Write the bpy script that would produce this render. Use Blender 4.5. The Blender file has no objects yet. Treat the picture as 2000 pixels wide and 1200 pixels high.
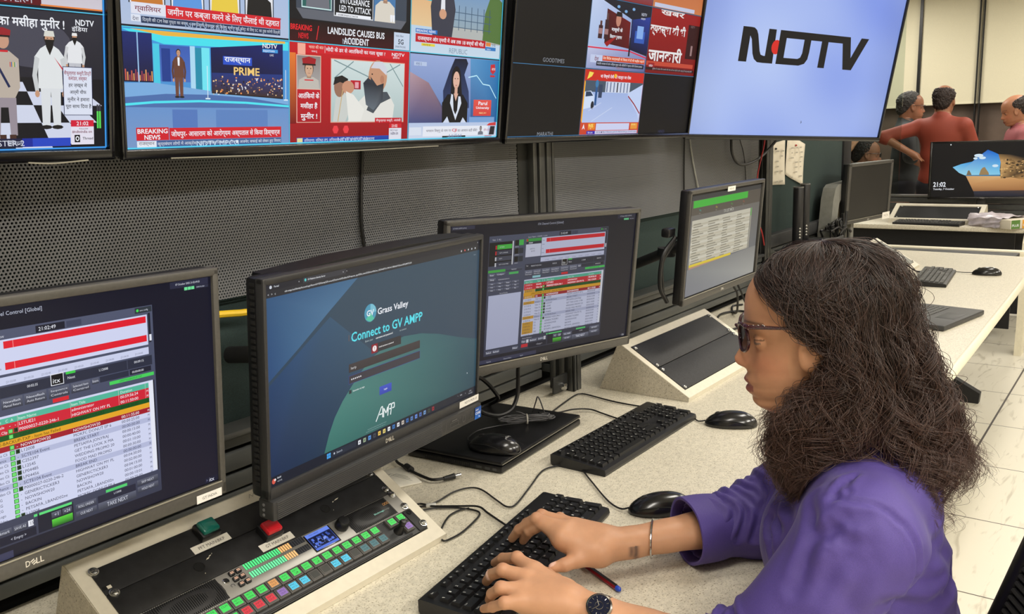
import bpy, bmesh, math, random
import numpy as np
from mathutils import Vector, Matrix
random.seed(7); rng = np.random.default_rng(11)
C = bpy.context.scene.collection
SC = bpy.context.scene

# ---------------------------------------------------------------- camera
F_PX, YAW, PITCH, ROLL, CAM_H = 1741.92, 0.6361, 0.1888, -0.0319, 1.44
fw = Vector((math.cos(YAW)*math.cos(PITCH), math.sin(YAW)*math.cos(PITCH), -math.sin(PITCH)))
rt0 = Vector((math.sin(YAW), -math.cos(YAW), 0)); up0 = rt0.cross(fw)
rt = math.cos(ROLL)*rt0 + math.sin(ROLL)*up0; up = -math.sin(ROLL)*rt0 + math.cos(ROLL)*up0
cam = bpy.data.cameras.new('camera'); camo = bpy.data.objects.new('camera', cam); C.objects.link(camo)
cam.sensor_width = 36; cam.lens = F_PX*36/2000; cam.clip_start = .02; cam.clip_end = 100
camo.matrix_world = Matrix(((rt.x, up.x, -fw.x, 0), (rt.y, up.y, -fw.y, 0), (rt.z, up.z, -fw.z, CAM_H), (0, 0, 0, 1)))
SC.camera = camo
SC.view_settings.view_transform = 'Standard'; SC.view_settings.look = 'None'
SC.view_settings.exposure = 0.0; SC.view_settings.gamma = 1.0; SC.view_settings.use_curve_mapping = False
# ---------------------------------------------------------------- world (faint fill of an enclosed room)
W = bpy.data.worlds.new('world'); SC.world = W; W.use_nodes = True
W.node_tree.nodes['Background'].inputs[0].default_value = (.9, .95, 1, 1)
W.node_tree.nodes['Background'].inputs[1].default_value = .05
# ---------------------------------------------------------------- ceiling lamps (unseen area lights just under the ceiling, no fixtures built)
LAMPS = [(x, -2.0, e) for x, e in ((-.6, 74), (1.6, 70), (3.8, 54), (6.0, 40))]+[(x, .3, e) for x, e in ((.2, 22), (2.6, 22), (5.0, 15))]+[(7.6, -1.4, 24), (7.6, 1.2, 22), (9.4, 2.6, 40), (9.4, .6, 36), (4.8, 2.9, 18)]
CEIL = 2.85
for x, y, e in LAMPS:
    l = bpy.data.lights.new('ceiling_lamp_light', 'AREA'); l.shape = 'RECTANGLE'; l.size = 1.15; l.size_y = .26
    l.energy = e; l.color = (1, .945, .86)
    o = bpy.data.objects.new('ceiling_lamp_light', l); o.location = (x, y, CEIL-.045); C.objects.link(o)
# ================================================================ helpers
def lin(c):
    return tuple((v/255/12.92 if v/255 <= .04045 else ((v/255+.055)/1.055)**2.4) for v in c[:3])
_mats = {}
def M(name, rgb=(128, 128, 128), rough=.5, metal=0., var=.10, scale=40., bump=0., spec=.5, sss=0., coat=0., emit=None, trans=0., sheen=0.):
    """Principled material whose colour wanders a little with a noise texture."""
    if name in _mats: return _mats[name]
    m = bpy.data.materials.new(name); m.use_nodes = True; nt = m.node_tree; N = nt.nodes; L = nt.links
    b = N['Principled BSDF']; b.inputs['Roughness'].default_value = rough; b.inputs['Metallic'].default_value = metal
    b.inputs['Specular IOR Level'].default_value = spec
    tc = N.new('ShaderNodeTexCoord'); nz = N.new('ShaderNodeTexNoise'); nz.inputs['Scale'].default_value = scale; nz.inputs['Detail'].default_value = 4
    L.new(tc.outputs['Object'], nz.inputs['Vector'])
    r = N.new('ShaderNodeValToRGB'); c = lin(rgb)
    r.color_ramp.elements[0].position = .3; r.color_ramp.elements[1].position = .7
    r.color_ramp.elements[0].color = (*[v*(1-var) for v in c], 1); r.color_ramp.elements[1].color = (*[min(1, v*(1+var)) for v in c], 1)
    L.new(nz.outputs['Fac'], r.inputs['Fac']); L.new(r.outputs['Color'], b.inputs['Base Color'])
    if bump:
        bp = N.new('ShaderNodeBump'); bp.inputs['Strength'].default_value = bump; bp.inputs['Distance'].default_value = .002
        L.new(nz.outputs['Fac'], bp.inputs['Height']); L.new(bp.outputs['Normal'], b.inputs['Normal'])
    if sss:
        b.inputs['Subsurface Weight'].default_value = sss; b.inputs['Subsurface Radius'].default_value = (.6, .25, .12); b.inputs['Subsurface Scale'].default_value = .012
    if coat: b.inputs['Coat Weight'].default_value = coat; b.inputs['Coat Roughness'].default_value = .15
    if sheen: b.inputs['Sheen Weight'].default_value = sheen; b.inputs['Sheen Roughness'].default_value = .4
    if emit:
        b.inputs['Emission Color'].default_value = (*lin(emit[0]), 1); b.inputs['Emission Strength'].default_value = emit[1]
    if trans: b.inputs['Transmission Weight'].default_value = trans
    _mats[name] = m; return m
def attr_mat(name, screen=True, rough=.3, strength=1., spec=.5, sss=0.):
    """colours come from the mesh's own colour layer: pictures on a lit screen, or printing / skin tones"""
    if name in _mats: return _mats[name]
    m = bpy.data.materials.new(name); m.use_nodes = True; nt = m.node_tree; b = nt.nodes['Principled BSDF']
    a = nt.nodes.new('ShaderNodeAttribute'); a.attribute_name = 'Col'
    b.inputs['Roughness'].default_value = rough; b.inputs['Specular IOR Level'].default_value = spec
    if screen:
        b.inputs['Base Color'].default_value = (.004, .004, .005, 1)
        nt.links.new(a.outputs['Color'], b.inputs['Emission Color']); b.inputs['Emission Strength'].default_value = strength
    else:
        nz = nt.nodes.new('ShaderNodeTexNoise'); nz.inputs['Scale'].default_value = 60; nz.inputs['Detail'].default_value = 4
        mr = nt.nodes.new('ShaderNodeMapRange'); mr.inputs['To Min'].default_value = .9; mr.inputs['To Max'].default_value = 1.1
        tc = nt.nodes.new('ShaderNodeTexCoord'); nt.links.new(tc.outputs['Object'], nz.inputs['Vector'])
        mx = nt.nodes.new('ShaderNodeMix'); mx.data_type = 'RGBA'; mx.blend_type = 'MULTIPLY'; mx.inputs['Factor'].default_value = 1
        nt.links.new(nz.outputs['Fac'], mr.inputs['Value']); nt.links.new(a.outputs['Color'], mx.inputs['A']); nt.links.new(mr.outputs['Result'], mx.inputs['B'])
        nt.links.new(mx.outputs['Result'], b.inputs['Base Color'])
    if sss:
        b.inputs['Subsurface Weight'].default_value = sss; b.inputs['Subsurface Radius'].default_value = (.6, .25, .12); b.inputs['Subsurface Scale'].default_value = .01
    _mats[name] = m; return m

def resample(pts, n=8):
    """Catmull-Rom through the points"""
    P = [np.array(p, float) for p in pts]; P = [2*P[0]-P[1]]+P+[2*P[-1]-P[-2]]; out = []
    for i in range(1, len(P)-2):
        for k in range(n):
            t = k/n; a, b, c, d = P[i-1:i+3]
            out.append(.5*((2*b)+(c-a)*t+(2*a-5*b+4*c-d)*t*t+(3*b-a-3*c+d)*t**3))
    out.append(P[-2]); return out

class MB:
    """collects vertices and faces (with a material number each) for ONE mesh"""
    def __init__(s): s.v = []; s.f = []; s.m = []
    def add(s, vs, fs, m=0):
        o = len(s.v); s.v += [tuple(float(x) for x in p) for p in vs]; s.f += [tuple(i+o for i in f) for f in fs]; s.m += [m]*len(fs); return s
    def box(s, c, d, m=0, R=None, bev=0., seg=2):
        hx, hy, hz = d[0]/2, d[1]/2, d[2]/2
        vs = [(x*hx, y*hy, z*hz) for x in (-1, 1) for y in (-1, 1) for z in (-1, 1)]
        fs = [(0, 1, 3, 2), (4, 6, 7, 5), (0, 4, 5, 1), (2, 3, 7, 6), (0, 2, 6, 4), (1, 5, 7, 3)]
        if bev:
            b = bmesh.new(); bv = [b.verts.new(p) for p in vs]
            for f in fs: b.faces.new([bv[i] for i in f])
            bmesh.ops.bevel(b, geom=b.edges[:], offset=min(bev, min(d)*.49), segments=seg, profile=.5, affect='EDGES')
            b.verts.index_update(); vs = [v.co[:] for v in b.verts]; fs = [[v.index for v in f.verts] for f in b.faces]; b.free()
        if R is not None: vs = [tuple(R @ Vector(p)) for p in vs]
        return s.add([(p[0]+c[0], p[1]+c[1], p[2]+c[2]) for p in vs], fs, m)
    def bb(s, a, b, m=0, bev=0., seg=2):
        return s.box([(a[i]+b[i])/2 for i in range(3)], [abs(b[i]-a[i]) for i in range(3)], m, None, bev, seg)
    def tube(s, pts, r, n=8, m=0, sm=6, caps=True):
        P = resample(pts, sm) if sm > 1 and len(pts) > 2 else [np.array(p, float) for p in pts]
        if np.isscalar(r): rr = [r]*len(P)
        else: rr = np.interp(np.linspace(0, 1, len(P)), np.linspace(0, 1, len(r)), r)
        vs = []; N = None
        for i, p in enumerate(P):
            t = P[min(i+1, len(P)-1)]-P[max(i-1, 0)]; t = t/(np.linalg.norm(t)+1e-12)
            if N is None:
                a = np.array((0, 0, 1.)) if abs(t[2]) < .9 else np.array((1., 0, 0)); N = np.cross(t, a)
            N = N-t*(N@t); N = N/(np.linalg.norm(N)+1e-12); B = np.cross(t, N)
            for k in range(n):
                th = 2*math.pi*k/n; vs.append(p+rr[i]*(math.cos(th)*N+math.sin(th)*B))
        fs = [(i*n+k, i*n+(k+1) % n, (i+1)*n+(k+1) % n, (i+1)*n+k) for i in range(len(P)-1) for k in range(n)]
        if caps: fs += [tuple(range(n))[::-1], tuple(range((len(P)-1)*n, len(P)*n))]
        return s.add(vs, fs, m)
    def cyl(s, a, b, r0, r1=None, n=24, m=0): return s.tube([a, b], [r0, r0 if r1 is None else r1], n, m, 1)
    def lathe(s, prof, o=(0, 0, 0), ax=(0, 0, 1), n=24, m=0):
        ax = Vector(ax).normalized(); q = Vector((0, 0, 1)).rotation_difference(ax); vs = []
        for r, z in prof:
            for k in range(n):
                th = 2*math.pi*k/n; p = q @ Vector((r*math.cos(th), r*math.sin(th), z)); vs.append((p.x+o[0], p.y+o[1], p.z+o[2]))
        L = len(prof); fs = [(i*n+k, i*n+(k+1) % n, (i+1)*n+(k+1) % n, (i+1)*n+k) for i in range(L-1) for k in range(n)]
        fs += [tuple(range(n))[::-1], tuple(range((L-1)*n, L*n))]
        return s.add(vs, fs, m)
    def prism(s, poly, h0, h1, fn, m=0):
        """extrude a 2-D polygon; fn(a, b, h) gives the 3-D point"""
        n = len(poly); vs = [fn(a, b, h0) for a, b in poly]+[fn(a, b, h1) for a, b in poly]
        return s.add(vs, [tuple(range(n))[::-1], tuple(range(n, 2*n))]+[(i, (i+1) % n, n+(i+1) % n, n+i) for i in range(n)], m)
    def grid(s, fn, nu, nv, m=0):
        vs = [fn(i/nu, j/nv) for j in range(nv+1) for i in range(nu+1)]
        return s.add(vs, [(j*(nu+1)+i, j*(nu+1)+i+1, (j+1)*(nu+1)+i+1, (j+1)*(nu+1)+i) for j in range(nv) for i in range(nu)], m)

def mesh_obj(name, v, f, mats, parent=None, mi=None, smooth=38, world=False, col=None):
    if world and parent is not None:
        o_ = parent.location; v = [(p[0]-o_[0], p[1]-o_[1], p[2]-o_[2]) for p in v]
    me = bpy.data.meshes.new(name); me.from_pydata([tuple(map(float, p)) for p in v], [], [tuple(map(int, q)) for q in f])
    for m in (mats if isinstance(mats, (list, tuple)) else [mats]): me.materials.append(m)
    if mi is not None: me.polygons.foreach_set('material_index', mi)
    if smooth:
        me.polygons.foreach_set('use_smooth', [True]*len(me.polygons)); me.set_sharp_from_angle(angle=math.radians(smooth))
    if col is not None:
        a = me.color_attributes.new('Col', 'FLOAT_COLOR', 'POINT')
        cc = np.ones((len(v), 4), np.float32); cc[:, :3] = col; a.data.foreach_set('color', cc.ravel())
    me.update(); o = bpy.data.objects.new(name, me); C.objects.link(o)
    if parent is not None: o.parent = parent
    return o
def put(name, mb, mats, parent=None, world=False, smooth=38, label=None):
    """link a builder as one object (in its parent's own coordinates unless world)"""
    o = mesh_obj(name, mb.v, mb.f, mats, parent, mb.m, smooth, world)
    if label: o['label'] = label
    return o
def tag(o, label, cat, group=None, kind=None):
    o['label'] = label; o['category'] = cat
    if group: o['group'] = group
    if kind: o['kind'] = kind
    return o
def thing(name, label, cat, loc=(0, 0, 0), rot=None, group=None):
    o = bpy.data.objects.new(name, None); o.empty_display_size = .05; C.objects.link(o); o.location = loc
    if rot is not None: o.rotation_euler = rot
    return tag(o, label, cat, group)
def struct(name, mb, mats, smooth=0):
    o = put(name, mb, mats, None, smooth=smooth); o['kind'] = 'structure'; return o
def frame(yaw, tilt, roll=0):
    """columns: across, up, out of the front face (faces -Y at yaw 0); tilt leans the top towards the viewer"""
    y, t, r = map(math.radians, (yaw, tilt, roll))
    u = Vector((math.cos(y), math.sin(y), 0)); z = Vector((0, 0, 1)); n = u.cross(z)
    v = math.cos(t)*z+math.sin(t)*n; n2 = u.cross(v); u2 = math.cos(r)*u+math.sin(r)*v; v2 = -math.sin(r)*u+math.cos(r)*v
    return Matrix(((u2.x, v2.x, n2.x), (u2.y, v2.y, n2.y), (u2.z, v2.z, n2.z)))

# ---- lettering and flat pictures
_tx = {}
def dev(s):
    """put the short-i sign before its consonant, as it is written"""
    s = list(s); i = 0
    while i < len(s):
        if s[i] == '\u093f' and i > 0:
            j = i-1
            while j > 1 and s[j-1] == '\u094d': j -= 2
            s.insert(j, s.pop(i))
        i += 1
    return ''.join(s)
def text_mesh(body, bold=0.):
    k = (body, bold)
    if k not in _tx:
        c = bpy.data.curves.new('lettering', 'FONT'); c.body = dev(body); c.resolution_u = 2; c.offset = bold
        o = bpy.data.objects.new('lettering', c); me = o.to_mesh()
        v = np.array([p.co[:2] for p in me.vertices]) if len(me.vertices) else np.zeros((0, 2)); f = [tuple(p.vertices) for p in me.polygons]
        o.to_mesh_clear(); bpy.data.objects.remove(o); bpy.data.curves.remove(c); _tx[k] = (v, f)
    return _tx[k]
class Canvas:
    """flat coloured shapes in a surface's own metres (x across, y up), each layer a hair in front of the last"""
    def __init__(s, step=.0001): s.v = []; s.f = []; s.c = []; s.step = step; s.bx = np.zeros((0, 5))
    def lay(s, p):
        p = np.asarray(p); a = p.min(0); b = p.max(0); B = s.bx
        k = (B[:, 0] < b[0]) & (B[:, 2] > a[0]) & (B[:, 1] < b[1]) & (B[:, 3] > a[1]); z = 1+(B[k, 4].max() if k.any() else 0)
        s.bx = np.vstack([B, [a[0], a[1], b[0], b[1], z]]); return float(z)*s.step
    def poly(s, pts, cols):
        if not isinstance(cols[0], (tuple, list)): cols = [cols]*len(pts)
        o = len(s.v); z = s.lay(pts); s.v += [(a, b, z) for a, b in pts]; s.f.append(tuple(range(o, o+len(pts)))); s.c += [lin(c) for c in cols]
    def rect(s, x0, y0, x1, y1, c, c2=None):
        """c2: colour of the lower edge"""
        c2 = c2 or c; s.poly([(x0, y0), (x1, y0), (x1, y1), (x0, y1)], [c2, c2, c, c] if y0 < y1 else [c, c, c2, c2])
    def field(s, x0, y0, x1, y1, nx, ny, fn):
        """a soft picture: fn(u, v) gives the colour on a fine grid"""
        z = s.lay([(x0, y0), (x1, y1)]); o = len(s.v)
        for j in range(ny+1):
            for i in range(nx+1): s.v.append((x0+(x1-x0)*i/nx, y0+(y1-y0)*j/ny, z)); s.c.append(lin(fn(i/nx, j/ny)))
        s.f += [(o+j*(nx+1)+i, o+j*(nx+1)+i+1, o+(j+1)*(nx+1)+i+1, o+(j+1)*(nx+1)+i) for j in range(ny) for i in range(nx)]
    def ell(s, x, y, rx, ry, c, n=20): s.poly([(x+rx*math.cos(2*math.pi*k/n), y+ry*math.sin(2*math.pi*k/n)) for k in range(n)], c)
    def text(s, body, x0, y0, x1, y1, c, bold=.0, skew=0.):
        v, f = text_mesh(body, bold)
        if not len(v): return
        lo, hi = v.min(0), v.max(0); q = (v-lo)/np.maximum(hi-lo, 1e-6); o = len(s.v); z = s.lay([(x0, y0), (x1, y1)])
        s.v += [(x0+a*(x1-x0)+skew*b*(y1-y0), y0+b*(y1-y0), z) for a, b in q]; s.f += [tuple(i+o for i in g) for g in f]; s.c += [lin(c)]*len(v)
    def line(s, pts, w, c):
        for (xa, ya), (xb, yb) in zip(pts, pts[1:]):
            d = math.hypot(xb-xa, yb-ya)+1e-9; nx, ny = -(yb-ya)/d*w/2, (xb-xa)/d*w/2
            s.poly([(xa+nx, ya+ny), (xa-nx, ya-ny), (xb-nx, yb-ny), (xb+nx, yb+ny)], c)
    def put(s, name, mat, parent, at=(0, 0, 0), axes=None, label=None):
        A = axes if axes is not None else Matrix.Identity(3); at = Vector(at)
        o = mesh_obj(name, [at+A @ Vector(p) for p in s.v], s.f, mat, parent, smooth=0, col=s.c)
        if label: o['label'] = label
        return o

# ---- smooth solid shapes: distance fields blended on a grid, then meshed (surface nets)
class Field:
    def __init__(s, lo, hi, h):
        s.lo = np.array(lo, float); s.h = h; s.n = np.ceil((np.array(hi)-s.lo)/h).astype(int)+1
        s.d = np.full(s.n, 1., np.float32)
    def _reg(s, lo, hi):
        a = np.clip(np.floor((lo-s.lo)/s.h).astype(int), 0, s.n-1); b = np.clip(np.ceil((hi-s.lo)/s.h).astype(int)+1, 1, s.n)
        if np.any(b <= a): return None, None
        g = [s.lo[i]+s.h*np.arange(a[i], b[i]) for i in range(3)]
        X = np.stack(np.meshgrid(*g, indexing='ij'), -1).astype(np.float32)
        return tuple(slice(a[i], b[i]) for i in range(3)), X
    def _mix(s, sl, d, k, sub=False):
        o = s.d[sl]
        if sub:
            h = np.clip(.5-.5*(o+d)/k, 0, 1); s.d[sl] = o*(1-h)-d*h+k*h*(1-h)
        else:
            h = np.clip(.5+.5*(o-d)/k, 0, 1); s.d[sl] = o*(1-h)+d*h-k*h*(1-h)
    def cone(s, a, b, ra, rb, k=.01, sub=False):
        a = np.array(a, float); b = np.array(b, float); m = max(ra, rb)+k+3*s.h
        sl, X = s._reg(np.minimum(a, b)-m, np.maximum(a, b)+m)
        if sl is None: return s
        ba = b-a; t = np.clip(((X-a)@ba)/(ba@ba+1e-12), 0, 1)
        s._mix(sl, np.linalg.norm(X-a-t[..., None]*ba, axis=-1)-(ra+(rb-ra)*t), k, sub); return s
    def chain(s, pts, rs, k=.01):
        for i in range(len(pts)-1): s.cone(pts[i], pts[i+1], rs[i], rs[i+1], k)
        return s
    def ell(s, c, r, k=.01, R=None, sub=False):
        c = np.array(c, float); r = np.array(r, float); m = r.max()+k+3*s.h
        sl, X = s._reg(c-m, c+m)
        if sl is None: return s
        q = X-c
        if R is not None: q = q@np.array(R)          # columns of R are the axes
        k0 = np.linalg.norm(q/r, axis=-1); k1 = np.linalg.norm(q/(r*r), axis=-1)+1e-9
        s._mix(sl, k0*(k0-1)/k1, k, sub); return s
    def cut(s, p, n, k=.003):
        """keep the side the normal points away from"""
        sl, X = s._reg(s.lo, s.lo+s.h*s.n); d = (X-np.array(p))@np.array(n, float)
        o = s.d; h = np.clip(.5-.5*(o-d)/k, 0, 1); s.d = (o*(1-h)+d*h+k*h*(1-h)).astype(np.float32); return s
    def mesh(s):
        d = s.d; I = d < 0; nx, ny, nz = d.shape
        c = sum(I[i:nx-1+i, j:ny-1+j, k:nz-1+k].astype(np.int8) for i in (0, 1) for j in (0, 1) for k in (0, 1))
        act = (c > 0) & (c < 8); idx = np.full(act.shape, -1, np.int64); cells = np.argwhere(act); idx[act] = np.arange(len(cells))
        acc = np.zeros((len(cells), 3)); cnt = np.zeros(len(cells)); ix, iy, iz = cells.T
        for ax in range(3):
            o1, o2 = [a for a in range(3) if a != ax]
            for p in (0, 1):
                for q in (0, 1):
                    A = [0, 0, 0]; A[o1] = p; A[o2] = q; B = list(A); B[ax] = 1
                    da = d[ix+A[0], iy+A[1], iz+A[2]]; db = d[ix+B[0], iy+B[1], iz+B[2]]; mk = (da < 0) != (db < 0)
                    t = np.where(mk, da/(da-db+1e-20), 0); P = np.array(A, float)[None]+t[:, None]*(np.array(B)-np.array(A))[None]
                    acc[mk] += P[mk]; cnt[mk] += 1
        V = s.lo+s.h*(cells+acc/np.maximum(cnt, 1)[:, None]); Fs = []
        for ax in range(3):
            o1, o2 = (ax+1) % 3, (ax+2) % 3; sh = [slice(0, n-1) for n in d.shape]
            a = I; sl0 = [slice(None)]*3; sl1 = [slice(None)]*3; sl0[ax] = slice(0, -1); sl1[ax] = slice(1, None)
            e = np.argwhere(a[tuple(sl0)] != a[tuple(sl1)])
            e = e[(e[:, o1] > 0) & (e[:, o2] > 0) & (e[:, o1] < d.shape[o1]-1) & (e[:, o2] < d.shape[o2]-1)]
            def cell(p, q):
                g = e.copy(); g[:, o1] -= p; g[:, o2] -= q; return idx[g[:, 0], g[:, 1], g[:, 2]]
            Q = np.stack([cell(1, 1), cell(0, 1), cell(0, 0), cell(1, 0)], 1); fl = a[tuple(sl0)][e[:, 0], e[:, 1], e[:, 2]]
            Q[~fl] = Q[~fl][:, ::-1]; Fs.append(Q)
        Fq = np.concatenate(Fs); Fq = Fq[(Fq >= 0).all(1)]; return V, Fq
def relax(V, Fq, n=2, w=.5):
    """a little Laplacian smoothing"""
    E = np.concatenate([Fq[:, [0, 1]], Fq[:, [1, 2]], Fq[:, [2, 3]], Fq[:, [3, 0]]]); E = np.concatenate([E, E[:, ::-1]])
    deg = np.bincount(E[:, 0], minlength=len(V))[:, None]
    for _ in range(n):
        S = np.stack([np.bincount(E[:, 0], V[E[:, 1], i], minlength=len(V)) for i in range(3)], 1); V = V*(1-w)+w*S/np.maximum(deg, 1)
    return V
# ================================================================ the room
def floor_mat():
    m = bpy.data.materials.new('vinyl floor tiles'); m.use_nodes = True; nt = m.node_tree; N = nt.nodes; L = nt.links; b = N['Principled BSDF']
    tc = N.new('ShaderNodeTexCoord'); sp = N.new('ShaderNodeSeparateXYZ'); L.new(tc.outputs['Object'], sp.inputs[0])
    def mth(op, a, b_=None):
        n = N.new('ShaderNodeMath'); n.operation = op
        for i, q in enumerate((a, b_)):
            if q is None: continue
            if isinstance(q, (int, float)): n.inputs[i].default_value = q
            else: L.new(q, n.inputs[i])
        return n.outputs[0]
    ds = []
    for ax, off, wd in (('X', .476, .0028), ('Y', .598, .0045)):
        t = mth('FRACT', mth('DIVIDE', mth('SUBTRACT', sp.outputs[ax], off-6), .6)); d = mth('MULTIPLY', mth('MINIMUM', t, mth('SUBTRACT', 1, t)), .6)
        ds.append(mth('LESS_THAN', d, wd))
    g = mth('MAXIMUM', ds[0], ds[1])
    mp = N.new('ShaderNodeMapping'); mp.inputs['Scale'].default_value = (1.5, 9, 1); L.new(tc.outputs['Object'], mp.inputs[0])
    nz = N.new('ShaderNodeTexNoise'); nz.inputs['Scale'].default_value = 2.2; nz.inputs['Detail'].default_value = 7; nz.inputs['Distortion'].default_value = 1.6; L.new(mp.outputs[0], nz.inputs['Vector'])
    r = N.new('ShaderNodeValToRGB'); e = r.color_ramp.elements; e[0].position = .30; e[0].color = (*lin((196, 190, 173)), 1); e[1].position = .42; e[1].color = (*lin((226, 221, 205)), 1)
    L.new(nz.outputs['Fac'], r.inputs['Fac'])
    mx = N.new('ShaderNodeMix'); mx.data_type = 'RGBA'; L.new(g, mx.inputs['Factor']); L.new(r.outputs['Color'], mx.inputs['A']); mx.inputs['B'].default_value = (*lin((60, 52, 44)), 1)
    L.new(mx.outputs['Result'], b.inputs['Base Color']); b.inputs['Roughness'].default_value = .38; return m
def laminate(name, base, speck, dense=.5):
    m = bpy.data.materials.new(name); m.use_nodes = True; nt = m.node_tree; N = nt.nodes; L = nt.links; b = N['Principled BSDF']
    tc = N.new('ShaderNodeTexCoord'); a = N.new('ShaderNodeTexNoise'); a.inputs['Scale'].default_value = 330; a.inputs['Detail'].default_value = 2; L.new(tc.outputs['Object'], a.inputs['Vector'])
    r = N.new('ShaderNodeValToRGB'); e = r.color_ramp.elements; e[0].position = .30; e[0].color = (*lin(speck), 1); e[1].position = .44; e[1].color = (*lin(base), 1)
    L.new(a.outputs['Fac'], r.inputs['Fac'])
    c = N.new('ShaderNodeTexNoise'); c.inputs['Scale'].default_value = 120; c.inputs['Detail'].default_value = 3; L.new(tc.outputs['Object'], c.inputs['Vector'])
    mr = N.new('ShaderNodeMapRange'); mr.inputs['From Min'].default_value = .3; mr.inputs['From Max'].default_value = .7; mr.inputs['To Min'].default_value = .86; mr.inputs['To Max'].default_value = 1.08; L.new(c.outputs['Fac'], mr.inputs['Value'])
    mx = N.new('ShaderNodeMix'); mx.data_type = 'RGBA'; mx.blend_type = 'MULTIPLY'; mx.inputs['Factor'].default_value = 1
    L.new(r.outputs['Color'], mx.inputs['A']); L.new(mr.outputs['Result'], mx.inputs['B']); L.new(mx.outputs['Result'], b.inputs['Base Color'])
    b.inputs['Roughness'].default_value = .42; return m
def perforated(name, rgb, pitch, hole):
    """sheet metal with a staggered grid of round holes one can see through"""
    m = bpy.data.materials.new(name); m.use_nodes = True; nt = m.node_tree; N = nt.nodes; L = nt.links; b = N['Principled BSDF']
    tc = N.new('ShaderNodeTexCoord'); sp = N.new('ShaderNodeSeparateXYZ'); L.new(tc.outputs['Object'], sp.inputs[0])
    def mth(op, a, b_=None):
        n = N.new('ShaderNodeMath'); n.operation = op
        for i, q in enumerate((a, b_)):
            if q is None: continue
            if isinstance(q, (int, float)): n.inputs[i].default_value = q
            else: L.new(q, n.inputs[i])
        return n.outputs[0]
    def cell(ox, oz):
        fx = mth('MULTIPLY', mth('SUBTRACT', mth('FRACT', mth('ADD', mth('DIVIDE', sp.outputs['X'], pitch), 100+ox)), .5), pitch)
        fz = mth('MULTIPLY', mth('SUBTRACT', mth('FRACT', mth('ADD', mth('DIVIDE', sp.outputs['Z'], pitch*1.732), 100+oz)), .5), pitch*1.732)
        return mth('SQRT', mth('ADD', mth('MULTIPLY', fx, fx), mth('MULTIPLY', fz, fz)))
    d = mth('MINIMUM', cell(0, 0), cell(.5, .5)); h = mth('LESS_THAN', d, hole)
    nz = N.new('ShaderNodeTexNoise'); nz.inputs['Scale'].default_value = 6; L.new(tc.outputs['Object'], nz.inputs['Vector'])
    r = N.new('ShaderNodeValToRGB'); c = lin(rgb); r.color_ramp.elements[0].color = (*[v*.85 for v in c], 1); r.color_ramp.elements[1].color = (*[v*1.1 for v in c], 1)
    L.new(nz.outputs['Fac'], r.inputs['Fac']); L.new(r.outputs['Color'], b.inputs['Base Color']); b.inputs['Roughness'].default_value = .5
    t = N.new('ShaderNodeBsdfTransparent'); x = N.new('ShaderNodeMixShader'); L.new(h, x.inputs[0]); L.new(b.outputs[0], x.inputs[1]); L.new(t.outputs[0], x.inputs[2])
    L.new(x.outputs[0], N['Material Output'].inputs['Surface']); return m
FLOOR = floor_mat(); LAM = laminate('speckled cream laminate', (218, 211, 192), (150, 140, 116)); LAMG = laminate('speckled grey laminate', (196, 188, 170), (140, 130, 112))
WALLM = M('painted wall', (196, 190, 174), .8, scale=8, var=.04); BROWN = M('dark brown panelling', (88, 74, 64), .5, scale=5, var=.2)
TRIMM = M('dark aluminium trim', (44, 44, 44), .4, metal=.6)
BLINDM = M('cream roller blind cloth', (214, 208, 182), .9, scale=300, var=.05)
ALU = M('grey anodised aluminium', (96, 97, 95), .38, metal=.55, scale=12); ALUD = M('dark grey aluminium', (52, 53, 52), .42, metal=.4, scale=12)
SLAT = M('grey slat rail', (92, 94, 92), .45, metal=.3, scale=8); FAB = M('dark green fabric', (44, 60, 58), .95, scale=700, var=.25, bump=.3)
BLACK = M('black void', (10, 10, 11), .8); BLKP = M('black plastic', (22, 22, 24), .38, scale=90, var=.15); BLKM = M('matte black steel', (26, 26, 28), .55, scale=90, var=.2)
GREYM = M('graphite steel', (58, 59, 60), .5, scale=30, var=.12)

X0, X1, Y0, Y1 = -2.5, 10.8, -3.4, 4.9
struct('floor', MB().bb((X0, Y0, -.1), (X1, Y1, 0)), FLOOR)
CEILM = M('white ceiling tiles', (205, 202, 192), .9, scale=200, var=.05)
struct('ceiling', MB().bb((X0, Y0, CEIL), (X1, Y1, CEIL+.1)), CEILM)
struct('wall_left', MB().bb((X0, Y1, 0), (X1, Y1+.1, CEIL)), BROWN); struct('wall_right', MB().bb((X0, Y0-.1, 0), (X1, Y0, CEIL)), WALLM)
struct('wall_back', MB().bb((X0-.1, Y0, 0), (X0, Y1, CEIL)), WALLM); struct('wall_far', MB().bb((X1, Y0, 0), (X1+.1, Y1, CEIL)), BROWN)
for i, (ya, yb) in enumerate(((2.288, 2.318), (1.728, 1.740), (1.688, 1.700))):
    struct('trim_%d' % (i+1), MB().bb((X1-.12, ya, 0), (X1-.055, yb, CEIL)), TRIMM)
for lab, ya, yb, zb in (('cream roller blind left of the far mullion behind the NDTV screen', 2.305, 4.0, 1.615), ('cream roller blind between the two far mullions above the orange shirt man', 1.712, 2.30, 1.63), ('cream roller blind at the far right above the bald man in pink', .2, 1.708, 1.63)):
    t = thing('roller_blind', lab, 'blind', (X1-.09, (ya+yb)/2, zb), group='roller blinds on the far wall')
    put('blind_cloth', MB().bb((-.002, (ya-yb)/2, .02), (.002, (yb-ya)/2, CEIL-zb-.05)), BLINDM, t)
    put('bottom_bar', MB().box((0, 0, .01), (.016, yb-ya, .022), 0, None, .004), BLINDM, t)
    put('roller_tube', MB().cyl((0, (ya-yb)/2, CEIL-zb-.05), (0, (yb-ya)/2, CEIL-zb-.05), .03), BLINDM, t)
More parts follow.
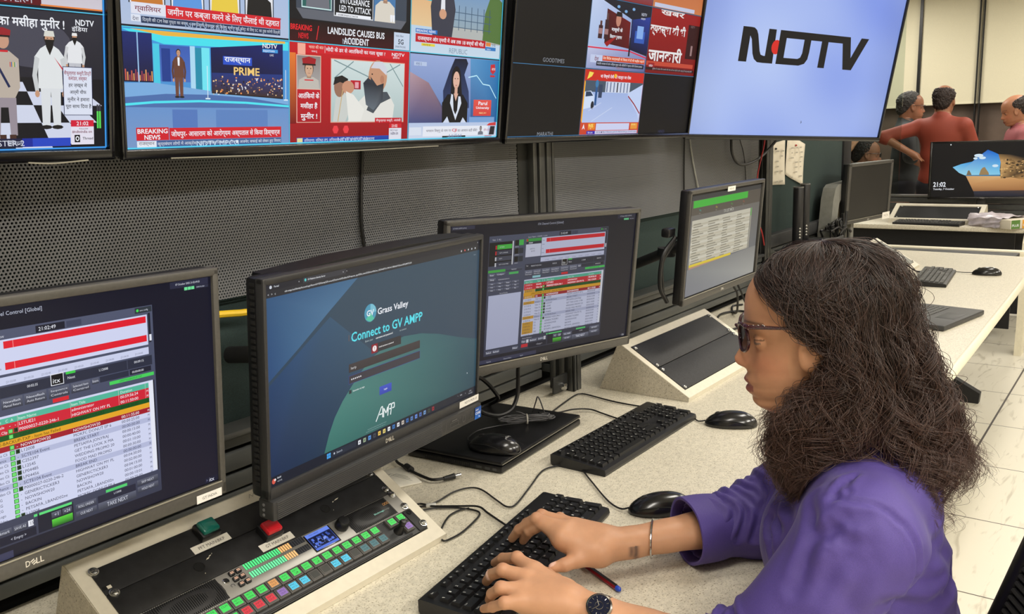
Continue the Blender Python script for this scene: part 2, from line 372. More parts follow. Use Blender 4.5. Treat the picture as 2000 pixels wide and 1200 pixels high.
# frameless glass screen behind the far desk
def glass_mat():
    m = bpy.data.materials.new('clear glass'); m.use_nodes = True; nt = m.node_tree; N = nt.nodes; L = nt.links
    g = N.new('ShaderNodeBsdfGlossy'); g.inputs['Roughness'].default_value = .02; t = N.new('ShaderNodeBsdfTransparent'); t.inputs[0].default_value = (.86, .9, .88, 1)
    f = N.new('ShaderNodeFresnel'); f.inputs['IOR'].default_value = 1.5; x = N.new('ShaderNodeMixShader')
    L.new(f.outputs[0], x.inputs[0]); L.new(t.outputs[0], x.inputs[1]); L.new(g.outputs[0], x.inputs[2]); L.new(x.outputs[0], N['Material Output'].inputs['Surface']); return m
GLASS = glass_mat()
struct('window_1', MB().bb((7.555, 1.735, .9), (7.565, 4.6, CEIL)), GLASS)

# ---------------------------------------------------------------- the equipment wall the screens hang on
PERF = perforated('perforated grey steel', (114, 115, 117), .0061, .0019)
ew = thing('perforated_partition', 'dark grey perforated partition with slat rails and posts behind the monitors', 'partition', (1.5, 1.42, 0))
def wpart(name, a, b, mat, bev=.002, label=None): return put(name, MB().bb(a, b, 0, bev), mat, ew, world=True, label=label)
wpart('backing_panel', (-1.3, 1.455, .3), (3.72, 1.47, 2.45), BLACK)
for xa, xb in ((-1.25, 1.916), (2.085, 3.625)): wpart('perforated_panel', (xa, 1.384, 1.163), (xb, 1.386, 2.4), PERF, 0)
for xa, xb in ((-1.25, 1.95), (2.09, 3.66)): wpart('fabric_panel', (xa, 1.425, .9), (xb, 1.44, 1.30), FAB)
po = MB()
for xa, xb in ((1.975, 1.992), (2.004, 2.030), (2.040, 2.062), (2.066, 2.078)): po.bb((xa, 1.372, .95), (xb, 1.40, 2.4), 0, .002)
po.bb((1.93, 1.392, .95), (2.085, 1.42, 2.4), 1); put('mullion_post', po, [ALU, ALUD], ew, world=True)
for xa, xb in ((-1.25, 1.985), (2.04, 3.66)):
    r = MB(); r.bb((xa, 1.36, .906), (xb, 1.42, .918), 1, .003); r.bb((xa, 1.372, .884), (xb, 1.41, .905), 0, .004)
    put('cap_rail', r, [SLAT, ALU], ew, world=True)
    for za, zb in ((.841, .877), (.804, .835), (.776, .800)):
        wpart('slat_rail', (xa, 1.368, za), (xb, 1.41, zb), SLAT, .004)
# square slotted posts standing on the desk
def slotted(name, x0, x1, y0, y1, z0, z1):
    p = MB(); w = x1-x0; d = y1-y0
    p.bb((x0+.004, y0+.004, z0), (x1-.004, y1-.004, z1), 1)
    for k in range(3):
        ya = y0+d*(k/3); p.bb((x0, ya+.003 if k else ya, z0), (x0+.006, ya+d/3-.008, z1), 0, .0015); p.bb((x1-.006, ya+.003 if k else ya, z0), (x1, ya+d/3-.008, z1), 0, .0015)
    for k in range(2): p.bb((x0+w*k/2, y0, z0), (x0+w*k/2+w/2-.006, y0+.006, z1), 0, .0015)
    return put(name, p, [ALU, ALUD], ew, world=True)
slotted('desk_post', 1.998, 2.036, 1.272, 1.358, .745, 1.16); slotted('desk_post', 3.668, 3.745, 1.365, 1.41, .745, 2.4)
cb = MB(); cb.bb((1.925, 1.29, .752), (1.996, 1.298, .80), 0, .004); cb.lathe([(0, .012), (.009, .010), (.011, 0), (.011, -.004)], (1.965, 1.288, .768), (0, -1, 0), 12, 1)
put('corner_bracket', cb, [ALUD, M('chrome', (200, 200, 200), .15, metal=1, var=.03)], ew, world=True)
CHROME = _mats['chrome']
# green partition beyond the end post, with its black edge post
gp = thing('green_partition', 'dark green fabric partition with pinned papers beyond the end post', 'partition', (4.3, 1.42, 0))
put('fabric_board', MB().bb((3.755, 1.405, .98), (4.87, 1.43, 2.1), 0, .003), FAB, gp, world=True); put('edge_post', MB().bb((4.872, 1.395, .745), (5.0, 1.44, 2.1), 0, .003), BLKM, gp, world=True)
put('base_rail', MB().bb((3.755, 1.37, .93), (4.87, 1.44, .985), 0, .004), GREYM, gp, world=True)
r = MB()
for za, zb in ((.876, .922), (.826, .870), (.776, .820)): r.bb((3.755, 1.38, za), (4.87, 1.42, zb), 0, .004)
put('slat_panel', r, SLAT, gp, world=True)

# ---------------------------------------------------------------- the long desk
dk = thing('control_desk', 'long cream speckled control desk running under the monitors', 'desk', (2.3, .9, 0))
top = [(-1.0, .452), (1.5, .457), (3.0, .466), (4.8, .502), (5.19, .545), (5.25, .60), (5.30, 1.395), (-1.0, 1.395)]
put('tabletop', MB().prism(top, .717, .745, lambda a, b, h: (a, b, h)), LAM, dk, world=True, smooth=20)
eg = MB(); ed = [(p[0], p[1]-.002) for p in top[:6]]+[(5.302, 1.3)]
eg.tube([(x, y, .731) for x, y in ed], .0155, 10, 0, 5); put('edge_band', eg, M('cream edge band', (226, 219, 196), .4, scale=60, var=.04), dk, world=True)
put('end_trim', MB().bb((5.312, .62, .715), (5.47, 2.2, .738), 0, .004), BLKM, dk, world=True)
put('end_strip', MB().bb((5.475, .60, .715), (5.53, 2.2, .746), 0, .006), M('cream edge band'), dk, world=True)
foot = [(1.2, 0), (.705, 0), (.70, .055), (.83, .125), (.845, .19), (.845, .715), (1.25, .715), (1.25, 0)]
for x in (-.6, 2.35, 5.0): put('leg', MB().prism(foot, x, x+.05, lambda a, b, h: (h, a, b)), BLKM, dk, world=True)
put('modesty_panel', MB().bb((-.9, 1.20, .12), (5.0, 1.215, .71)), BLKM, dk, world=True)

# ---------------------------------------------------------------- far desk with its own low slat wall
fd = thing('far_desk', 'far cream desk across the end of the room below the beach picture monitor', 'desk', (7.1, 1.9, 0))
put('tabletop', MB().bb((6.66, .74, .712), (7.45, 3.4, .745), 0, .008), LAM, fd, world=True)
put('modesty_panel', MB().bb((6.74, .80, .05), (6.76, 3.3, .71)), BLKM, fd, world=True)
cabm = MB(); cabm.bb((6.46, .90, .02), (6.73, 1.5, .50), 0, .004); cabm.bb((6.455, .91, .06), (6.46, 1.49, .49), 0); put('cable_cabinet', cabm, BLKM, fd, world=True)
lg = [(6.19, 0), (6.30, 0), (6.36, .13), (6.36, .60), (6.50, .70), (7.45, .70), (7.45, .745), (6.28, .77), (6.215, .70), (6.20, .45), (6.21, .18)]
put('end_leg', MB().prism(lg, .655, .695, lambda a, b, h: (a, h, b)), M('cream edge band'), fd, world=True)
rl = MB()
for za, zb in ((.748, .79), (.795, .835), (.84, .878)): rl.bb((7.46, .6, za), (7.50, 3.4, zb), 0, .004)
put('slat_rail', rl, M('dark slat', (62, 64, 64), .5), fd, world=True); put('top_rail', MB().bb((7.45, .6, .882), (7.56, 3.4, .897), 0, .004), ALU, fd, world=True)
put('lower_panel', MB().bb((7.47, .6, .02), (7.50, 3.4, .745)), BLKM, fd, world=True)
# ================================================================ what the screens show (drawn in metres on each screen)
WHT = (235, 238, 245); RED = (214, 40, 48); INK = (30, 30, 40)
def btn(c, x0, y0, x1, y1, s=None, col=(74, 78, 96), tc=(205, 208, 222), h=.5):
    c.rect(x0, y0, x1, y1, tuple(min(255, v+18) for v in col), tuple(int(v*.7) for v in col))
    if s:
        w = min((x1-x0)*.86, len(s)*(y1-y0)*h*.62); m = (x0+x1)/2; k = (y1-y0)*h/2; q = (y0+y1)/2
        c.text(s, m-w/2, q-k, m+w/2, q+k, tc)
def t_l(c, s, x, y, h, col, bold=0., wf=.58):
    """left-aligned words on the baseline y with capital height h"""
    v, f = text_mesh(s, bold)
    if not len(v): return
    lo, hi = v.min(0), v.max(0); k = h/.73
    c.text(s, x+lo[0]*k*wf/.58, y+lo[1]*k, x+hi[0]*k*wf/.58, y+hi[1]*k, col, bold)
ROWS = [('Schedule', 'LSTUE21', 'administrator', '00:59:56:24', 'r'), ('Video Clip', 'P0000027-0220-246-1', 'HIGHWAY ON MY PL', '00:11:50:00', 'r'), ('CG', 'GENERICTICKER3', 'GENERICTICKER3', '00:03:30:00', 'g'),
        ('LIFESTYLE-BACKUP-TXP - Item has Failed', '', '', '', 'y'), ('CG', 'NOWSHOW20', 'NOWSHOW20', '00:11:35:00', 'd'), ('Video Cli', 'L12008', 'MOKFC DONUT EP 6', '00:00:25:00', 'w'),
        ('Enhance', 'SCTE104 Event', 'BREAK START', '00:00:00:00', 'v'), ('Video Cli', 'C252397', 'PETSAFFA JONYRAJ', '00:00:15:00', 'w'), ('Video Cli', 'L12545', 'GET THE LOOK X MA', '00:00:40:00', 'w'),
        ('Video Cli', 'LP04485', 'WEDDING PROMO 20', '00:01:10:00', 'w'), ('Video Cli', 'LP04456', 'FOOD MAD PROMO', '00:00:30:00', 'w'), ('Enhance', 'SCTE104 Event', 'BREAK END', '00:00:00:00', 'v'),
        ('Video Cli', 'P0000027-0220-246-2', 'HIGHWAY ON MY PL', '00:04:30:00', 'w'), ('CG', 'GENERICTICKER3', 'GENERICTICKER3', '00:02:00:00', 'w'), ('CG', 'NOWSHOW20', 'NOWSHOW20', '00:04:15:00', 'w'),
        ('CG', 'BACKIN', 'BACKIN', '00:01:00:00', 'w'), ('Logo', 'PETSAFA_LBAND02ne', 'PETSAFA_LBAND02n', '00:00:10:01', 'w'), ('Video', 'L12008', 'MOKFC DONUT EP 6', '00:00:25:00', 'w')]
def itx_ui(c, dim=1.):
    g = lambda *k: tuple(int(v*dim) for v in k)
    c.rect(-.26, -.1365, .26, .147, g(13, 15, 34), g(24, 24, 40))
    t_l(c, 'iTX Channel Control [Global]', -.038, .1365, .0045, g(190, 196, 215), wf=.55)
    c.rect(.198, .137, .256, .1455, g(38, 40, 62)); t_l(c, '07 October 2025 21:02:49:03', .206, .1405, .0026, g(215, 218, 230), wf=.5)
    for k in range(3): c.rect(.219+k*.0053, .1328, .2237+k*.0053, .1368, g(110, 220, 150))
    c.rect(.236, .133, .256, .1365, g(44, 46, 66)); t_l(c, '3.010.15.1261', .2375, .134, .0019, g(200, 205, 220), wf=.5)
    c.rect(-.255, .139, -.20, .146, g(50, 52, 74)); t_l(c, 'GT INDIA_GEFEN [online]', -.252, .141, .0024, g(205, 208, 220), wf=.5)
    c.rect(-.163, -.121, .171, .1215, g(78, 84, 108), g(58, 62, 84))
    # left column: tree, buttons, selected schedules
    c.rect(-.162, .062, -.10, .109, g(16, 17, 26)); t_l(c, 'View   2  ALL', -.155, .1125, .0034, g(220, 222, 232), wf=.5)
    for k, (a, s) in enumerate((((70, 190, 70), 'GT INDIA'), ((58, 62, 80), 'NDTV_CHANNEL'), ((70, 74, 92), 'NDTV'), ((58, 62, 80), 'NDTV GOODTIMES'))):
        y = .1035-k*.0115; c.rect(-.142, y-.009, -.104, y, g(*a)); t_l(c, s, -.136, y-.0058, .0024, g(225, 228, 236), wf=.5); c.rect(-.1465, y-.0085, -.143, y-.001, g(*((200, 40, 50) if k < 2 else (220, 222, 230))))
    c.rect(-.103, .062, -.100, .109, g(225, 228, 236))
    for k in range(3):
        y = .110-k*.0165; c.rect(-.0965, y-.011, -.0865, y, g(12, 12, 16)); c.rect(-.0855, y-.011, -.0735, y, g(*((70, 190, 80) if k == 0 else (44, 52, 62)))); t_l(c, ('LIFESTYLE', 'AUTOPLAY', 'CURRENT')[k], -.0965, y-.0145, .002, g(215, 218, 230), wf=.5)
    c.rect(-.162, .049, -.118, .054, g(70, 180, 74)); btn(c, -.117, .049, -.074, .054, 'Operator', g(64, 70, 90), h=.55)
    btn(c, -.16, .041, -.144, .047, 'Reset', h=.5); btn(c, -.142, .041, -.118, .047, 'Configure', h=.5); c.rect(-.108, .042, -.083, .0465, g(80, 190, 100)); btn(c, -.16, .031, -.142, .038, 'Stop', h=.55)
    t_l(c, '00:00:00:00 00:30:10:11', -.135, .0325, .0026, g(220, 222, 232), wf=.5)
    for r in range(3):
        for q in range(4): btn(c, -.160+q*.0205, .0235-r*.0065, -.1415+q*.0205, .0285-r*.0065, ('Stop', 'Play', 'Pause', 'Rec')[q], h=.5)
    t_l(c, 'Selected Schedules', -.13, .0045, .0024, g(225, 228, 236), wf=.5)
    c.rect(-.158, -.107, -.073, .003, g(196, 202, 232), g(186, 190, 222)); btn(c, -.158, -.118, -.142, -.111, 'Select', h=.5); btn(c, -.140, -.118, -.122, -.111, 'Refresh', h=.5); btn(c, -.088, -.118, -.072, -.111, 'Filter', h=.5)
    # timeline
    t_l(c, 'Source  Playlist 0   17:04:00:00   0  NOW', -.062, .1125, .0026, g(215, 218, 230), wf=.5)
    c.rect(.0245, .1115, .058, .1195, g(22, 24, 40)); t_l(c, '21:02:49', .0275, .1135, .0044, g(235, 238, 248), wf=.56); c.rect(.060, .112, .078, .119, g(60, 66, 90))
    c.rect(.147, .1135, .170, .1205, g(44, 52, 60)); c.ell(.1505, .117, .0018, .0018, g(70, 220, 80), 10); t_l(c, 'save config', .1535, .1158, .0022, g(200, 204, 216), wf=.5)
    c.rect(-.067, .073, -.0255, .1105, g(210, 214, 236)); c.rect(-.067, .1045, -.0255, .1105, g(60, 160, 70)); c.rect(-.066, .105, -.062, .110, g(200, 30, 40)); c.rect(-.067, .099, -.0255, .1045, g(44, 48, 66)); t_l(c, 'P0000027', -.06, .1005, .0024, WHT, wf=.5); t_l(c, 'LIFESTYLE', -.056, .088, .0026, g(50, 52, 70), wf=.5); t_l(c, 'BK TXP', -.052, .083, .0026, g(50, 52, 70), wf=.5)
    c.rect(-.0245, .0725, .163, .1105, g(205, 210, 238))
    for s, y in (('Video', .1035), ('Audio', .0955), ('CG', .0865), ('Events', .078)): t_l(c, s, -.0225, y, .0022, g(60, 62, 84), wf=.5)
    for ya, yb in ((.1005, .1085), (.077, .085)):
        c.rect(-.0115, ya, .1612, yb, g(222, 24, 44)); c.rect(-.0016, ya, -.0010, yb, g(245, 150, 150))
    c.rect(.1645, .075, .1675, .112, g(24, 26, 40)); c.rect(.1650, .077, .1680, .085, g(225, 228, 238))
    c.rect(-.0245, .0605, .163, .0695, g(200, 206, 234))
    for k in range(9): t_l(c, '[21:0%d:%02d' % (2+k//3, k*20 % 60), -.012+k*.0195, .0625, .0024, g(120, 124, 150), wf=.5)
    # now / next
    c.rect(-.066, .0465, .167, .0585, g(40, 44, 62))
    t_l(c, 'Type', -.0635, .054, .0025, g(220, 222, 232), wf=.5); t_l(c, 'P0000027-0220-246-1', -.050, .0525, .0028, g(225, 228, 238), wf=.5); t_l(c, '00:02:35', .010, .0525, .0030, g(225, 228, 238), wf=.5)
    c.rect(.0368, .0478, .0522, .0612, g(230, 232, 240)); c.rect(.0376, .0486, .0514, .0604, g(6, 6, 12)); t_l(c, 'itx', .0388, .0505, .0058, g(235, 238, 245), wf=.62)
    c.rect(.055, .0575, .0665, .0605, g(60, 200, 70)); t_l(c, 'Next', .0565, .0515, .0034, g(225, 228, 238), wf=.55); t_l(c, 'L12008', .0955, .0525, .0030, g(225, 228, 238), wf=.55); c.rect(.1325, .0475, .1330, .058, g(86, 90, 112)); t_l(c, '00:09:15', .142, .0525, .0030, g(225, 228, 238), wf=.55)
    for x0, x1, a, b in ((-.066, -.045, 'Auto', 'Format'), (-.043, -.022, 'Channel', 'Audio'), (-.019, .004, 'Newsflash', 'Manual Return'), (.006, .031, 'Newsflash', 'Auto Return'), (.0335, .058, 'Sequence', 'Controls'), (.060, .0835, 'Selected Item', 'Control')):
        btn(c, x0, .0335, x1, .0455); m = (x0+x1)/2; w = (x1-x0)*.4; c.text(a, m-w, .0402, m+w, .0428, g(215, 218, 230)); c.text(b, m-w, .0358, m+w, .0384, g(215, 218, 230))
    btn(c, .086, .0385, .0945, .0455, 'Item', h=.45); c.rect(.096, .0385, .134, .0455, g(40, 44, 62)); c.rect(.1355, .039, .165, .0455, g(30, 32, 48)); t_l(c, '00:00:00.00', .1385, .0408, .0028, g(225, 228, 238), wf=.52)
    c.rect(.108, .0325, .1685, .0368, g(70, 205, 90)); t_l(c, 'LIFESTYLE-BACKUP-TXP', .121, .0336, .0022, g(30, 110, 44), wf=.55); c.rect(.0375, .028, .0565, .0325, g(214, 32, 44)); c.rect(-.044, .0285, -.022, .033, g(150, 210, 220))
    # the play list
    c.rect(-.066, -.0925, .168, .0265, g(206, 211, 238))
    ch = .00625; ytop = .0225; c.rect(-.0655, ytop-.005, .160, ytop+.0015, g(80, 180, 152))
    for s, x in (('Start Time', -.062), ('Type', -.030), ('C  A', -.0165), ('Item Name', -.0025), ('Item Title', .0585), ('Duration', .121)): t_l(c, s, x, ytop-.0036, .0034, g(214, 240, 228), wf=.55)
    COL = dict(r=(206, 30, 52), d=(160, 22, 40), g=(14, 82, 26), y=(226, 164, 34), w=(205, 210, 238), v=(178, 184, 216))
    for k, (ty, nm, ti, du, q) in enumerate(ROWS):
        y1 = ytop-.005-k*ch; y0 = y1-ch
        if q != 'w': c.rect(-.0655 if q != 'g' else -.034, y0, .160, y1, g(*COL[q]))
        tc = {'y': g(60, 40, 8), 'g': g(10, 50, 16)}.get(q, g(46, 50, 76) if q in 'wv' else WHT); b = y0+.0014; h = .0037
        if q == 'y': t_l(c, ty, -.045, b, h, tc, wf=.58); continue
        if k in (2, 4, 6, 11, 13, 14, 15, 16): c.rect(-.0645, y0, -.0345, y1, g(206, 156, 52))
        t_l(c, '21:%02d:%02d:16' % ((k*3) % 60, (k*17+3) % 60), -.062, b, h*.92, g(255, 230, 230) if q in 'rd' else g(60, 60, 84), wf=.5)
        t_l(c, ty, -.0325, b, h*.92, tc, wf=.5)
        if q != 'r' or k == 1: c.rect(-.0145, y0+.0006, -.0092, y1-.0006, g(30, 120, 40)); c.rect(-.0138, y0+.0012, -.0099, y1-.0012, g(110, 220, 110))
        else: t_l(c, '-', -.013, b, h, tc)
        if nm[0] in 'LCP' and q in 'rw' and k not in (0, 16): c.rect(-.0082, y0+.0006, -.0036, y1-.0006, g(28, 62, 30)); c.poly([(-.0074, y0+.003), (-.0048, y0+.0015), (-.0048, y1-.0012)], g(8, 14, 8))
        else: t_l(c, '-', -.007, b, h, tc)
        t_l(c, nm, -.0025, b, h, tc, wf=.585); t_l(c, ti, .0585, b, h, tc, wf=.585); t_l(c, du, .1205, b, h, tc, wf=.6); t_l(c, 'M', .1565, b, h*.8, tc, wf=.5)
    for x in (-.0035, .0575, .1185, .155): c.rect(x, ytop-.005-2*ch, x+.0003, ytop+.0015, g(230, 200, 200))
    c.rect(.1605, -.0915, .1665, .0255, g(226, 229, 242)); c.rect(.1665, -.0925, .1685, .0265, g(30, 32, 48)); c.rect(-.066, -.1215, .170, -.0925, g(62, 66, 88), g(52, 56, 76))
    # bottom controls
    t_l(c, 'Browser Attachment', -.062, -.0985, .0026, g(215, 218, 230), wf=.5); btn(c, -.064, -.108, -.052, -.101, 'Clear', h=.5); c.rect(-.0505, -.108, -.044, -.101, g(220, 222, 235)); btn(c, -.042, -.108, -.02, -.101, 'Bookmark', h=.5); btn(c, -.018, -.108, -.003, -.101, 'SAVE AS', h=.45)
    c.rect(-.0015, -.1075, .0045, -.1005, g(228, 230, 240)); t_l(c, '15', .0, -.106, .0042, g(50, 52, 70), wf=.5); c.rect(-.064, -.1165, -.046, -.1095, g(210, 40, 54)); c.rect(-.044, -.1195, .007, -.1095, g(24, 26, 46)); t_l(c, '< Empty >', -.022, -.1165, .0035, g(205, 208, 222), wf=.5)
    c.rect(.0095, -.1195, .052, -.0965, g(24, 26, 44)); c.rect(.0055, -.0985, .0095, -.0955, g(90, 215, 120)); c.rect(.0115, -.0985, .0505, -.0955, g(90, 215, 120)); btn(c, .0255, -.1075, .037, -.1005, '+1', h=.55); btn(c, .0385, -.1075, .050, -.1005, '+24', h=.55); c.rect(.0255, -.1185, .0505, -.109, g(90, 210, 60), g(30, 90, 30))
    btn(c, .055, -.1085, .081, -.1015, 'ROLL UNDER', h=.45); btn(c, .055, -.1175, .081, -.1105, 'CUE NEXT', h=.45); c.rect(.083, -.1095, .134, -.1005, g(34, 36, 56)); c.rect(.094, -.0995, .1225, -.0960, g(80, 205, 110)); t_l(c, 'L12008', .104, -.1045, .0026, g(215, 218, 230), wf=.55)
    btn(c, .083, -.1195, .134, -.1095, 'TAKE NEXT', h=.5); btn(c, .1365, -.1055, .166, -.098, 'SKIP NEXT', h=.42); btn(c, .1365, -.1145, .166, -.107, 'HOLD NEXT', h=.42)
    c.rect(.238, -.1365, .258, -.128, g(26, 28, 48)); t_l(c, '>', .2395, -.134, .004, g(120, 124, 160)); t_l(c, 'itx', .2445, -.1348, .0058, g(225, 228, 240), wf=.58)
    c.rect(-.255, -.1365, -.02, -.128, g(56, 58, 86)); 
    for k, s in enumerate(('Log', 'Alarms', 'Capacity', 'Channel Status', 'Ingest')): t_l(c, s, -.245+k*.045, -.1345, .003, g(200, 204, 218), wf=.5)
def aio_ui(c):
    c.rect(-.2635, -.1325, .2635, .1695, (56, 76, 92), (44, 62, 82))
    A = (-.2635, .1505); c.poly([A, (-.2635, .026), (-.20, .066), (-.135, .110), (-.073, .1505)], [(52, 84, 122), (44, 74, 118), (64, 100, 136), (74, 112, 146), (66, 104, 138)])
    c.poly([(-.2635, .02), (-.2635, -.118), (-.15, -.118), (-.13, -.07), (-.088, -.022), (-.03, .018), (-.135, .10), (-.20, .060)], [(40, 64, 100), (30, 46, 78), (36, 56, 78), (40, 62, 86), (46, 70, 92), (54, 80, 98), (56, 84, 110), (50, 78, 112)])
    arc = [(-.1515, -.118), (-.140, -.088), (-.127, -.064), (-.109, -.042), (-.087, -.022), (-.062, -.002), (-.034, .015), (0, .026), (.042, .031), (.09, .026), (.141, .014), (.205, -.006), (.2635, -.022), (.2635, -.118)]
    c.poly(arc, [(58, 112, 104), (64, 120, 112), (70, 126, 118), (74, 128, 120), (76, 128, 120), (74, 124, 118), (70, 118, 116), (66, 112, 112), (64, 108, 110), (60, 102, 106), (56, 96, 102), (54, 88, 98), (52, 82, 94), (42, 68, 82)])
    c.rect(-.2635, .1505, .2635, .1695, (46, 46, 50)); c.rect(-.2635, .1605, .2635, .1695, (40, 40, 46)); c.rect(-.190, .161, -.100, .1695, (58, 58, 64))
    t_l(c, 'Portal', -.246, .1640, .0028, (215, 220, 228), .01); c.ell(-.252, .1652, .0024, .0024, (200, 205, 215), 12); t_l(c, 'GV Platform Identity Server', -.181, .1640, .0026, (225, 228, 232), .01, .52); c.ell(-.1855, .1652, .002, .0022, (90, 200, 200), 12); t_l(c, 'x      +', -.107, .1640, .0026, WHT); t_l(c, 'x', -.199, .164, .0026, WHT)
    t_l(c, '<   >   c', -.258, .1535, .0034, (220, 222, 228)); t_l(c, 'ndtv-ampp.local/identity/Account/Login?ReturnUrl=%2Fidentity%2Fconnect%2Fauthorize%2Fcallback%3Fresponse_type%3Did_token%2520token%26client_id%3D6d8731b1c946-9e113f85b0a501%26state%3D2yM1f512d18', -.226, .1540, .0027, (225, 228, 232), .006, .50)
    t_l(c, 'x', .2555, .164, .003, WHT)
    for k in range(5): c.ell(.205+k*.011, .1555, .0016, .0018, (200, 205, 215) if k != 1 else (220, 90, 90), 8)
    t_l(c, 'Login', .245, .1425, .0022, (150, 165, 180)); c.ell(-.0435, .0885, .0145, .0148, (74, 148, 178), 28)
    c.poly([(-.0435, .0885), (-.029, .0885), (-.0315, .0965), (-.0385, .1022), (-.0435, .1032)], (120, 186, 206)); c.poly([(-.055, .0795), (-.0435, .0737), (-.034, .0775), (-.0435, .0885)], (84, 190, 160)); t_l(c, 'GV', -.0530, .0840, .0098, WHT, .02, .56)
    c.text('Grass Valley', -.0255, .0785, .0530, .0925, WHT, .016); c.text('Connect to GV AMPP', -.0885, .0490, .0925, .0650, (88, 218, 232), .018)
    c.rect(-.0945, .0525, -.0935, .0625, (120, 90, 60)); t_l(c, 'Enter your', -.056, .0420, .0033, (190, 205, 205), .0, .56); t_l(c, 'username and password', -.030, .0420, .0033, (240, 244, 244), .01, .56); t_l(c, 'to connect', .031, .0420, .0033, (180, 195, 195), .0, .52)
    c.rect(-.041, .0195, .0345, .0345, (54, 52, 56)); c.rect(-.041, .0195, -.026, .0345, (138, 30, 44)); c.ell(-.0335, .027, .005, .005, (235, 225, 228), 16); c.rect(-.0339, .0262, -.0331, .0302, (138, 30, 44)); c.rect(-.0339, .0238, -.0331, .025, (138, 30, 44)); t_l(c, 'Invalid username or password', -.0225, .0258, .0026, (240, 240, 240), .012, .50)
    c.rect(-.0945, .0005, .0865, .0145, (66, 60, 62), (58, 52, 54)); c.rect(-.0951, -.0186, .0871, -.0044, (60, 78, 150)); c.rect(-.0945, -.0180, .0865, -.0050, (62, 58, 66)); t_l(c, 'harip', -.090, .0050, .0046, (210, 210, 212), .0)
    for k in range(6): c.ell(-.088+k*.0042, -.0115, .0014, .0014, (225, 225, 230), 8)
    c.rect(-.0945, -.0345, -.0885, -.0285, (50, 54, 60)); t_l(c, 'Remember my login', -.0855, -.0330, .0028, (225, 232, 232), .01, .52); c.rect(-.0205, -.0570, .0105, -.0425, (66, 84, 190), (54, 70, 168)); t_l(c, 'Login', -.0095, -.0508, .0030, WHT, .01)
    L = lambda p, w=.0022: c.line(p, w, (228, 236, 236))
    L([(-.029, -.101), (-.0155, -.079), (-.0125, -.079), (-.0125, -.098)]); L([(-.021, -.091), (-.0125, -.091)]); L([(-.0095, -.099), (-.0095, -.083), (-.0035, -.093), (.0005, -.083), (.0005, -.092)]); L([(.0005, -.099), (.003, -.080), (.0095, -.080), (.0095, -.088), (.004, -.088)]); L([(.0075, -.099), (.0105, -.080), (.017, -.080), (.017, -.088), (.0115, -.088)])
    t_l(c, 'Proprietary & confidential. Grass Valley 2025. All rights', -.050, -.1095, .0018, (150, 180, 180), 0, .5); t_l(c, 'reserved. Use subject to the software licence agreement.', -.054, -.1130, .0018, (150, 180, 180), 0, .5)
    c.rect(-.2635, -.1325, .2635, -.1165, (30, 34, 46)); c.rect(-.134, -.1285, -.078, -.1185, (40, 46, 60)); t_l(c, 'Search', -.124, -.1250, .0036, (190, 198, 210)); c.ell(-.129, -.1232, .0016, .0018, (190, 198, 210), 10)
    for k in range(4): c.rect(-.1455+(k % 2)*.0045, -.1275+(k//2)*.0045, -.1415+(k % 2)*.0045, -.1235+(k//2)*.0045, (70, 160, 230))
    cols = [(225, 228, 235), (150, 170, 140), (90, 150, 220), (70, 74, 84), (240, 200, 90), (230, 210, 120), (235, 238, 240), (60, 120, 190), (225, 225, 230), (200, 190, 180), (60, 110, 180), (90, 130, 190), (100, 140, 220), (80, 110, 180), (110, 150, 200), (60, 70, 64), (150, 44, 56)]
    for k, q in enumerate(cols): x = -.070+k*.0124; c.rect(x-.0032, -.1276, x+.0032, -.1204, q); c.rect(x-.0014, -.1256, x+.0014, -.1226, tuple(int(v*.6) for v in q))
    c.ell(-.2555, -.1240, .0035, .0042, (214, 90, 74), 12); c.ell(-.253, -.1222, .002, .002, (235, 225, 220), 10); t_l(c, 'Gold', -.249, -.1222, .0028, WHT, .01); t_l(c, '+0.91%', -.249, -.1275, .0024, (200, 204, 214))
    for k, s in enumerate(('^', 'ENG', 'o', '21:02')): t_l(c, s, (.205, .213, .229, .243)[k], -.1235, .0026, (215, 220, 228), .0, .5)
    t_l(c, '07-10-2025', .241, -.1280, .0024, (200, 205, 215), .0, .48); c.poly([(.2335, -.085), (.2335, -.0815), (.2355, -.0838)], WHT)
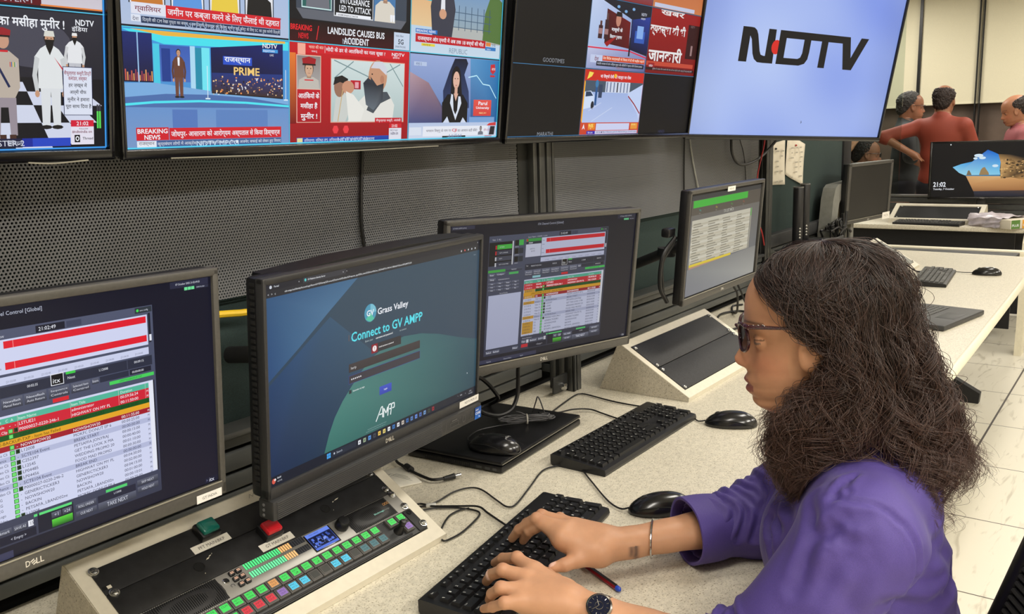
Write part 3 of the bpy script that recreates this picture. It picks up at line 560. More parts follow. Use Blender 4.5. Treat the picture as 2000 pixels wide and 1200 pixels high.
def person_fig(c, x, y0, h, top, legs, skin=(196, 150, 120), hair=(26, 22, 22), beard=False, w=1., cap=None):
    """a small standing figure in a television picture"""
    e = h/8
    c.poly([(x-e*.9*w, y0+e*.3), (x-e*.15, y0+e*.3), (x, y0+e*3.2), (x+e*.15, y0+e*.3), (x+e*.9*w, y0+e*.3), (x+e*1.*w, y0+e*4), (x-e*1.*w, y0+e*4)], legs)
    c.poly([(x-e*1.2*w, y0+e*3.4), (x+e*1.2*w, y0+e*3.4), (x+e*1.15*w, y0+e*5.5), (x+e*1.5*w, y0+e*5.9), (x+e*.9*w, y0+e*6.6), (x+e*.3, y0+e*6.9), (x-e*.3, y0+e*6.9), (x-e*.9*w, y0+e*6.6), (x-e*1.5*w, y0+e*5.9), (x-e*1.15*w, y0+e*5.5)], top)
    for s in (-1, 1):
        c.poly([(x+s*e*1.45*w, y0+e*6.0), (x+s*e*1.75*w, y0+e*4.4), (x+s*e*1.5*w, y0+e*3.1), (x+s*e*1.15*w, y0+e*3.2), (x+s*e*1.3*w, y0+e*4.5), (x+s*e*1.0*w, y0+e*5.8)], tuple(int(v*.9) for v in top)); c.ell(x+s*e*1.33*w, y0+e*2.95, e*.2, e*.3, skin, 8); c.ell(x+s*e*.55*w, y0+e*.2, e*.5, e*.18, (30, 28, 28), 8)
    c.rect(x-e*.22, y0+e*6.6, x+e*.22, y0+e*7.1, tuple(int(v*.85) for v in skin)); c.ell(x, y0+e*7.5, e*.45, e*.56, hair, 16); c.ell(x, y0+e*7.4, e*.37, e*.48, skin, 16)
    for s in (-1, 1): c.ell(x+s*e*.15, y0+e*7.45, e*.06, e*.04, (40, 30, 30), 6)
    c.rect(x-e*.12, y0+e*7.14, x+e*.12, y0+e*7.18, (130, 70, 66))
    if beard: c.poly([(x-e*.36, y0+e*7.35), (x+e*.36, y0+e*7.35), (x+e*.3, y0+e*6.8), (x, y0+e*6.1), (x-e*.3, y0+e*6.8)], (24, 22, 24))
    if cap: c.poly([(x-e*.45, y0+e*7.6), (x+e*.45, y0+e*7.6), (x+e*.36, y0+e*8.05), (x-e*.36, y0+e*8.05)], cap)
def bust(c, x, y0, w, h, top, skin, hair, collar=None):
    c.poly([(x-w/2, y0), (x+w/2, y0), (x+w*.46, y0+h*.28), (x+w*.2, y0+h*.38), (x-w*.2, y0+h*.38), (x-w*.46, y0+h*.28)], top); c.rect(x-w*.1, y0+h*.34, x+w*.1, y0+h*.48, tuple(int(v*.8) for v in skin)); c.ell(x, y0+h*.66, w*.215, h*.27, hair, 18); c.ell(x, y0+h*.61, w*.18, h*.225, skin, 18)
    for s in (-1, 1): c.ell(x+s*w*.075, y0+h*.645, w*.028, h*.018, (50, 36, 34), 8)
    c.rect(x-w*.06, y0+h*.49, x+w*.06, y0+h*.503, (150, 84, 80)); c.poly([(x-w*.02, y0+h*.55), (x+w*.02, y0+h*.55), (x, y0+h*.62)], tuple(int(v*.86) for v in skin))
def tv2_ui(c):
    c.rect(-.4705, -.2645, .4705, .2645, (20, 24, 40))
    # top row of the mosaic
    c.rect(-.468, .094, -.158, .262, (40, 60, 120), (70, 30, 40)); c.rect(-.155, .094, .157, .262, (150, 30, 36), (90, 16, 22)); c.rect(.16, .094, .468, .262, (30, 80, 130), (60, 120, 150))
    t_l(c, 'NDTV 24X7', -.37, .10, .012, WHT); t_l(c, 'TIMES NOW', -.05, .10, .012, WHT); t_l(c, 'AAJ TAK', .28, .10, .012, WHT)
    # row two, left: Hindi news with a row of portraits
    c.rect(-.468, -.088, -.157, .089, (150, 178, 222), (176, 192, 220)); c.line([(-.452, .07), (-.452, -.058), (-.174, -.058)], .0025, (120, 44, 60))
    for k, q in enumerate(((196, 120, 50), (90, 150, 220), (230, 200, 70), (24, 24, 26))):
        x = -.425+k*.0685; c.rect(x-.030, -.058, x+.030, .04, (40, 50, 64)); c.rect(x-.028, -.058, x+.028, .038, (225, 228, 235)); bust(c, x, -.058, .052, .085, q, (198, 152, 120) if k < 3 else (24, 24, 26), (30, 24, 24))
    c.rect(-.395, -.0745, -.1755, -.0565, (208, 34, 46)); c.text('जमीन पर कब्जा करने के लिए फैलाई थी दहशत', -.392, -.0735, -.178, -.0585, WHT, .012); c.rect(-.452, -.0725, -.395, -.0565, (222, 224, 238)); c.text('ग्वालियर', -.446, -.0705, -.403, -.0595, (120, 24, 50), .01)
    c.rect(-.436, -.0845, -.1755, -.075, (34, 52, 86)); c.text('दिल्ली की CM रेखा गुप्ता का बयान • अब दिल्ली में हर घर को मिलेगा पानी • हाई कोर्ट के लिए SC का रुख करेगी दिल्ली', -.434, -.0835, -.1765, -.0762, (214, 222, 236)); c.rect(-.452, -.083, -.437, -.0735, (220, 226, 240)); c.text('देश', -.450, -.082, -.440, -.0755, (50, 40, 70))
    t_l(c, 'NDTV RAJASTH', -.363, -.0862, .009, (150, 170, 200), 0, .72)
    # row two, middle
    c.rect(-.155, -.090, .1565, .089, (16, 18, 24)); c.rect(-.14, -.036, .145, .08, (60, 70, 84)); c.poly([(-.14, -.036), (-.125, -.052), (.13, -.052), (.145, -.036)], (96, 100, 110)); c.rect(-.128, -.034, -.057, .07, (196, 226, 226)); c.rect(-.126, -.032, -.059, .068, (40, 96, 92)); bust(c, -.090, -.032, .056, .10, (110, 112, 122), (206, 160, 130), (30, 26, 26))
    c.rect(-.0515, -.042, .0505, .07, (200, 204, 210)); c.rect(-.0495, -.040, .0485, .068, (18, 20, 26)); c.text("'INTOLERANCE", -.038, -.019, .040, -.0075, WHT, .016); c.text("LED TO ATTACK'", -.038, -.0325, .044, -.0215, WHT, .016); c.text('JUSTICE BACKS', -.038, -.004, .040, .006, WHT, .016); c.rect(-.046, -.041, .044, -.0355, WHT); t_l(c, 'RASHMI RANJAN & THAKTAR', -.042, -.0402, .003, INK, .01, .55)
    c.rect(.0525, -.042, .112, .07, (70, 120, 170)); bust(c, .083, -.042, .058, .10, (214, 208, 196), (206, 160, 130), (120, 110, 110)); t_l(c, '"', .097, -.058, .030, WHT, .03)
    c.rect(-.155, -.090, .1565, -.0545, (22, 8, 12), (60, 10, 18)); c.text('BREAKING', -.153, -.072, -.104, -.0625, (230, 34, 44), .02); c.text('NEWS', -.135, -.0855, -.112, -.076, (214, 26, 40), .02); c.line([(-.093, -.086), (-.088, -.062)], .0018, (220, 40, 50)); c.text('LANDSLIDE CAUSES BUS', -.066, -.0735, .083, -.0615, WHT, .02); c.text('ACCIDENT', -.026, -.0885, .040, -.0765, WHT, .02); t_l(c, 'NDTV', -.030, -.0885, .010, (170, 178, 190), 0, .5)
    c.rect(.110, -.090, .1565, -.058, (196, 210, 230)); t_l(c, "India's Best", .115, -.066, .0042, (60, 70, 90), 0, .5); t_l(c, '5G', .122, -.0795, .0095, (40, 46, 60), .02, .6); t_l(c, 'SMARTPHONE', .114, -.0865, .004, (60, 70, 90), 0, .5)
    # row two, right
    c.rect(.160, -.092, .4685, .089, (150, 190, 224), (196, 214, 230)); c.rect(.160, -.04, .275, .089, (216, 150, 96), (226, 196, 150)); c.rect(.160, .01, .275, .03, (60, 190, 200)); c.rect(.275, -.045, .4685, .089, (86, 140, 200), (150, 168, 176)); c.rect(.275, -.062, .4685, -.035, (176, 180, 178)); c.poly([(.40, -.055), (.4685, -.06), (.4685, .03), (.43, .05), (.405, .0)], (84, 116, 60))
    for k in range(7): c.rect(.29+k*.022, -.04, .292+k*.022, .01, (60, 84, 110))
    for k in range(3): c.rect(.29, -.035+k*.015, .43, -.0335+k*.015, (70, 96, 120))
    c.poly([(.226, -.058), (.29, -.058), (.300, .0), (.285, .05), (.258, .06), (.232, .05), (.218, 0)], (58, 60, 74)); c.poly([(.25, -.02), (.266, -.02), (.262, .05), (.253, .05)], (225, 228, 235)); c.ell(.258, .078, .017, .022, (200, 150, 120)); c.ell(.258, -.012, .012, .010, (206, 156, 126)); c.rect(.1735, -.0535, .242, -.0455, (40, 110, 190)); c.text('BREAKING NEWS', .176, -.052, .236, -.0468, WHT, .012)
    c.rect(.1735, -.0715, .4115, -.0555, (188, 26, 40)); c.text('राजस्थान और एमपी में अब तक 18 बच्चों की मौत', .180, -.0705, .405, -.058, WHT, .014); c.rect(.193, -.078, .236, -.073, (226, 206, 60)); t_l(c, 'UPDATED BY', .197, -.0772, .003, INK, 0, .6); c.rect(.414, -.066, .432, -.058, (220, 130, 60)); t_l(c, '21:02', .436, -.065, .0055, (40, 60, 90), .01, .5); c.rect(.412, -.075, .452, -.0675, (50, 120, 190)); t_l(c, 'India.in', .418, -.0738, .004, WHT, 0, .55); t_l(c, 'REPUBLIC', .283, -.0875, .0105, (120, 140, 160), 0, .6)
    # bottom row, left: studio
    c.rect(-.470, -.266, -.157, -.0925, (60, 150, 220), (90, 140, 200)); c.poly([(-.468, -.094), (-.158, -.094), (-.158, -.108), (-.40, -.112), (-.45, -.100)], (70, 222, 236)); c.poly([(-.455, -.0935), (-.165, -.0935), (-.165, -.0970), (-.40, -.1000)], (232, 180, 66)); c.rect(-.468, -.168, -.420, -.098, (24, 40, 110), (20, 20, 50)); 
    for k in range(14): c.rect(-.466+k*.0033, -.166, -.4640+k*.0033, -.150-(k*7 % 5)*.002, ((200, 90, 70), (220, 150, 90), (150, 60, 80))[k % 3])
    c.rect(-.445, -.168, -.443, -.098, (150, 190, 230)); c.rect(-.419, -.170, -.408, -.112, (70, 200, 226)); c.rect(-.408, -.166, -.355, -.113, (58, 92, 178), (70, 110, 190)); c.rect(-.405, -.166, -.390, -.118, (30, 60, 140)); c.rect(-.355, -.180, -.346, -.112, (170, 215, 240)); c.rect(-.346, -.178, -.334, -.114, (30, 140, 170)); c.rect(-.334, -.180, -.319, -.113, (110, 226, 240))
    c.poly([(-.470, -.170), (-.42, -.168), (-.32, -.178), (-.158, -.190), (-.158, -.215), (-.470, -.215)], (120, 170, 220)); c.poly([(-.470, -.190), (-.40, -.184), (-.32, -.184), (-.24, -.188), (-.158, -.198), (-.158, -.215), (-.470, -.215)], (76, 110, 170)); c.line([(-.470, -.2005), (-.42, -.1965), (-.34, -.194), (-.25, -.1955), (-.158, -.2005)], .0035, (80, 226, 240)); c.rect(-.470, -.2640, -.158, -.2040, (104, 146, 202), (120, 150, 196)); c.rect(-.39, -.235, -.345, -.207, (84, 120, 186)); c.rect(-.31, -.235, -.205, -.207, (92, 130, 190))
    c.poly([(-.317, -.112), (-.1705, -.098), (-.1705, -.1885), (-.317, -.1815)], [(16, 24, 80), (18, 34, 110), (16, 14, 24), (18, 16, 26)]); c.poly([(-.316, -.150), (-.172, -.148), (-.172, -.187), (-.316, -.180)], [(30, 50, 120), (30, 56, 130), (60, 44, 40), (60, 44, 40)])
    rr = random.Random(3)
    for k in range(150): x = -.315+rr.random()*.142; y = -.184+rr.random()*.028; c.rect(x, y, x+.0015+rr.random()*.002, y+.0010+rr.random()*.002, rr.choice([(240, 200, 140), (220, 220, 230), (120, 90, 80), (240, 150, 80), (40, 30, 36)]))
    c.rect(-.294, -.1365, -.2365, -.1235, (40, 80, 200)); c.text('राजस्थान', -.2915, -.1350, -.2395, -.1245, WHT, .02); c.text('PRIME', -.2735, -.1520, -.2210, -.1395, (238, 200, 120), .02); c.text('NDTV', -.2140, -.1065, -.1830, -.0995, WHT, .02); c.rect(-.2145, -.1135, -.1815, -.1080, (60, 150, 220)); t_l(c, 'RAJASTHAN', -.213, -.1125, .0035, WHT, 0, .55); t_l(c, 'LIVE', -.199, -.119, .0035, WHT, 0, .55)
    person_fig(c, -.376, -.190, .072, (104, 64, 50), (110, 70, 56), w=.82); c.poly([(-.378, -.130), (-.374, -.130), (-.3745, -.142), (-.3775, -.142)], WHT)
    for x in (-.325, -.165): c.rect(x, -.190, x+.0012, -.140, (220, 235, 245)); c.rect(x-.004, -.191, x+.005, -.189, (220, 235, 245))
    c.rect(-.4525, -.2525, -.3975, -.2335, (206, 30, 44)); c.text('BREAKING', -.4505, -.2425, -.3995, -.2355, WHT, .02); c.text('NEWS', -.4395, -.2515, -.4125, -.2445, WHT, .02); c.rect(-.3965, -.2525, -.1755, -.2345, (206, 30, 44)); c.text('जोधपुर- आसाराम को आरोग्यम अस्पताल से किया डिस्चार्ज', -.3935, -.2505, -.1785, -.2375, WHT, .014)
    c.rect(-.4185, -.2635, -.1755, -.2530, (70, 96, 146)); c.text('कुप्रबंधन लोगों में आक्रोश, पूरा प्रशासन जिम्मेदार टीम ■ अजमेर: सफाई को लेकर हुए विवाद', -.4175, -.2620, -.1765, -.2545, (222, 230, 240)); c.rect(-.4520, -.2630, -.4195, -.2535, (226, 230, 240)); c.text('राजस्थान', -.4490, -.2610, -.4230, -.2550, (50, 40, 60)); t_l(c, 'NDTV MPCG', -.349, -.2632, .0085, (200, 220, 240), 0, .72)
    # bottom row, middle: red bulletin
    c.rect(-.155, -.2665, .1575, -.0925, (196, 24, 34), (150, 16, 28)); c.rect(-.155, -.230, -.1415, -.110, (226, 120, 50), (120, 12, 20)); c.rect(-.137, -.112, -.119, -.0935, (240, 170, 150)); c.rect(-.119, -.1085, .1535, -.0935, (206, 28, 42)); c.text('भारत की बात', -.111, -.1010, -.076, -.0945, (246, 220, 200)); t_l(c, 'जानता हूं', -.105, -.107, .003, WHT); c.rect(-.073, -.107, -.0722, -.095, WHT); c.text('मोदी के डर से आतंकियों का गला सूखा ?', -.070, -.1060, .086, -.0955, WHT, .012); c.text('NDTV', .105, -.1030, .142, -.0970, WHT, .02); c.text('इंडिया', .108, -.1080, .128, -.1035, WHT)
    c.rect(-.140, -.2285, -.082, -.1125, (226, 190, 170)); c.rect(-.1385, -.1700, -.0835, -.1140, (136, 128, 126), (170, 166, 164)); bust(c, -.111, -.1700, .050, .054, (190, 184, 176), (206, 166, 138), (90, 70, 60)); c.poly([(-.1255, -.1275), (-.0965, -.1275), (-.0945, -.1185), (-.111, -.1150), (-.1275, -.1185)], (160, 26, 36)); c.rect(-.1265, -.1300, -.0955, -.1270, (40, 26, 26)); c.rect(-.1215, -.1560, -.1005, -.1540, (210, 40, 50)); c.rect(-.1385, -.2275, -.0835, -.1710, (190, 24, 40), (170, 18, 34))
    c.text('आतंकियों के', -.1360, -.1865, -.0860, -.1755, WHT, .02); c.text('मसीहा हैं', -.1310, -.2050, -.0905, -.1930, WHT, .02); c.text('मुनीर !', -.1305, -.2250, -.0910, -.2105, WHT, .02)
    c.rect(-.0580, -.2290, .1440, -.1150, (226, 160, 140)); c.rect(-.0565, -.2275, .1425, -.1165, (206, 220, 220), (170, 190, 190))
    for a, b in (((-.05, -.118), (.06, -.150)), ((.13, -.118), (.03, -.160)), ((-.05, -.15), (.0, -.118)), ((.10, -.118), (.14, -.16))): c.line([a, b], .002, (120, 146, 150))
    c.poly([(-.052, -.2270), (-.02, -.2270), (.0, -.19), (-.02, -.168), (-.045, -.185)], (200, 204, 200)); c.ell(-.036, -.165, .014, .018, (150, 110, 90)); c.poly([(-.052, -.162), (-.048, -.148), (-.03, -.144), (-.014, -.150), (-.018, -.160), (-.035, -.156)], (30, 28, 30))
    c.poly([(-.015, -.2270), (.110, -.2270), (.115, -.196), (.100, -.176), (.075, -.168), (.040, -.172), (.015, -.190)], (222, 222, 216)); c.poly([(.036, -.2060), (.055, -.1720), (.093, -.1710), (.104, -.1830), (.075, -.1930), (.055, -.2120)], (72, 80, 88)); c.ell(.066, -.143, .026, .030, (196, 146, 116), 22); c.poly([(.044, -.142), (.026, -.156), (.034, -.196), (.055, -.206), (.080, -.186), (.083, -.155), (.064, -.160)], [(50, 58, 70), (40, 46, 58), (90, 100, 112), (100, 110, 120), (60, 66, 76), (40, 40, 46), (44, 48, 58)])
    c.poly([(.046, -.128), (.056, -.116), (.078, -.115), (.092, -.128), (.090, -.140), (.070, -.128)], (206, 208, 220)); c.ell(.078, -.148, .006, .008, (180, 126, 100), 10); c.ell(.050, -.139, .002, .0015, (40, 30, 30), 8); c.poly([(.040, -.147), (.045, -.140), (.047, -.150)], (186, 136, 106)); c.rect(-.0075, -.1680, .0195, -.1520, (190, 26, 44), (150, 16, 34)); c.rect(.004, -.166, .014, -.155, (226, 160, 170)); c.ell(-.014, -.165, .016, .012, (198, 144, 116), 14); c.poly([(-.02, -.172), (.0, -.178), (.03, -.205), (.02, -.2270), (-.012, -.2270)], (228, 228, 222)); c.line([(-.028, -.170), (-.040, -.2270)], .002, (200, 170, 120))
    c.rect(.060, -.2300, .1385, -.2205, (196, 22, 40)); c.text('सैफुल्लाह कसूरी, आतंकी', .063, -.2288, .135, -.2222, WHT); c.rect(.1015, -.2400, .1385, -.2315, (206, 30, 44)); t_l(c, '21:02', .109, -.2388, .0055, WHT, .01, .6); c.rect(.1015, -.2655, .1385, -.2405, (220, 220, 232)); t_l(c, 'ndtv.in', .106, -.2535, .0065, (60, 50, 90), .01, .55); t_l(c, 'हिंदी में खबर', .105, -.2465, .003, (80, 70, 100), 0, .7)
    for x in (-.045, -.018): c.ell(x, -.2415, .008, .008, (232, 60, 70), 6)
    c.rect(-.140, -.2700+.0045, .1010, -.2545, (30, 70, 170), (24, 54, 150)); c.rect(-.139, -.2650, -.126, -.2555, (226, 214, 150)); c.text('हरियाणा: वरिष्ठ IPS अधिकारी वाई पूरन कुमार ने की आत्महत्या', -.122, -.2640, .060, -.2560, (222, 226, 240)); t_l(c, 'NDTV INDIA', -.040, -.2645, .0088, (170, 190, 230), 0, .7)
    # bottom row, right: presenter before a stormy sky
    c.rect(.1600, -.2665, .4690, -.0945, (150, 168, 214), (60, 100, 160)); c.poly([(.16, -.13), (.22, -.15), (.27, -.20), (.29, -.232), (.16, -.232)], [(180, 150, 160), (150, 120, 130), (70, 76, 120), (60, 66, 110), (70, 80, 130)]); c.poly([(.36, -.095), (.4690, -.095), (.4690, -.232), (.37, -.232)], [(90, 150, 200), (40, 120, 180), (30, 90, 150), (50, 80, 140)]); c.line([(.355, -.135), (.385, -.130), (.41, -.148), (.435, -.150), (.463, -.178)], .0022, (190, 236, 250)); c.poly([(.272, -.208), (.268, -.165), (.288, -.125), (.305, -.098), (.345, -.0965), (.352, -.106), (.340, -.130), (.358, -.165), (.362, -.200)], [(40, 52, 90), (36, 48, 84), (30, 38, 66), (22, 26, 46), (22, 26, 46), (26, 32, 54), (34, 46, 80), (40, 56, 96), (50, 66, 110)])
    c.poly([(.268, -.236), (.266, -.190), (.284, -.172), (.338, -.172), (.356, -.190), (.356, -.236)], (18, 18, 22)); c.poly([(.297, -.170), (.327, -.170), (.333, -.190), (.314, -.226), (.293, -.190)], (214, 222, 236)); c.poly([(.302, -.170), (.322, -.170), (.319, -.205), (.313, -.214), (.306, -.205)], (20, 18, 22)); c.ell(.312, -.139, .0165, .026, (24, 20, 24), 20); c.poly([(.296, -.140), (.328, -.140), (.334, -.175), (.326, -.176), (.300, -.172), (.294, -.170)], (24, 20, 24)); c.ell(.312, -.142, .0115, .018, (222, 178, 158), 18); c.rect(.307, -.172, .317, -.155, (214, 168, 148)); c.poly([(.304, -.170), (.320, -.170), (.312, -.186)], (216, 170, 150))
    for x in (.3075, .3165): c.ell(x, -.139, .0018, .0012, (40, 28, 30), 8)
    c.rect(.309, -.1535, .315, -.1522, (170, 80, 84)); c.ell(.300, -.2365, .013, .0055, (216, 166, 144), 12); c.ell(.322, -.2365, .013, .0055, (216, 166, 144), 12); c.poly([(.268, -.234), (.285, -.218), (.296, -.236), (.276, -.242)], (206, 216, 236)); c.poly([(.356, -.234), (.340, -.220), (.328, -.236), (.348, -.242)], (206, 216, 236))
    c.rect(.172, -.1175, .212, -.1095, (180, 196, 226)); t_l(c, 'शार्प 2', .178, -.116, .005, (60, 80, 130)); c.rect(.378, -.2170, .4455, -.1820, (226, 84, 74), (210, 66, 60)); c.text('Parul', .396, -.1935, .430, -.1855, WHT, .02); c.text('University', .388, -.2035, .438, -.1965, WHT, .02); t_l(c, 'NAAC A++', .400, -.2125, .004, (246, 220, 150), .01, .6); c.poly([(.436, -.105), (.452, -.103), (.456, -.118), (.446, -.126), (.436, -.120)], (196, 44, 54)); t_l(c, 'आज', .440, -.117, .006, WHT); c.rect(.436, -.1315, .454, -.1275, (196, 44, 54)); c.rect(.364, -.232, .460, -.2195, (120, 160, 210)); c.rect(.1600, -.2665, .4690, -.2310, (180, 196, 226), (206, 214, 232)); c.rect(.205, -.2590, .436, -.2385, (226, 230, 240)); c.text('भगवान विष्णु के नाम पर', .216, -.2520, .300, -.2440, (60, 50, 70)); c.text('CJI', .303, -.2520, .320, -.2440, (200, 30, 44), .02); c.text('का अपमान सही कैसे?', .323, -.2520, .395, -.2440, (60, 50, 70)); bust(c, .408, -.2585, .020, .021, (110, 116, 130), (150, 140, 140), (50, 50, 56)); c.text('ब्लैक & व्हाइट', .420, -.2520, .445, -.2440, (170, 50, 110)); c.poly([(.440, -.2590), (.460, -.2590), (.463, -.2400), (.445, -.2400)], (44, 40, 46)); c.poly([(.430, -.2385), (.466, -.2385), (.466, -.2310), (.440, -.2330)], (206, 60, 60)); c.rect(.270, -.2650, .352, -.2590, (24, 24, 30)); t_l(c, 'AAJTAK', .290, -.2635, .0085, (120, 140, 180), 0, .72); t_l(c, 'SHOW NAME', .286, -.2638, .0035, (150, 160, 180), 0, .8); c.rect(.424, -.2660, .452, -.2610, (206, 50, 54)); c.rect(.162, -.2560, .200, -.2400, (214, 222, 236))
    for x in (-.156, .1585): c.rect(x-.0008, -.2665, x+.0008, .2645, (80, 200, 230))
    for y in (-.0915, .0915): c.rect(-.4705, y-.0008, .4705, y+.0008, (80, 200, 230))
    c.line([(-.4695, .264), (-.4695, -.2635), (.4695, -.2635), (.4695, .264)], .0022, (80, 206, 240))
def tv1_ui(c):
    c.rect(-.4705, -.2645, .4705, .2645, (18, 20, 32))
    c.rect(-.468, -.082, .468, .262, (90, 30, 40), (70, 50, 60)); c.rect(.388, -.0835, .468, .05, (150, 140, 160), (206, 200, 210)); c.rect(.30, -.0835, .388, .05, (110, 24, 34), (90, 12, 24)); c.rect(.43, -.0695, .462, -.0635, (60, 140, 80)); c.rect(.387, -.0835, .468, -.0815, (230, 130, 60)); t_l(c, 'CLUSTER-1', .318, -.0815, .0085, (190, 190, 205), 0, .62)
    c.rect(-.468, -.262, .157, -.088, (60, 70, 100), (40, 44, 60)); c.rect(.160, -.263, .468, -.0895, (44, 44, 56), (16, 16, 22)); c.poly([(.160, -.172), (.468, -.172), (.468, -.2635), (.160, -.2635)], (20, 20, 26))
    for r in range(5):
        for k in range(8):
            if (r+k) % 2 == 0:
                y1 = -.178-(r*r*.9+r*3)*.0030; y0 = -.178-((r+1)**2*.9+(r+1)*3)*.0030; y0 = max(y0, -.2630)
                if y1 <= y0: continue
                xa = lambda q, y: .33+(q-3.6)*(.022+(-.178-y)*.30)
                P = [(xa(k, y0), y0), (xa(k+1, y0), y0), (xa(k+1, y1), y1), (xa(k, y1), y1)]
                if all(.16 < p[0] < .468 for p in P): c.poly(P, (206, 212, 232))
    c.ell(.375, -.13, .05, .03, (70, 70, 84)); c.text('आतंकियों का मसीहा मुनीर !', .285, -.1140, .4165, -.0965, WHT, .02); c.text('NDTV', .4310, -.1040, .4560, -.0965, WHT, .02); c.text('इंडिया', .4260, -.1120, .4470, -.1045, WHT, .01)
    person_fig(c, .429, -.180, .066, (226, 228, 232), (190, 192, 200), beard=True, cap=(230, 230, 230)); person_fig(c, .396, -.238, .124, (222, 226, 228), (216, 220, 224), beard=True, w=.85, cap=(214, 214, 206))
    c.poly([(.318, -.196), (.318, -.150), (.332, -.141), (.346, -.141), (.357, -.150), (.3575, -.185), (.350, -.200)], (184, 172, 160)); c.poly([(.326, -.198), (.352, -.198), (.352, -.2450), (.3435, -.2450), (.3420, -.210), (.333, -.210), (.331, -.2450), (.324, -.2450)], (150, 140, 150)); c.ell(.339, -.129, .0075, .0095, (196, 150, 126)); c.poly([(.330, -.1225), (.348, -.1225), (.349, -.116), (.339, -.113), (.329, -.116)], (150, 30, 40)); c.rect(.3305, -.1245, .3475, -.1222, (30, 24, 26)); c.rect(.3335, -.1425, .3445, -.1400, (200, 40, 50))
    for k in range(2): c.rect(.3420-k*.012, -.2500, .3500-k*.012, -.2440, (70, 44, 36))
    for k in range(5): c.rect(.346+k*.0018, -.160, .3470+k*.0018, -.154, ((200, 60, 60), (60, 90, 160), (220, 200, 90), (80, 150, 90), (190, 190, 200))[k])
    c.line([(.326, -.148), (.3445, -.185)], .003, (30, 40, 80)); c.poly([(.4010, -.145), (.413, -.160), (.4140, -.165)], (200, 24, 50)); c.rect(.4120, -.2195, .4515, -.1565, (30, 40, 80)); c.rect(.4128, -.2187, .4507, -.1573, (218, 224, 240))
    for s, x0, x1, y, q in (('सैफुल्लाह कसूरी,डिप्टी', .4135, .4500, -.1660, (140, 20, 50)), ('कमांडर, लश्कर', .4190, .4440, -.1730, (140, 20, 50)), ('हर ज़ख्म में', .4190, .4440, -.1815, INK), ('आर्मी चीफ', .4205, .4430, -.1905, INK), ('मुनीर ने हमारा', .4170, .4470, -.2000, INK), ('पूरा साथ दिया है', .4145, .4495, -.2090, INK)): c.text(s, x0, y-.0025, x1, y+.0048, q, .01)
    c.rect(.4210, -.2345, .4525, -.2260, (208, 30, 56)); t_l(c, '21:02', .4285, -.2328, .0052, WHT, .012, .62); c.rect(.4210, -.2585, .4525, -.2345, (226, 222, 236)); t_l(c, 'FOLLOW', .4320, -.2385, .0022, INK); t_l(c, '#ndtvindia on', .4225, -.2430, .0038, (110, 30, 60), .01, .55); c.rect(.4255, -.2555, .4330, -.2455, (16, 16, 20)); c.ell(.4293, -.2505, .0026, .0034, WHT, 12); c.ell(.4293, -.2505, .0014, .0020, (16, 16, 20), 10); t_l(c, 'Thread', .4365, -.2520, .0036, INK, .01, .6)
    for x in (.4572, .4605): c.rect(x, -.2370, x+.0024, -.2140, (90, 220, 90)); c.rect(x, -.2140, x+.0024, -.2050, (60, 60, 70))
    c.rect(.16, -.2600, .3700, -.2490, (26, 44, 150)); c.rect(.3700, -.2600, .42, -.2490, (40, 70, 190)); c.rect(.160, -.2605, .3570, -.2490, (24, 28, 60)); t_l(c, 'CLUSTER-2', .306, -.2585, .0075, (214, 218, 230), 0, .62); c.text('डिजिटल', .3380, -.2575, .3570, -.2510, (190, 196, 214))
    c.line([(.4695, .264), (.4695, -.2630), (-.4695, -.2630)], .0022, (60, 150, 230)); c.rect(.1585, -.2640, .1600, .2645, (80, 200, 230)); c.rect(-.4705, -.0880, .4705, -.0866, (80, 190, 230))
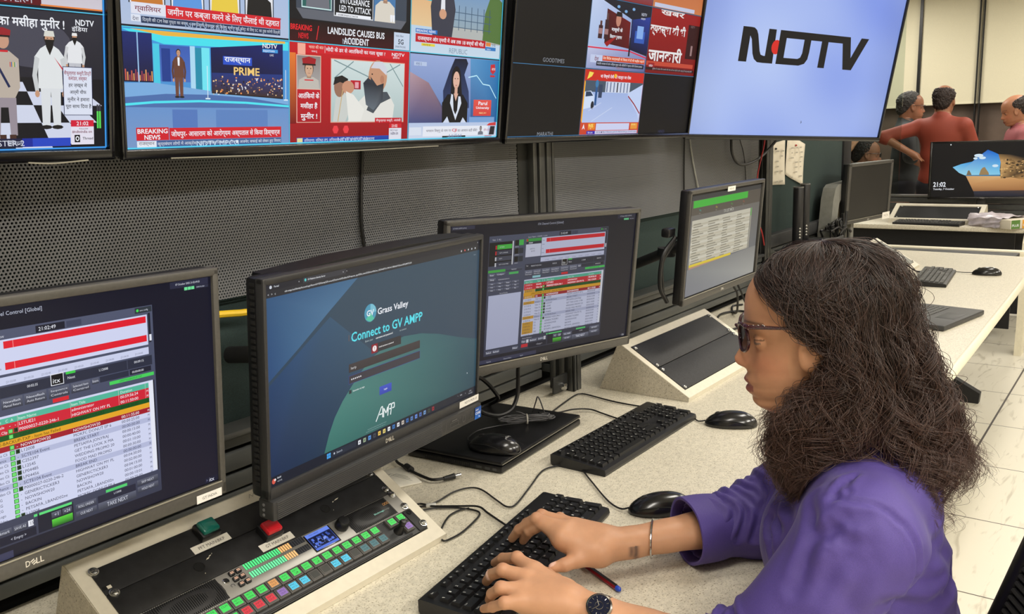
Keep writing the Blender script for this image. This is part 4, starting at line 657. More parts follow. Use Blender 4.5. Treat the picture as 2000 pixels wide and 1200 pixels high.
def tv3_ui(c):
    c.rect(-.4705, -.2645, .4705, .2645, (9, 9, 12)); 
    t_l(c, 'GOODTIMES', -.346, -.0830, .0105, (140, 146, 156), 0, .66); t_l(c, 'MARATHI', -.344, -.2635, .0105, (140, 146, 156), 0, .66); t_l(c, 'HINDI', .281, -.2635, .0095, (50, 54, 90), 0, .66)
    # middle column, row two
    c.rect(-.152, -.0895, .158, .0895, (26, 28, 40)); c.poly([(-.152, -.032), (-.152, .0895), (-.10, .085), (.055, .048), (.058, -.032)], [(170, 190, 226), (190, 205, 235), (190, 205, 235), (150, 170, 214), (150, 170, 214)]); c.poly([(-.075, .066), (.050, .040), (.055, -.030), (-.075, -.022)], [(80, 20, 24), (110, 16, 20), (90, 12, 16), (60, 12, 16)])
    for x, h in ((-.099, .045), (-.070, .066)): c.rect(x-.010, -.012, x+.010, -.012+h*.75, (60, 30, 34)); c.rect(x-.005, -.012+h*.75, x+.005, -.012+h, (90, 60, 60)); c.rect(x-.009, .0, x+.009, .014, (160, 120, 120))
    c.ell(-.014, .042, .013, .018, (190, 130, 110)); c.poly([(-.03, .05), (.004, .05), (0, .062), (-.026, .062)], (30, 20, 24)); c.text('मासूमों के', -.045, .008, .012, .022, WHT, .02); c.text('सिस्टम गुनहगार', -.050, -.010, .012, .003, WHT, .02); c.poly([(-.05, -.012), (-.01, .0), (-.06, -.031), (-.075, -.022)], (150, 20, 24))
    c.poly([(.060, .048), (.156, .062), (.156, -.04), (.060, -.032)], [(30, 50, 120), (40, 60, 150), (16, 20, 60), (14, 18, 50)]); c.rect(.080, -.012, .135, .020, (50, 90, 180)); c.rect(.09, .0, .125, .034, (130, 170, 230)); t_l(c, 'NDTV', .104, .062, .008, (190, 196, 214), .02); t_l(c, 'राजस्थान', .104, .052, .005, WHT); 
    for q in ((-.02, .075), (.02, .066), (.06, .075)): c.ell(*q, .008, .004, (120, 170, 220), 8)
    c.poly([(-.152, -.032), (.058, -.032), (.156, -.045), (.156, -.0895), (-.152, -.0895)], [(190, 196, 226), (150, 156, 196), (130, 140, 190), (90, 100, 150), (150, 160, 200)]); c.line([(-.152, -.036), (.057, -.036), (.156, -.050)], .0035, (214, 40, 70)); c.line([(.057, -.055), (.156, -.075)], .002, (70, 90, 150)); c.rect(.054, -.05, .062, .0, (20, 22, 34)); c.rect(-.135, -.0740, -.076, -.0540, (190, 200, 230)); c.text('देश', -.115, -.0700, -.094, -.0570, (120, 30, 50), .01); c.rect(-.0755, -.0675, .1510, -.0545, (206, 72, 36)); c.text('देश विदेश कार्यवाही के विवाद में दी घी माहौल बढ़ाने', -.0725, -.0660, .1480, -.0560, (246, 226, 210), .01); c.rect(-.1040, -.0815, .1480, -.0700, (22, 26, 44)); c.text('भारतीय बाजार के साथ अस्थिर मुद्दा और कॉलोनी में ज्यादा लोगो रोजगार हालात', -.100, -.0800, .140, -.0715, (206, 210, 226)); t_l(c, 'MPCG', .0, -.0880, .008, (150, 110, 110), 0, .7)
    # middle column, bottom
    c.rect(-.152, -.2635, .158, -.0925, (190, 60, 40)); c.rect(-.1460, -.1205, .1540, -.0940, (200, 40, 30)); c.text('मां वैष्णो देवी की यात्रा पर रोक', -.0750, -.1150, .0860, -.1020, WHT, .016); c.poly([(-.140, -.118), (-.132, -.098), (-.110, -.100), (-.118, -.110)], (240, 214, 90)); c.rect(-.005, -.1100, .007, -.1000, (240, 180, 40)); c.poly([(-.150, -.1205), (-.1455, -.125), (-.1455, -.232), (-.150, -.2260)], (240, 190, 40))
    c.rect(-.1450, -.2310, .1560, -.1205, (150, 172, 220), (176, 192, 232)); c.rect(-.145, -.150, .156, -.1205, (70, 84, 100)); c.rect(-.045, -.1500, .085, -.1210, (206, 214, 232))
    for k in range(7): c.rect(-.040+k*.018, -.1490, -.034+k*.018, -.1225, (110, 124, 156) if k != 3 else (40, 40, 50))
    c.poly([(.078, -.150), (.156, -.124), (.156, -.230), (.140, -.205), (.078, -.158)], (190, 206, 240)); c.line([(.080, -.158), (.118, -.180), (.154, -.206)], .004, (150, 40, 50)); c.poly([(-.145, -.150), (-.115, -.147), (-.098, -.160), (-.095, -.180), (-.105, -.190), (-.145, -.196)], (206, 220, 244)); c.poly([(-.140, -.150), (-.118, -.149), (-.103, -.160), (-.140, -.163)], (40, 60, 90)); c.ell(-.103, -.185, .008, .011, (30, 34, 46), 12); c.rect(-.094, -.185, -.084, -.128, (40, 84, 140)); c.ell(-.089, -.128, .008, .010, (60, 120, 170)); c.rect(-.078, -.165, -.06, -.130, (50, 64, 92)); c.line([(-.10, -.228), (.0, -.190)], .0015, (206, 216, 240)); c.line([(-.12, -.20), (-.06, -.178)], .0015, (206, 216, 240))
    c.rect(-.1500, -.2630, .1545, -.2320, (206, 76, 44), (196, 60, 40)); c.rect(-.1130, -.2500, -.078, -.2330, (226, 130, 40)); t_l(c, '9:05', -.1110, -.2440, .0095, (250, 230, 120), .02, .62); t_l(c, 'PM', -.102, -.2490, .003, WHT); c.rect(-.0735, -.2520, .1040, -.2335, (200, 206, 236)); c.poly([(-.142, -.2500), (-.135, -.2345), (-.128, -.2500), (-.135, -.2450)], WHT); c.rect(.112, -.2500, .150, -.2335, (226, 150, 60)); t_l(c, 'कौन बनेगा', .116, -.2400, .0045, (250, 230, 150)); c.rect(-.1180, -.2620, -.076, -.2535, (50, 40, 170)); t_l(c, 'बिहार चुनाव', -.112, -.2602, .0042, WHT); c.rect(-.076, -.2620, .1520, -.2535, (196, 200, 230)); c.text('आज तक ■ बिहार में विधानसभा चुनावों की तारीखों का ऐलान हुआ, दो चरणों में मतदान', -.070, -.2610, .1500, -.2545, (70, 50, 90))
    # right column
    c.rect(.161, -.0895, .4685, .0895, (150, 22, 20), (120, 16, 16)); c.text('खबर', .214, .075, .36, .089, (226, 222, 222), .02); c.text('व्यवस्था की थी', .1630, .0150, .3800, .0520, (228, 226, 226), .03); c.text('जानकारी', .1680, -.0560, .3740, -.0130, (228, 226, 226), .03); c.rect(.161, -.0680, .4550, -.0560, (190, 70, 50)); c.rect(.172, -.0780, .210, -.0610, (150, 30, 34)); t_l(c, 'पहरेदार', .178, -.072, .006, WHT); c.rect(.161, -.0810, .4640, -.0730, (40, 16, 20)); c.text('पुलिस ने बताया कि मामले की जांच की जा रही है और जल्द ही कार्रवाई होगी', .20, -.0805, .452, -.0738, (190, 170, 176)); c.rect(.395, -.04, .4685, .06, (50, 10, 12)); t_l(c, 'NDTV', .410, .052, .007, (130, 110, 110)); c.rect(.425, -.03, .437, .0, (150, 120, 120))
    c.rect(.161, .0925, .4685, .2635, (170, 80, 50), (200, 120, 70)); c.rect(.172, .094, .42, .105, (190, 196, 220)); c.rect(-.152, .0925, .158, .2635, (150, 160, 190), (130, 40, 40))
    for x in (-.1535, .1595): c.rect(x-.0006, -.2645, x+.0006, .2645, (60, 110, 150))
    for y in (-.0910, .0910): c.rect(-.4705, y-.0007, .4705, y+.0007, (64, 124, 170))
    c.line([(-.4695, .264), (-.4695, -.2635), (.1595, -.2635)], .0014, (60, 120, 170))
def ndtv_ui(c):
    K = (14, 14, 18)
    def cloud(u, v):
        q = .5*math.sin(3.1*u+1.7*v+.6)+.35*math.sin(7*u-4.2*v+2)+.25*math.sin(5.5*v+9*u*v)+.2*math.sin(13*u+7*v); q += 1.1*math.exp(-((u-.42)/.30)**2-((v-.52)/.30)**2); k = min(1, max(0, .42+.30*q)); e = 1-.22*max(0, abs(u-.5)*2-.7)
        return tuple((p+(r-p)*k)*e for p, r in zip((124, 148, 228), (184, 202, 243)))
    c.field(-.4705, -.2645, .4705, .2645, 36, 22, cloud)
    c.poly([(-.298, -.034), (-.298, .072), (-.262, .072), (-.262, -.034)], K); c.poly([(-.262, .072), (-.248, .071), (-.236, .064), (-.228, .052), (-.252, .034), (-.262, .046)], K); c.poly([(-.228, .052), (-.210, .002), (-.203, -.009), (-.190, -.012), (-.190, -.034), (-.214, -.033), (-.230, -.024), (-.240, -.008), (-.254, .038)], K); c.poly([(-.192, -.034), (-.144, -.034), (-.149, .072), (-.183, .072), (-.183, -.012), (-.192, -.012)], K); c.ell(-.138, .018, .0215, .0225, (214, 40, 34), 28)
    c.poly([(-.129, -.034), (-.130, .072), (-.097, .072), (-.096, -.034)], K); c.rect(-.112, .049, .215, .072, K); c.poly([(-.10, -.034), (-.02, -.034), (.006, -.027), (.018, -.012), (.021, .010), (.021, .055), (-.012, .055), (-.012, .006), (-.018, -.008), (-.03, -.013), (-.10, -.013)], K); c.rect(.074, -.036, .107, .055, K); c.poly([(.176, .060), (.198, .072), (.215, .072), (.234, .004), (.272, .072), (.312, .072), (.248, -.036), (.203, -.036)], K); c.poly([(-.145, .0), (-.129, .0), (-.129, .036), (-.145, .036)], (214, 40, 34)); c.poly([(.044, -.224), (.044, -.212), (.049, -.219)], (90, 100, 130))
def beach_ui(c):
    c.rect(-.34, -.19, .34, .197, (9, 9, 13)); c.poly([(-.205, .024), (-.15, .046), (-.08, .062), (-.02, .115), (.016, .145), (.05, .13), (.085, .112), (.104, .073), (.100, .0), (.106, -.034), (-.125, -.034), (-.16, -.018)], [(120, 190, 226), (90, 172, 224), (60, 150, 220), (20, 110, 206), (14, 96, 196), (20, 106, 204), (30, 120, 210), (60, 150, 220), (110, 186, 226), (130, 196, 226), (150, 206, 226), (140, 200, 226)])
    for x, y, a, b in ((-.04, .105, .030, .012), (-.015, .088, .022, .010), (-.06, .085, .014, .008), (.07, .03, .020, .010)): c.ell(x, y, a, b, (206, 226, 240), 12)
    c.poly([(-.125, -.034), (.106, -.034), (.10, -.052), (-.10, -.052)], (60, 120, 160)); c.poly([(-.115, -.040), (.105, -.044), (.20, -.056), (.34, -.070), (.34, -.15), (-.06, -.152), (-.085, -.10)], [(206, 160, 106), (214, 170, 116), (200, 150, 96), (190, 136, 84), (150, 100, 58), (140, 96, 60), (190, 140, 90)]); c.poly([(-.06, -.150), (.34, -.145), (.34, -.19), (-.05, -.19)], [(50, 50, 62), (70, 54, 48), (24, 26, 40), (20, 22, 34)])
    c.poly([(-.03, -.034), (-.022, .0), (-.01, .018), (.004, .022), (.014, .006), (.03, -.018), (.034, -.034)], (150, 124, 84)); c.poly([(-.112, -.034), (-.104, -.004), (-.096, .002), (-.086, -.016), (-.078, -.034)], (120, 104, 80)); c.poly([(.085, .112), (.16, .108), (.25, .085), (.34, .05), (.34, -.07), (.23, -.066), (.18, -.052), (.11, -.060), (.106, -.02), (.104, .05)], [(110, 84, 50), (60, 46, 34), (40, 34, 28), (30, 26, 24), (150, 112, 66), (170, 128, 78), (90, 66, 40), (150, 116, 70), (190, 150, 96), (200, 156, 98)])
    rr = random.Random(5)
    for k in range(90): x = .105+rr.random()*.22; y = -.055+rr.random()*.13; c.ell(x, y, .004+rr.random()*.010, .002+rr.random()*.006, rr.choice([(70, 52, 34), (190, 150, 96), (120, 92, 56), (44, 34, 26), (210, 170, 110)]), 7)
    c.text('21:02', -.327, -.1170, -.2440, -.0820, WHT, .02); c.text('Tuesday, 7 October', -.326, -.1440, -.1860, -.1260, WHT, .01); c.ell(-.225, .186, .004, .005, WHT, 8)
def m4_ui(c):
    c.rect(-.25, -.135, .25, .141, (104, 100, 92), (96, 100, 108)); c.rect(-.25, .088, .25, .128, (84, 78, 70)); c.rect(-.24, .108, .145, .1275, (66, 168, 60)); c.rect(-.25, .1285, .25, .141, (60, 60, 60))
    for x, w, q in ((-.20, .035, (60, 150, 140)), (-.09, .035, (170, 160, 60)), (.02, .035, (80, 160, 70)), (.11, .05, (160, 80, 60))): t_l(c, 'Play', x, .097, .006, q); t_l(c, 'Status', x, .090, .003, (150, 150, 140))
    t_l(c, 'TX LIST MCR', -.03, .079, .009, (170, 170, 160), .01, .6); c.rect(-.24, -.050, .178, .074, (184, 180, 164))
    rr = random.Random(9)
    for k in range(16):
        y = .066-k*.0072; c.rect(-.24, y-.0072, .178, y-.0036, ((170, 164, 146), (194, 190, 176), (178, 170, 150))[k % 3])
        for q in range(4): x = -.235+q*.10+rr.random()*.01; c.rect(x, y-.0052, x+.03+rr.random()*.05, y-.0022, (130, 126, 112))
    c.rect(-.24, -.0545, .05, -.0475, (206, 182, 50)); c.rect(-.24, -.060, .20, -.0550, (170, 130, 110)); c.rect(.182, -.05, .19, .074, (150, 146, 132)); c.rect(.182, .05, .188, .074, (80, 170, 70)); c.poly([(-.25, -.06), (.25, -.05), (.25, -.135), (-.25, -.135)], [(120, 122, 124), (120, 120, 118), (150, 150, 146), (110, 112, 120)])
def lcd_ui(c):
    c.rect(-.024, -.017, .024, .017, (90, 120, 220)); c.rect(-.024, .0105, .024, .017, (110, 140, 235)); c.rect(-.0235, -.0125, .0235, .0095, (24, 30, 62)); rr = random.Random(2)
    for k in range(46): x = -.022+rr.random()*.038; y = -.0115+rr.random()*.015; c.rect(x, y, x+.0012+rr.random()*.005, y+.0012+rr.random()*.004, rr.choice([(90, 120, 220), (130, 156, 240), (14, 16, 34), (60, 84, 170)]))
    t_l(c, '1920x1080i50', -.018, .0125, .0026, (50, 70, 150))
# ================================================================ screens
SCR = attr_mat('lit screen', True, .30, 1.0, .2); PRINT = attr_mat('printed surface', False, .6)
BEZ = M('dark bezel plastic', (46, 46, 47), .42, scale=200, var=.08); BEZL = M('worn bezel plastic', (74, 72, 68), .42, scale=200, var=.08); SILV = M('silver line', (150, 146, 132), .4, metal=.2)
GLOSS = M('glossy black frame', (14, 14, 16), .18, scale=5); LABEL = M('white label', (224, 222, 214), .6, scale=90, var=.04)
def logo_dell(c, x, y, w, col=(214, 210, 200)):
    """the maker's word mark with its tilted E"""
    h = w*.34; s = w/4.1
    c.text('D', x-w/2, y-h/2, x-w/2+s, y+h/2, col, .01); c.text('LL', x+w/2-1.75*s, y-h/2, x+w/2, y+h/2, col, .01)
    ca, sa = math.cos(.62), math.sin(.62); ex, ey = x-.28*s, y
    for dy in (-.36, 0, .36): 
        P = [(-.5*s, dy*h-.1*h), (.5*s, dy*h-.1*h), (.5*s, dy*h+.1*h), (-.5*s, dy*h+.1*h)]; c.poly([(ex+a*ca-b*sa, ey+a*sa*.8+b*ca) for a, b in P], col)
def screen_thing(name, label, cat, pos, yaw, tilt, roll, group=None):
    t = thing(name, label, cat, pos, frame(yaw, tilt, roll).to_euler(), group); return t
def bezel(t, W, H, l, r, tp, bt, depth, mat, front=.004, name='bezel'):
    b = MB()
    b.bb((-W/2, H/2-tp, -.008), (W/2, H/2, front), 0, .003); b.bb((-W/2, -H/2, -.008), (W/2, -H/2+bt, front), 0, .003)
    b.bb((-W/2, -H/2+.001, -.008), (-W/2+l, H/2-.001, front), 0, .003); b.bb((W/2-r, -H/2+.001, -.008), (W/2, H/2-.001, front), 0, .003)
    put(name, b, mat, t)
    c = MB(); c.bb((-W/2+.001, -H/2+.001, -depth), (W/2-.001, H/2-.001, -.004), 0, .006); c.bb((-W*.32, -H*.34, -depth-.022), (W*.32, H*.34, -depth+.004), 0, .012); put('back_shell', c, BLKP, t)
def away(pos, s):
    """the same bearing from the camera height point, s times as far"""
    return (pos[0]*s, pos[1]*s, CAM_H+(pos[2]-CAM_H)*s)
def arm(t, pos, yaw, tilt, roll, depth, to):
    """mounting arm from the back of the screen to a point on the wall"""
    A = frame(yaw, tilt, roll); inv = A.transposed(); q = inv @ (Vector(to)-Vector(pos))/t.scale.x; a = MB()
    a.bb((-.05, -.05, -depth-.034), (.05, .05, -depth-.02), 0, .004); z0 = -depth-.03
    a.tube([(0, 0, z0), (q.x*.5, q.y*.5, (z0+q.z)/2), (q.x, q.y, q.z)], .016, 12, 0, 4); a.lathe([(.028, -.012), (.028, .012)], (q.x*.5, q.y*.5, (z0+q.z)/2), (0, 1, 0), 16)
    put('mount_arm', a, BLKM, t)
def dell(name, label, pos, yaw, tilt, roll, ui, to, mat=BEZ, sticker=None, strip=True, k=1.):
    pos = away(pos, k)
    t = screen_thing(name, label, 'monitor', pos, yaw, tilt, roll, 'desk monitors'); W, H = .54, .316; t.scale = (k, k, k)
    bezel(t, W, H, .010, .010, .0115, .0195, .030, mat)
    c = Canvas(); ui(c); c.put('screen', SCR, t, (0, 0, -.001))
    if strip: put('chin_line', MB().bb((-W/2+.008, -H/2+.0188, .0035), (W/2-.008, -H/2+.0208, .0048), 0, .0006), SILV, t)
    g = Canvas(.00005); logo_dell(g, 0, -.1485, .021); g.put('maker_mark', PRINT, t, (0, 0, .0042))
    if sticker:
        s = Canvas(.00005); x0, y0, x1, y1, tx = sticker; s.rect(x0, y0, x1, y1, (226, 224, 220)); s.text(tx, x0+(x1-x0)*.22, y0+(y1-y0)*.34, x1-(x1-x0)*.2, y1-(y1-y0)*.34, (40, 40, 44)); s.put('name_sticker', PRINT, t, (0, 0, .0044), label='white name sticker')
    arm(t, pos, yaw, tilt, roll, .03, to); return t
dell('monitor', 'large monitor at the left edge with a red playlist and GT INDIA sticker', (.435, .998, 1.133), 3.206, 2.904, -1.478, lambda c: itx_ui(c), (.62, 1.375, 1.10), BEZL, (.2195, -.158, .2605, -.1465, 'GT INDIA'))
dell('monitor', 'black monitor behind the login screen showing a playlist with empty white list at left', (1.508, 1.021, 1.127), -12.983, 5.793, -1.696, lambda c: itx_ui(c, .80), (1.62, 1.372, 1.02), BEZL, k=1.05)
t = dell('monitor', 'narrow-looking angled monitor with a blurred green bar and list, white tag on top', (2.454, 1.031, 1.129), .213, 4.716, .231, m4_ui, (2.50, 1.372, 1.02), BEZL)
g = Canvas(.00005); g.rect(-.026, .1385, .030, .1525, (235, 233, 222)); g.text('MCR 02', -.014, .1425, .020, .1480, (60, 60, 60)); g.put('name_sticker', PRINT, t, (0, 0, .0044), label='white name sticker')
cbm = MB(); cbm.tube([(-.262, .03, -.035), (-.30, -.02, -.05), (-.305, -.10, -.05), (-.275, -.15, -.04)], .006, 8); cbm.tube([(-.262, .02, -.035), (-.29, -.04, -.055), (-.285, -.12, -.05)], .005, 8); cbm.bb((-.305, .03, -.06), (-.262, .055, -.035), 0, .006); put('back_cable', cbm, BLKP, t)
# all-in-one computer with the login page
apos, aang = (1.033, 1.022, 1.083), (4.069, 5.073, .411)
t = screen_thing('all_in_one_computer', 'all-in-one computer with blue-green sign-in page overhanging the lit button panel', 'computer', apos, *aang)
b = MB(); b.bb((-.27, .1695, -.012), (.27, .180, .004), 0, .003); b.bb((-.27, -.150, -.012), (.27, -.1325, .004), 0, .002); b.bb((-.27, -.149, -.012), (-.2635, .179, .004), 0, .002); b.bb((.2635, -.149, -.012), (.27, .179, .004), 0, .002); put('bezel', b, BEZ, t)
b = MB(); b.bb((-.269, -.150, -.034), (.269, .179, -.006), 0, .006); b.bb((-.21, -.13, -.055), (.21, .15, -.03), 0, .014)
tp = [(-.24, .178), (-.10, .1835), (.06, .1845), (.20, .1815), (.25, .178)]; b.prism(tp+[(.25, .15), (-.24, .15)], -.05, -.008, lambda a, q, h: (a, q, h)); put('back_shell', b, BLKP, t)
b = MB(); b.bb((-.269, -.181, -.020), (.269, -.149, .012), 0, .004)
for k in range(9): b.bb((-.262, -.1785+k*.0032, .0115), (.14, -.1770+k*.0032, .0128), 1)
put('speaker_chin', b, [BEZ, M('chin rib', (66, 66, 67), .5)], t)
sv = MB()
for k in range(34): sv.bb((-.2712, -.13+k*.009, -.022), (-.2695, -.125+k*.009, -.014))
put('side_vent', sv, BLACK, t); sb = MB()
for z in (-.008,): 
    for y in (-.158, -.166, -.174): sb.lathe([(.0024, 0), (.0024, .0006)], (-.269, y, z), (-1, 0, 0), 12)
put('side_port', sb, M('port grey', (110, 110, 112), .4), t)
c = Canvas(); aio_ui(c); c.put('screen', SCR, t, (0, 0, -.001))
g = Canvas(.00005); logo_dell(g, .002, -.1408, .022, (206, 200, 186)); g.put('maker_mark', PRINT, t, (0, 0, .0042))
g = Canvas(.00005); g.rect(.2050, -.1460, .2680, -.1330, (232, 230, 224)); g.text('NDTV-MCR-03', .222, -.1415, .262, -.1370, (40, 40, 44)); g.put('name_sticker', PRINT, t, (0, 0, .0046), label='white name sticker')
g = Canvas(.00005); g.rect(.2455, -.1785, .2665, -.1545, (20, 70, 150), (30, 100, 190)); g.text('intel', .248, -.1615, .257, -.1575, WHT, .01); g.text('CORE', .2475, -.1695, .2645, -.1645, WHT, .02); g.rect(.259, -.176, .2615, -.1735, WHT); g.put('processor_sticker', PRINT, t, (0, 0, .0128), label='blue processor sticker')
g = Canvas(.00005); gy = (96, 95, 92)
g.line([(.165, -.170), (.165, -.162), (.190, -.162), (.190, -.170), (.165, -.170)], .0006, gy); g.rect(.170, -.1595, .186, -.1575, gy); g.line([(.205, -.170), (.205, -.158), (.213, -.158), (.213, -.170), (.205, -.170)], .0006, gy); g.line([(.230, -.172), (.236, -.158), (.240, -.172), (.230, -.172)], .0006, gy); g.line([(.150, -.176), (.153, -.156)], .0006, gy); g.put('chin_print', PRINT, t, (0, 0, .0129))
arm(t, apos, *aang, .04, (.98, 1.375, 1.06))
st = MB(); A = frame(*aang).transposed(); w2l = lambda p: A @ (Vector(p)-Vector(apos))
# small blank monitor near the far end of the desk
mp, ma = (4.775, 1.233, 1.108), (-9.458, 2.614, .293)
t = screen_thing('monitor', 'small switched-off monitor near the far end of the desk, white tag at its corner', 'monitor', mp, *ma, 'desk monitors')
bezel(t, .51, .30, .026, .026, .016, .020, .034, BEZL); c = Canvas(); c.rect(-.232, -.132, .232, .136, (44, 44, 42), (38, 37, 36)); c.put('screen', M('switched-off panel', (40, 40, 39), .3, scale=4), t, (0, 0, -.001))
put('chin_line', MB().bb((-.24, -.1325, .0035), (.24, -.1300, .0048)), SILV, t); g = Canvas(.00005); g.rect(-.012, -.1455, .012, -.1385, (150, 148, 140)); g.put('maker_mark', PRINT, t, (0, 0, .0042)); g = Canvas(.00005); g.rect(.165, -.158, .255, -.122, (236, 232, 224)); g.text('MCR', .185, -.146, .235, -.134, (150, 140, 130)); g.put('name_sticker', PRINT, t, (0, 0, .0050), label='white name sticker'); arm(t, mp, *ma, .034, (4.84, 1.40, 1.12))
# far monitor with the beach picture
bp, ba = (7.25, 1.088, 1.096), (-75, 0, 0)
t = screen_thing('monitor', 'wide black monitor on the far desk showing a sea cave beach picture', 'monitor', bp, *ba); bezel(t, .72, .42, .014, .014, .010, .018, .03, GLOSS); c = Canvas(); beach_ui(c); c.put('screen', SCR, t, (0, 0, -.001))
g = Canvas(.00005); logo_dell(g, 0, -.2, .03, (120, 120, 120)); g.put('maker_mark', PRINT, t, (0, 0, .0042)); b = MB(); b.bb((-.05, -.20, -.07), (.05, .02, -.05), 0, .006); b.bb((-.13, -.3505, -.12), (.13, -.335, .05), 0, .005); b.bb((-.03, -.34, -.075), (.03, -.15, -.055), 0, .004); put('stand', b, BLKP, t)

# ---- televisions along the top of the wall
def tv(label, pos, yaw, tilt, roll, ui, trim=None, k=1.):
    pos = away(pos, k); t = screen_thing('television', label, 'television', pos, yaw, tilt, roll, 'televisions on the equipment wall'); t.scale = (k, k, k)
    b = MB(); b.bb((-.480, -.280, -.006), (.480, -.2648, .006), 0, .003); b.bb((-.480, .2648, -.006), (.480, .276, .006), 0, .003); b.bb((-.480, -.279, -.006), (-.4708, .275, .006), 0, .003); b.bb((.4708, -.279, -.006), (.480, .275, .006), 0, .003); put('bezel', b, GLOSS, t)
    b = MB(); b.bb((-.478, -.278, -.035), (.478, .274, -.004), 0, .008); b.bb((-.30, -.20, -.060), (.30, .12, -.03), 0, .015); put('back_shell', b, BLKP, t)
    c = Canvas(); ui(c); c.put('screen', SCR, t, (0, 0, -.0015))
    if trim:
        e = MB(); e.tube([(trim[0], -.2795, .0058), (trim[0]+(trim[1]-trim[0])*.4, -.2815, .0062), (trim[1], -.2790, .0058)], .0011, 6); put('loose_trim', e, SILV, t)
    A = frame(yaw, tilt, roll).transposed(); m = MB()
    for s in (-.2, .2):
        w = frame(yaw, tilt, roll) @ Vector((s*k, -.05*k, -.05*k))+Vector(pos); q = A @ (Vector((w.x, 1.383, w.z))-Vector(pos))/k; m.tube([(s, -.05, -.05), tuple(q)], .012, 10, 0, 1)
    m.bb((-.25, -.12, -.066), (.25, .02, -.058), 0, .003); put('wall_mount', m, BLKM, t); return t
tv('television at the left edge showing men on a black and white chequered floor', (.214, 1.153, 1.703), -.642, 10.228, -.116, tv1_ui, (.36, .44))
tv('television with a bright nine-picture mosaic of red and blue news channels', (1.208, 1.224, 1.703), 1.997, 6.158, .094, tv2_ui, (-.40, .25))
tv('television with mostly dark mosaic tiles labelled GOODTIMES and MARATHI', (2.216, 1.242, 1.699), -1.612, 7.928, -.166, tv3_ui)
tv('turned television showing the big NDTV logo on pale blue', (3.049, 1.014, 1.674), -22.384, 9.788, -2.169, ndtv_ui, k=1.05)
# ================================================================ sloping rack boxes on the desk
SCREW = M('screw steel', (190, 190, 186), .22, metal=1, var=.06, scale=200); BLKPAN = M('scuffed black panel', (24, 24, 25), .5, scale=55, var=.5, bump=.08)
FRONTM = M('cream painted board', (214, 207, 188), .45, scale=70, var=.04); FACEG = M('brushed grey face plate', (150, 148, 142), .35, metal=.35, scale=15, var=.08)
SL = math.radians(31)
def screw(name, t, x, y, z=.002, r=.0058):
    b = MB(); b.lathe([(r*1.25, 0), (r*1.25, .0012), (r*.98, .0014), (r*.92, .0034), (r*.45, .0048), (.0003, .0050)], (x, y, z), (0, 0, 1), 16); b.bb((x-r*.55, y-.0006, z+.0040), (x+r*.55, y+.0006, z+.0052), 1); b.bb((x-.0006, y-r*.55, z+.0040), (x+.0006, y+r*.55, z+.0052), 1)
    return put(name, b, [SCREW, M('screw slot', (60, 60, 60), .6)], t)
def wedge(name, label, x0, x1, dy, mat_side=LAMG, group='sloping rack boxes', inner=(.022, .023)):
    """local axes: x along the box, y up its slope, z out of the slope"""
    t = thing(name, label, 'rack box', (x0, .990+dy, .765), (SL, 0, 0), group); ca, sa = math.cos(SL), math.sin(SL); W = x1-x0
    def loc(y, z): a, b = y-.990, z-.765; return (a*ca+b*sa, -a*sa+b*ca)
    prof = [(.978, .7455), (.976, .757), (.990, .765), (1.181, .8798), (1.186, .879), (1.245, .7455)]
    L = [loc(*q) for q in prof]; b = MB()
    for xa, xb in ((0, inner[0]), (W-inner[1], W)): b.prism(L, xa+(.0008 if xa == 0 else 0), xb-(.0008 if xb == W else 0), lambda p, q, h: (h, p, q))
    lo = [loc(.978, .7455), loc(.976, .757), loc(.990, .765), (.009, 0), (.009, -.016)]; b.prism(lo, inner[0], W-inner[1], lambda p, q, h: (h, p, q))
    hi = [(.199, 0), (.2229, 0), loc(1.186, .879), loc(1.245, .7455), loc(1.230, .7455), (.199, -.03)]; b.prism(hi, inner[0], W-inner[1], lambda p, q, h: (h, p, q)); put('housing', b, FRONTM, t, smooth=20)
    for xa in (-.0006, W-.0006): put('side_panel', MB().prism([(p, q-.0010 if i in (2, 3) else q) for i, (p, q) in enumerate(L)], xa, xa+.0012, lambda p, q, h: (h, p, q)), mat_side, t, smooth=20)
    put('floor_plate', MB().prism([loc(.99, .7458), loc(.99, .749), loc(1.22, .749), loc(1.22, .7458)], .01, W-.01, lambda p, q, h: (h, p, q)), BLACK, t)
    return t, W
XA, XB = .545, 1.106
t, W = wedge('rack_box', 'near sloping rack box holding the lit button panel under the sign-in computer', XA, XB, 0)
lx = lambda x: x-XA
def panel(t, xa, xb, ya, yb, mat, name='blank_panel', z=.002): return put(name, MB().bb((xa, ya, -.002), (xb, yb, z), 0, .0008), mat, t)
hole = M('hole', (3, 3, 3), .9)
p1 = panel(t, lx(.566), lx(1.083), .1515, .198, BLKPAN); p2 = panel(t, lx(.566), lx(1.083), .1045, .1508, BLKPAN)
def push(parent, x, y, col, nm):
    b = MB(); b.box((x, y, .007), (.034, .030, .014), 1, None, .003); b.box((x, y, .0165), (.028, .024, .009), 0, None, .003); b.box((x, y, .0212), (.021, .017, .0016), 0, None, .0006)
    put('push_button', b, [M(nm, col, .3, coat=.4, var=.05), BLKP], parent, label=nm)
push(p1, lx(.743), .181, (18, 104, 92), 'green push button'); push(p2, lx(.828), .134, (206, 34, 44), 'red push button')
def sticker(parent, x0, y0, x1, y1, tx):
    g = Canvas(.00005); g.rect(x0, y0, x1, y1, (228, 224, 212)); w = x1-x0; g.text(tx, x0+w*.16, y0+.0042, x1-w*.14, y0+.0098, (50, 46, 44)); g.put('label_sticker', PRINT, parent, (0, 0, .0022), label='white label strip')
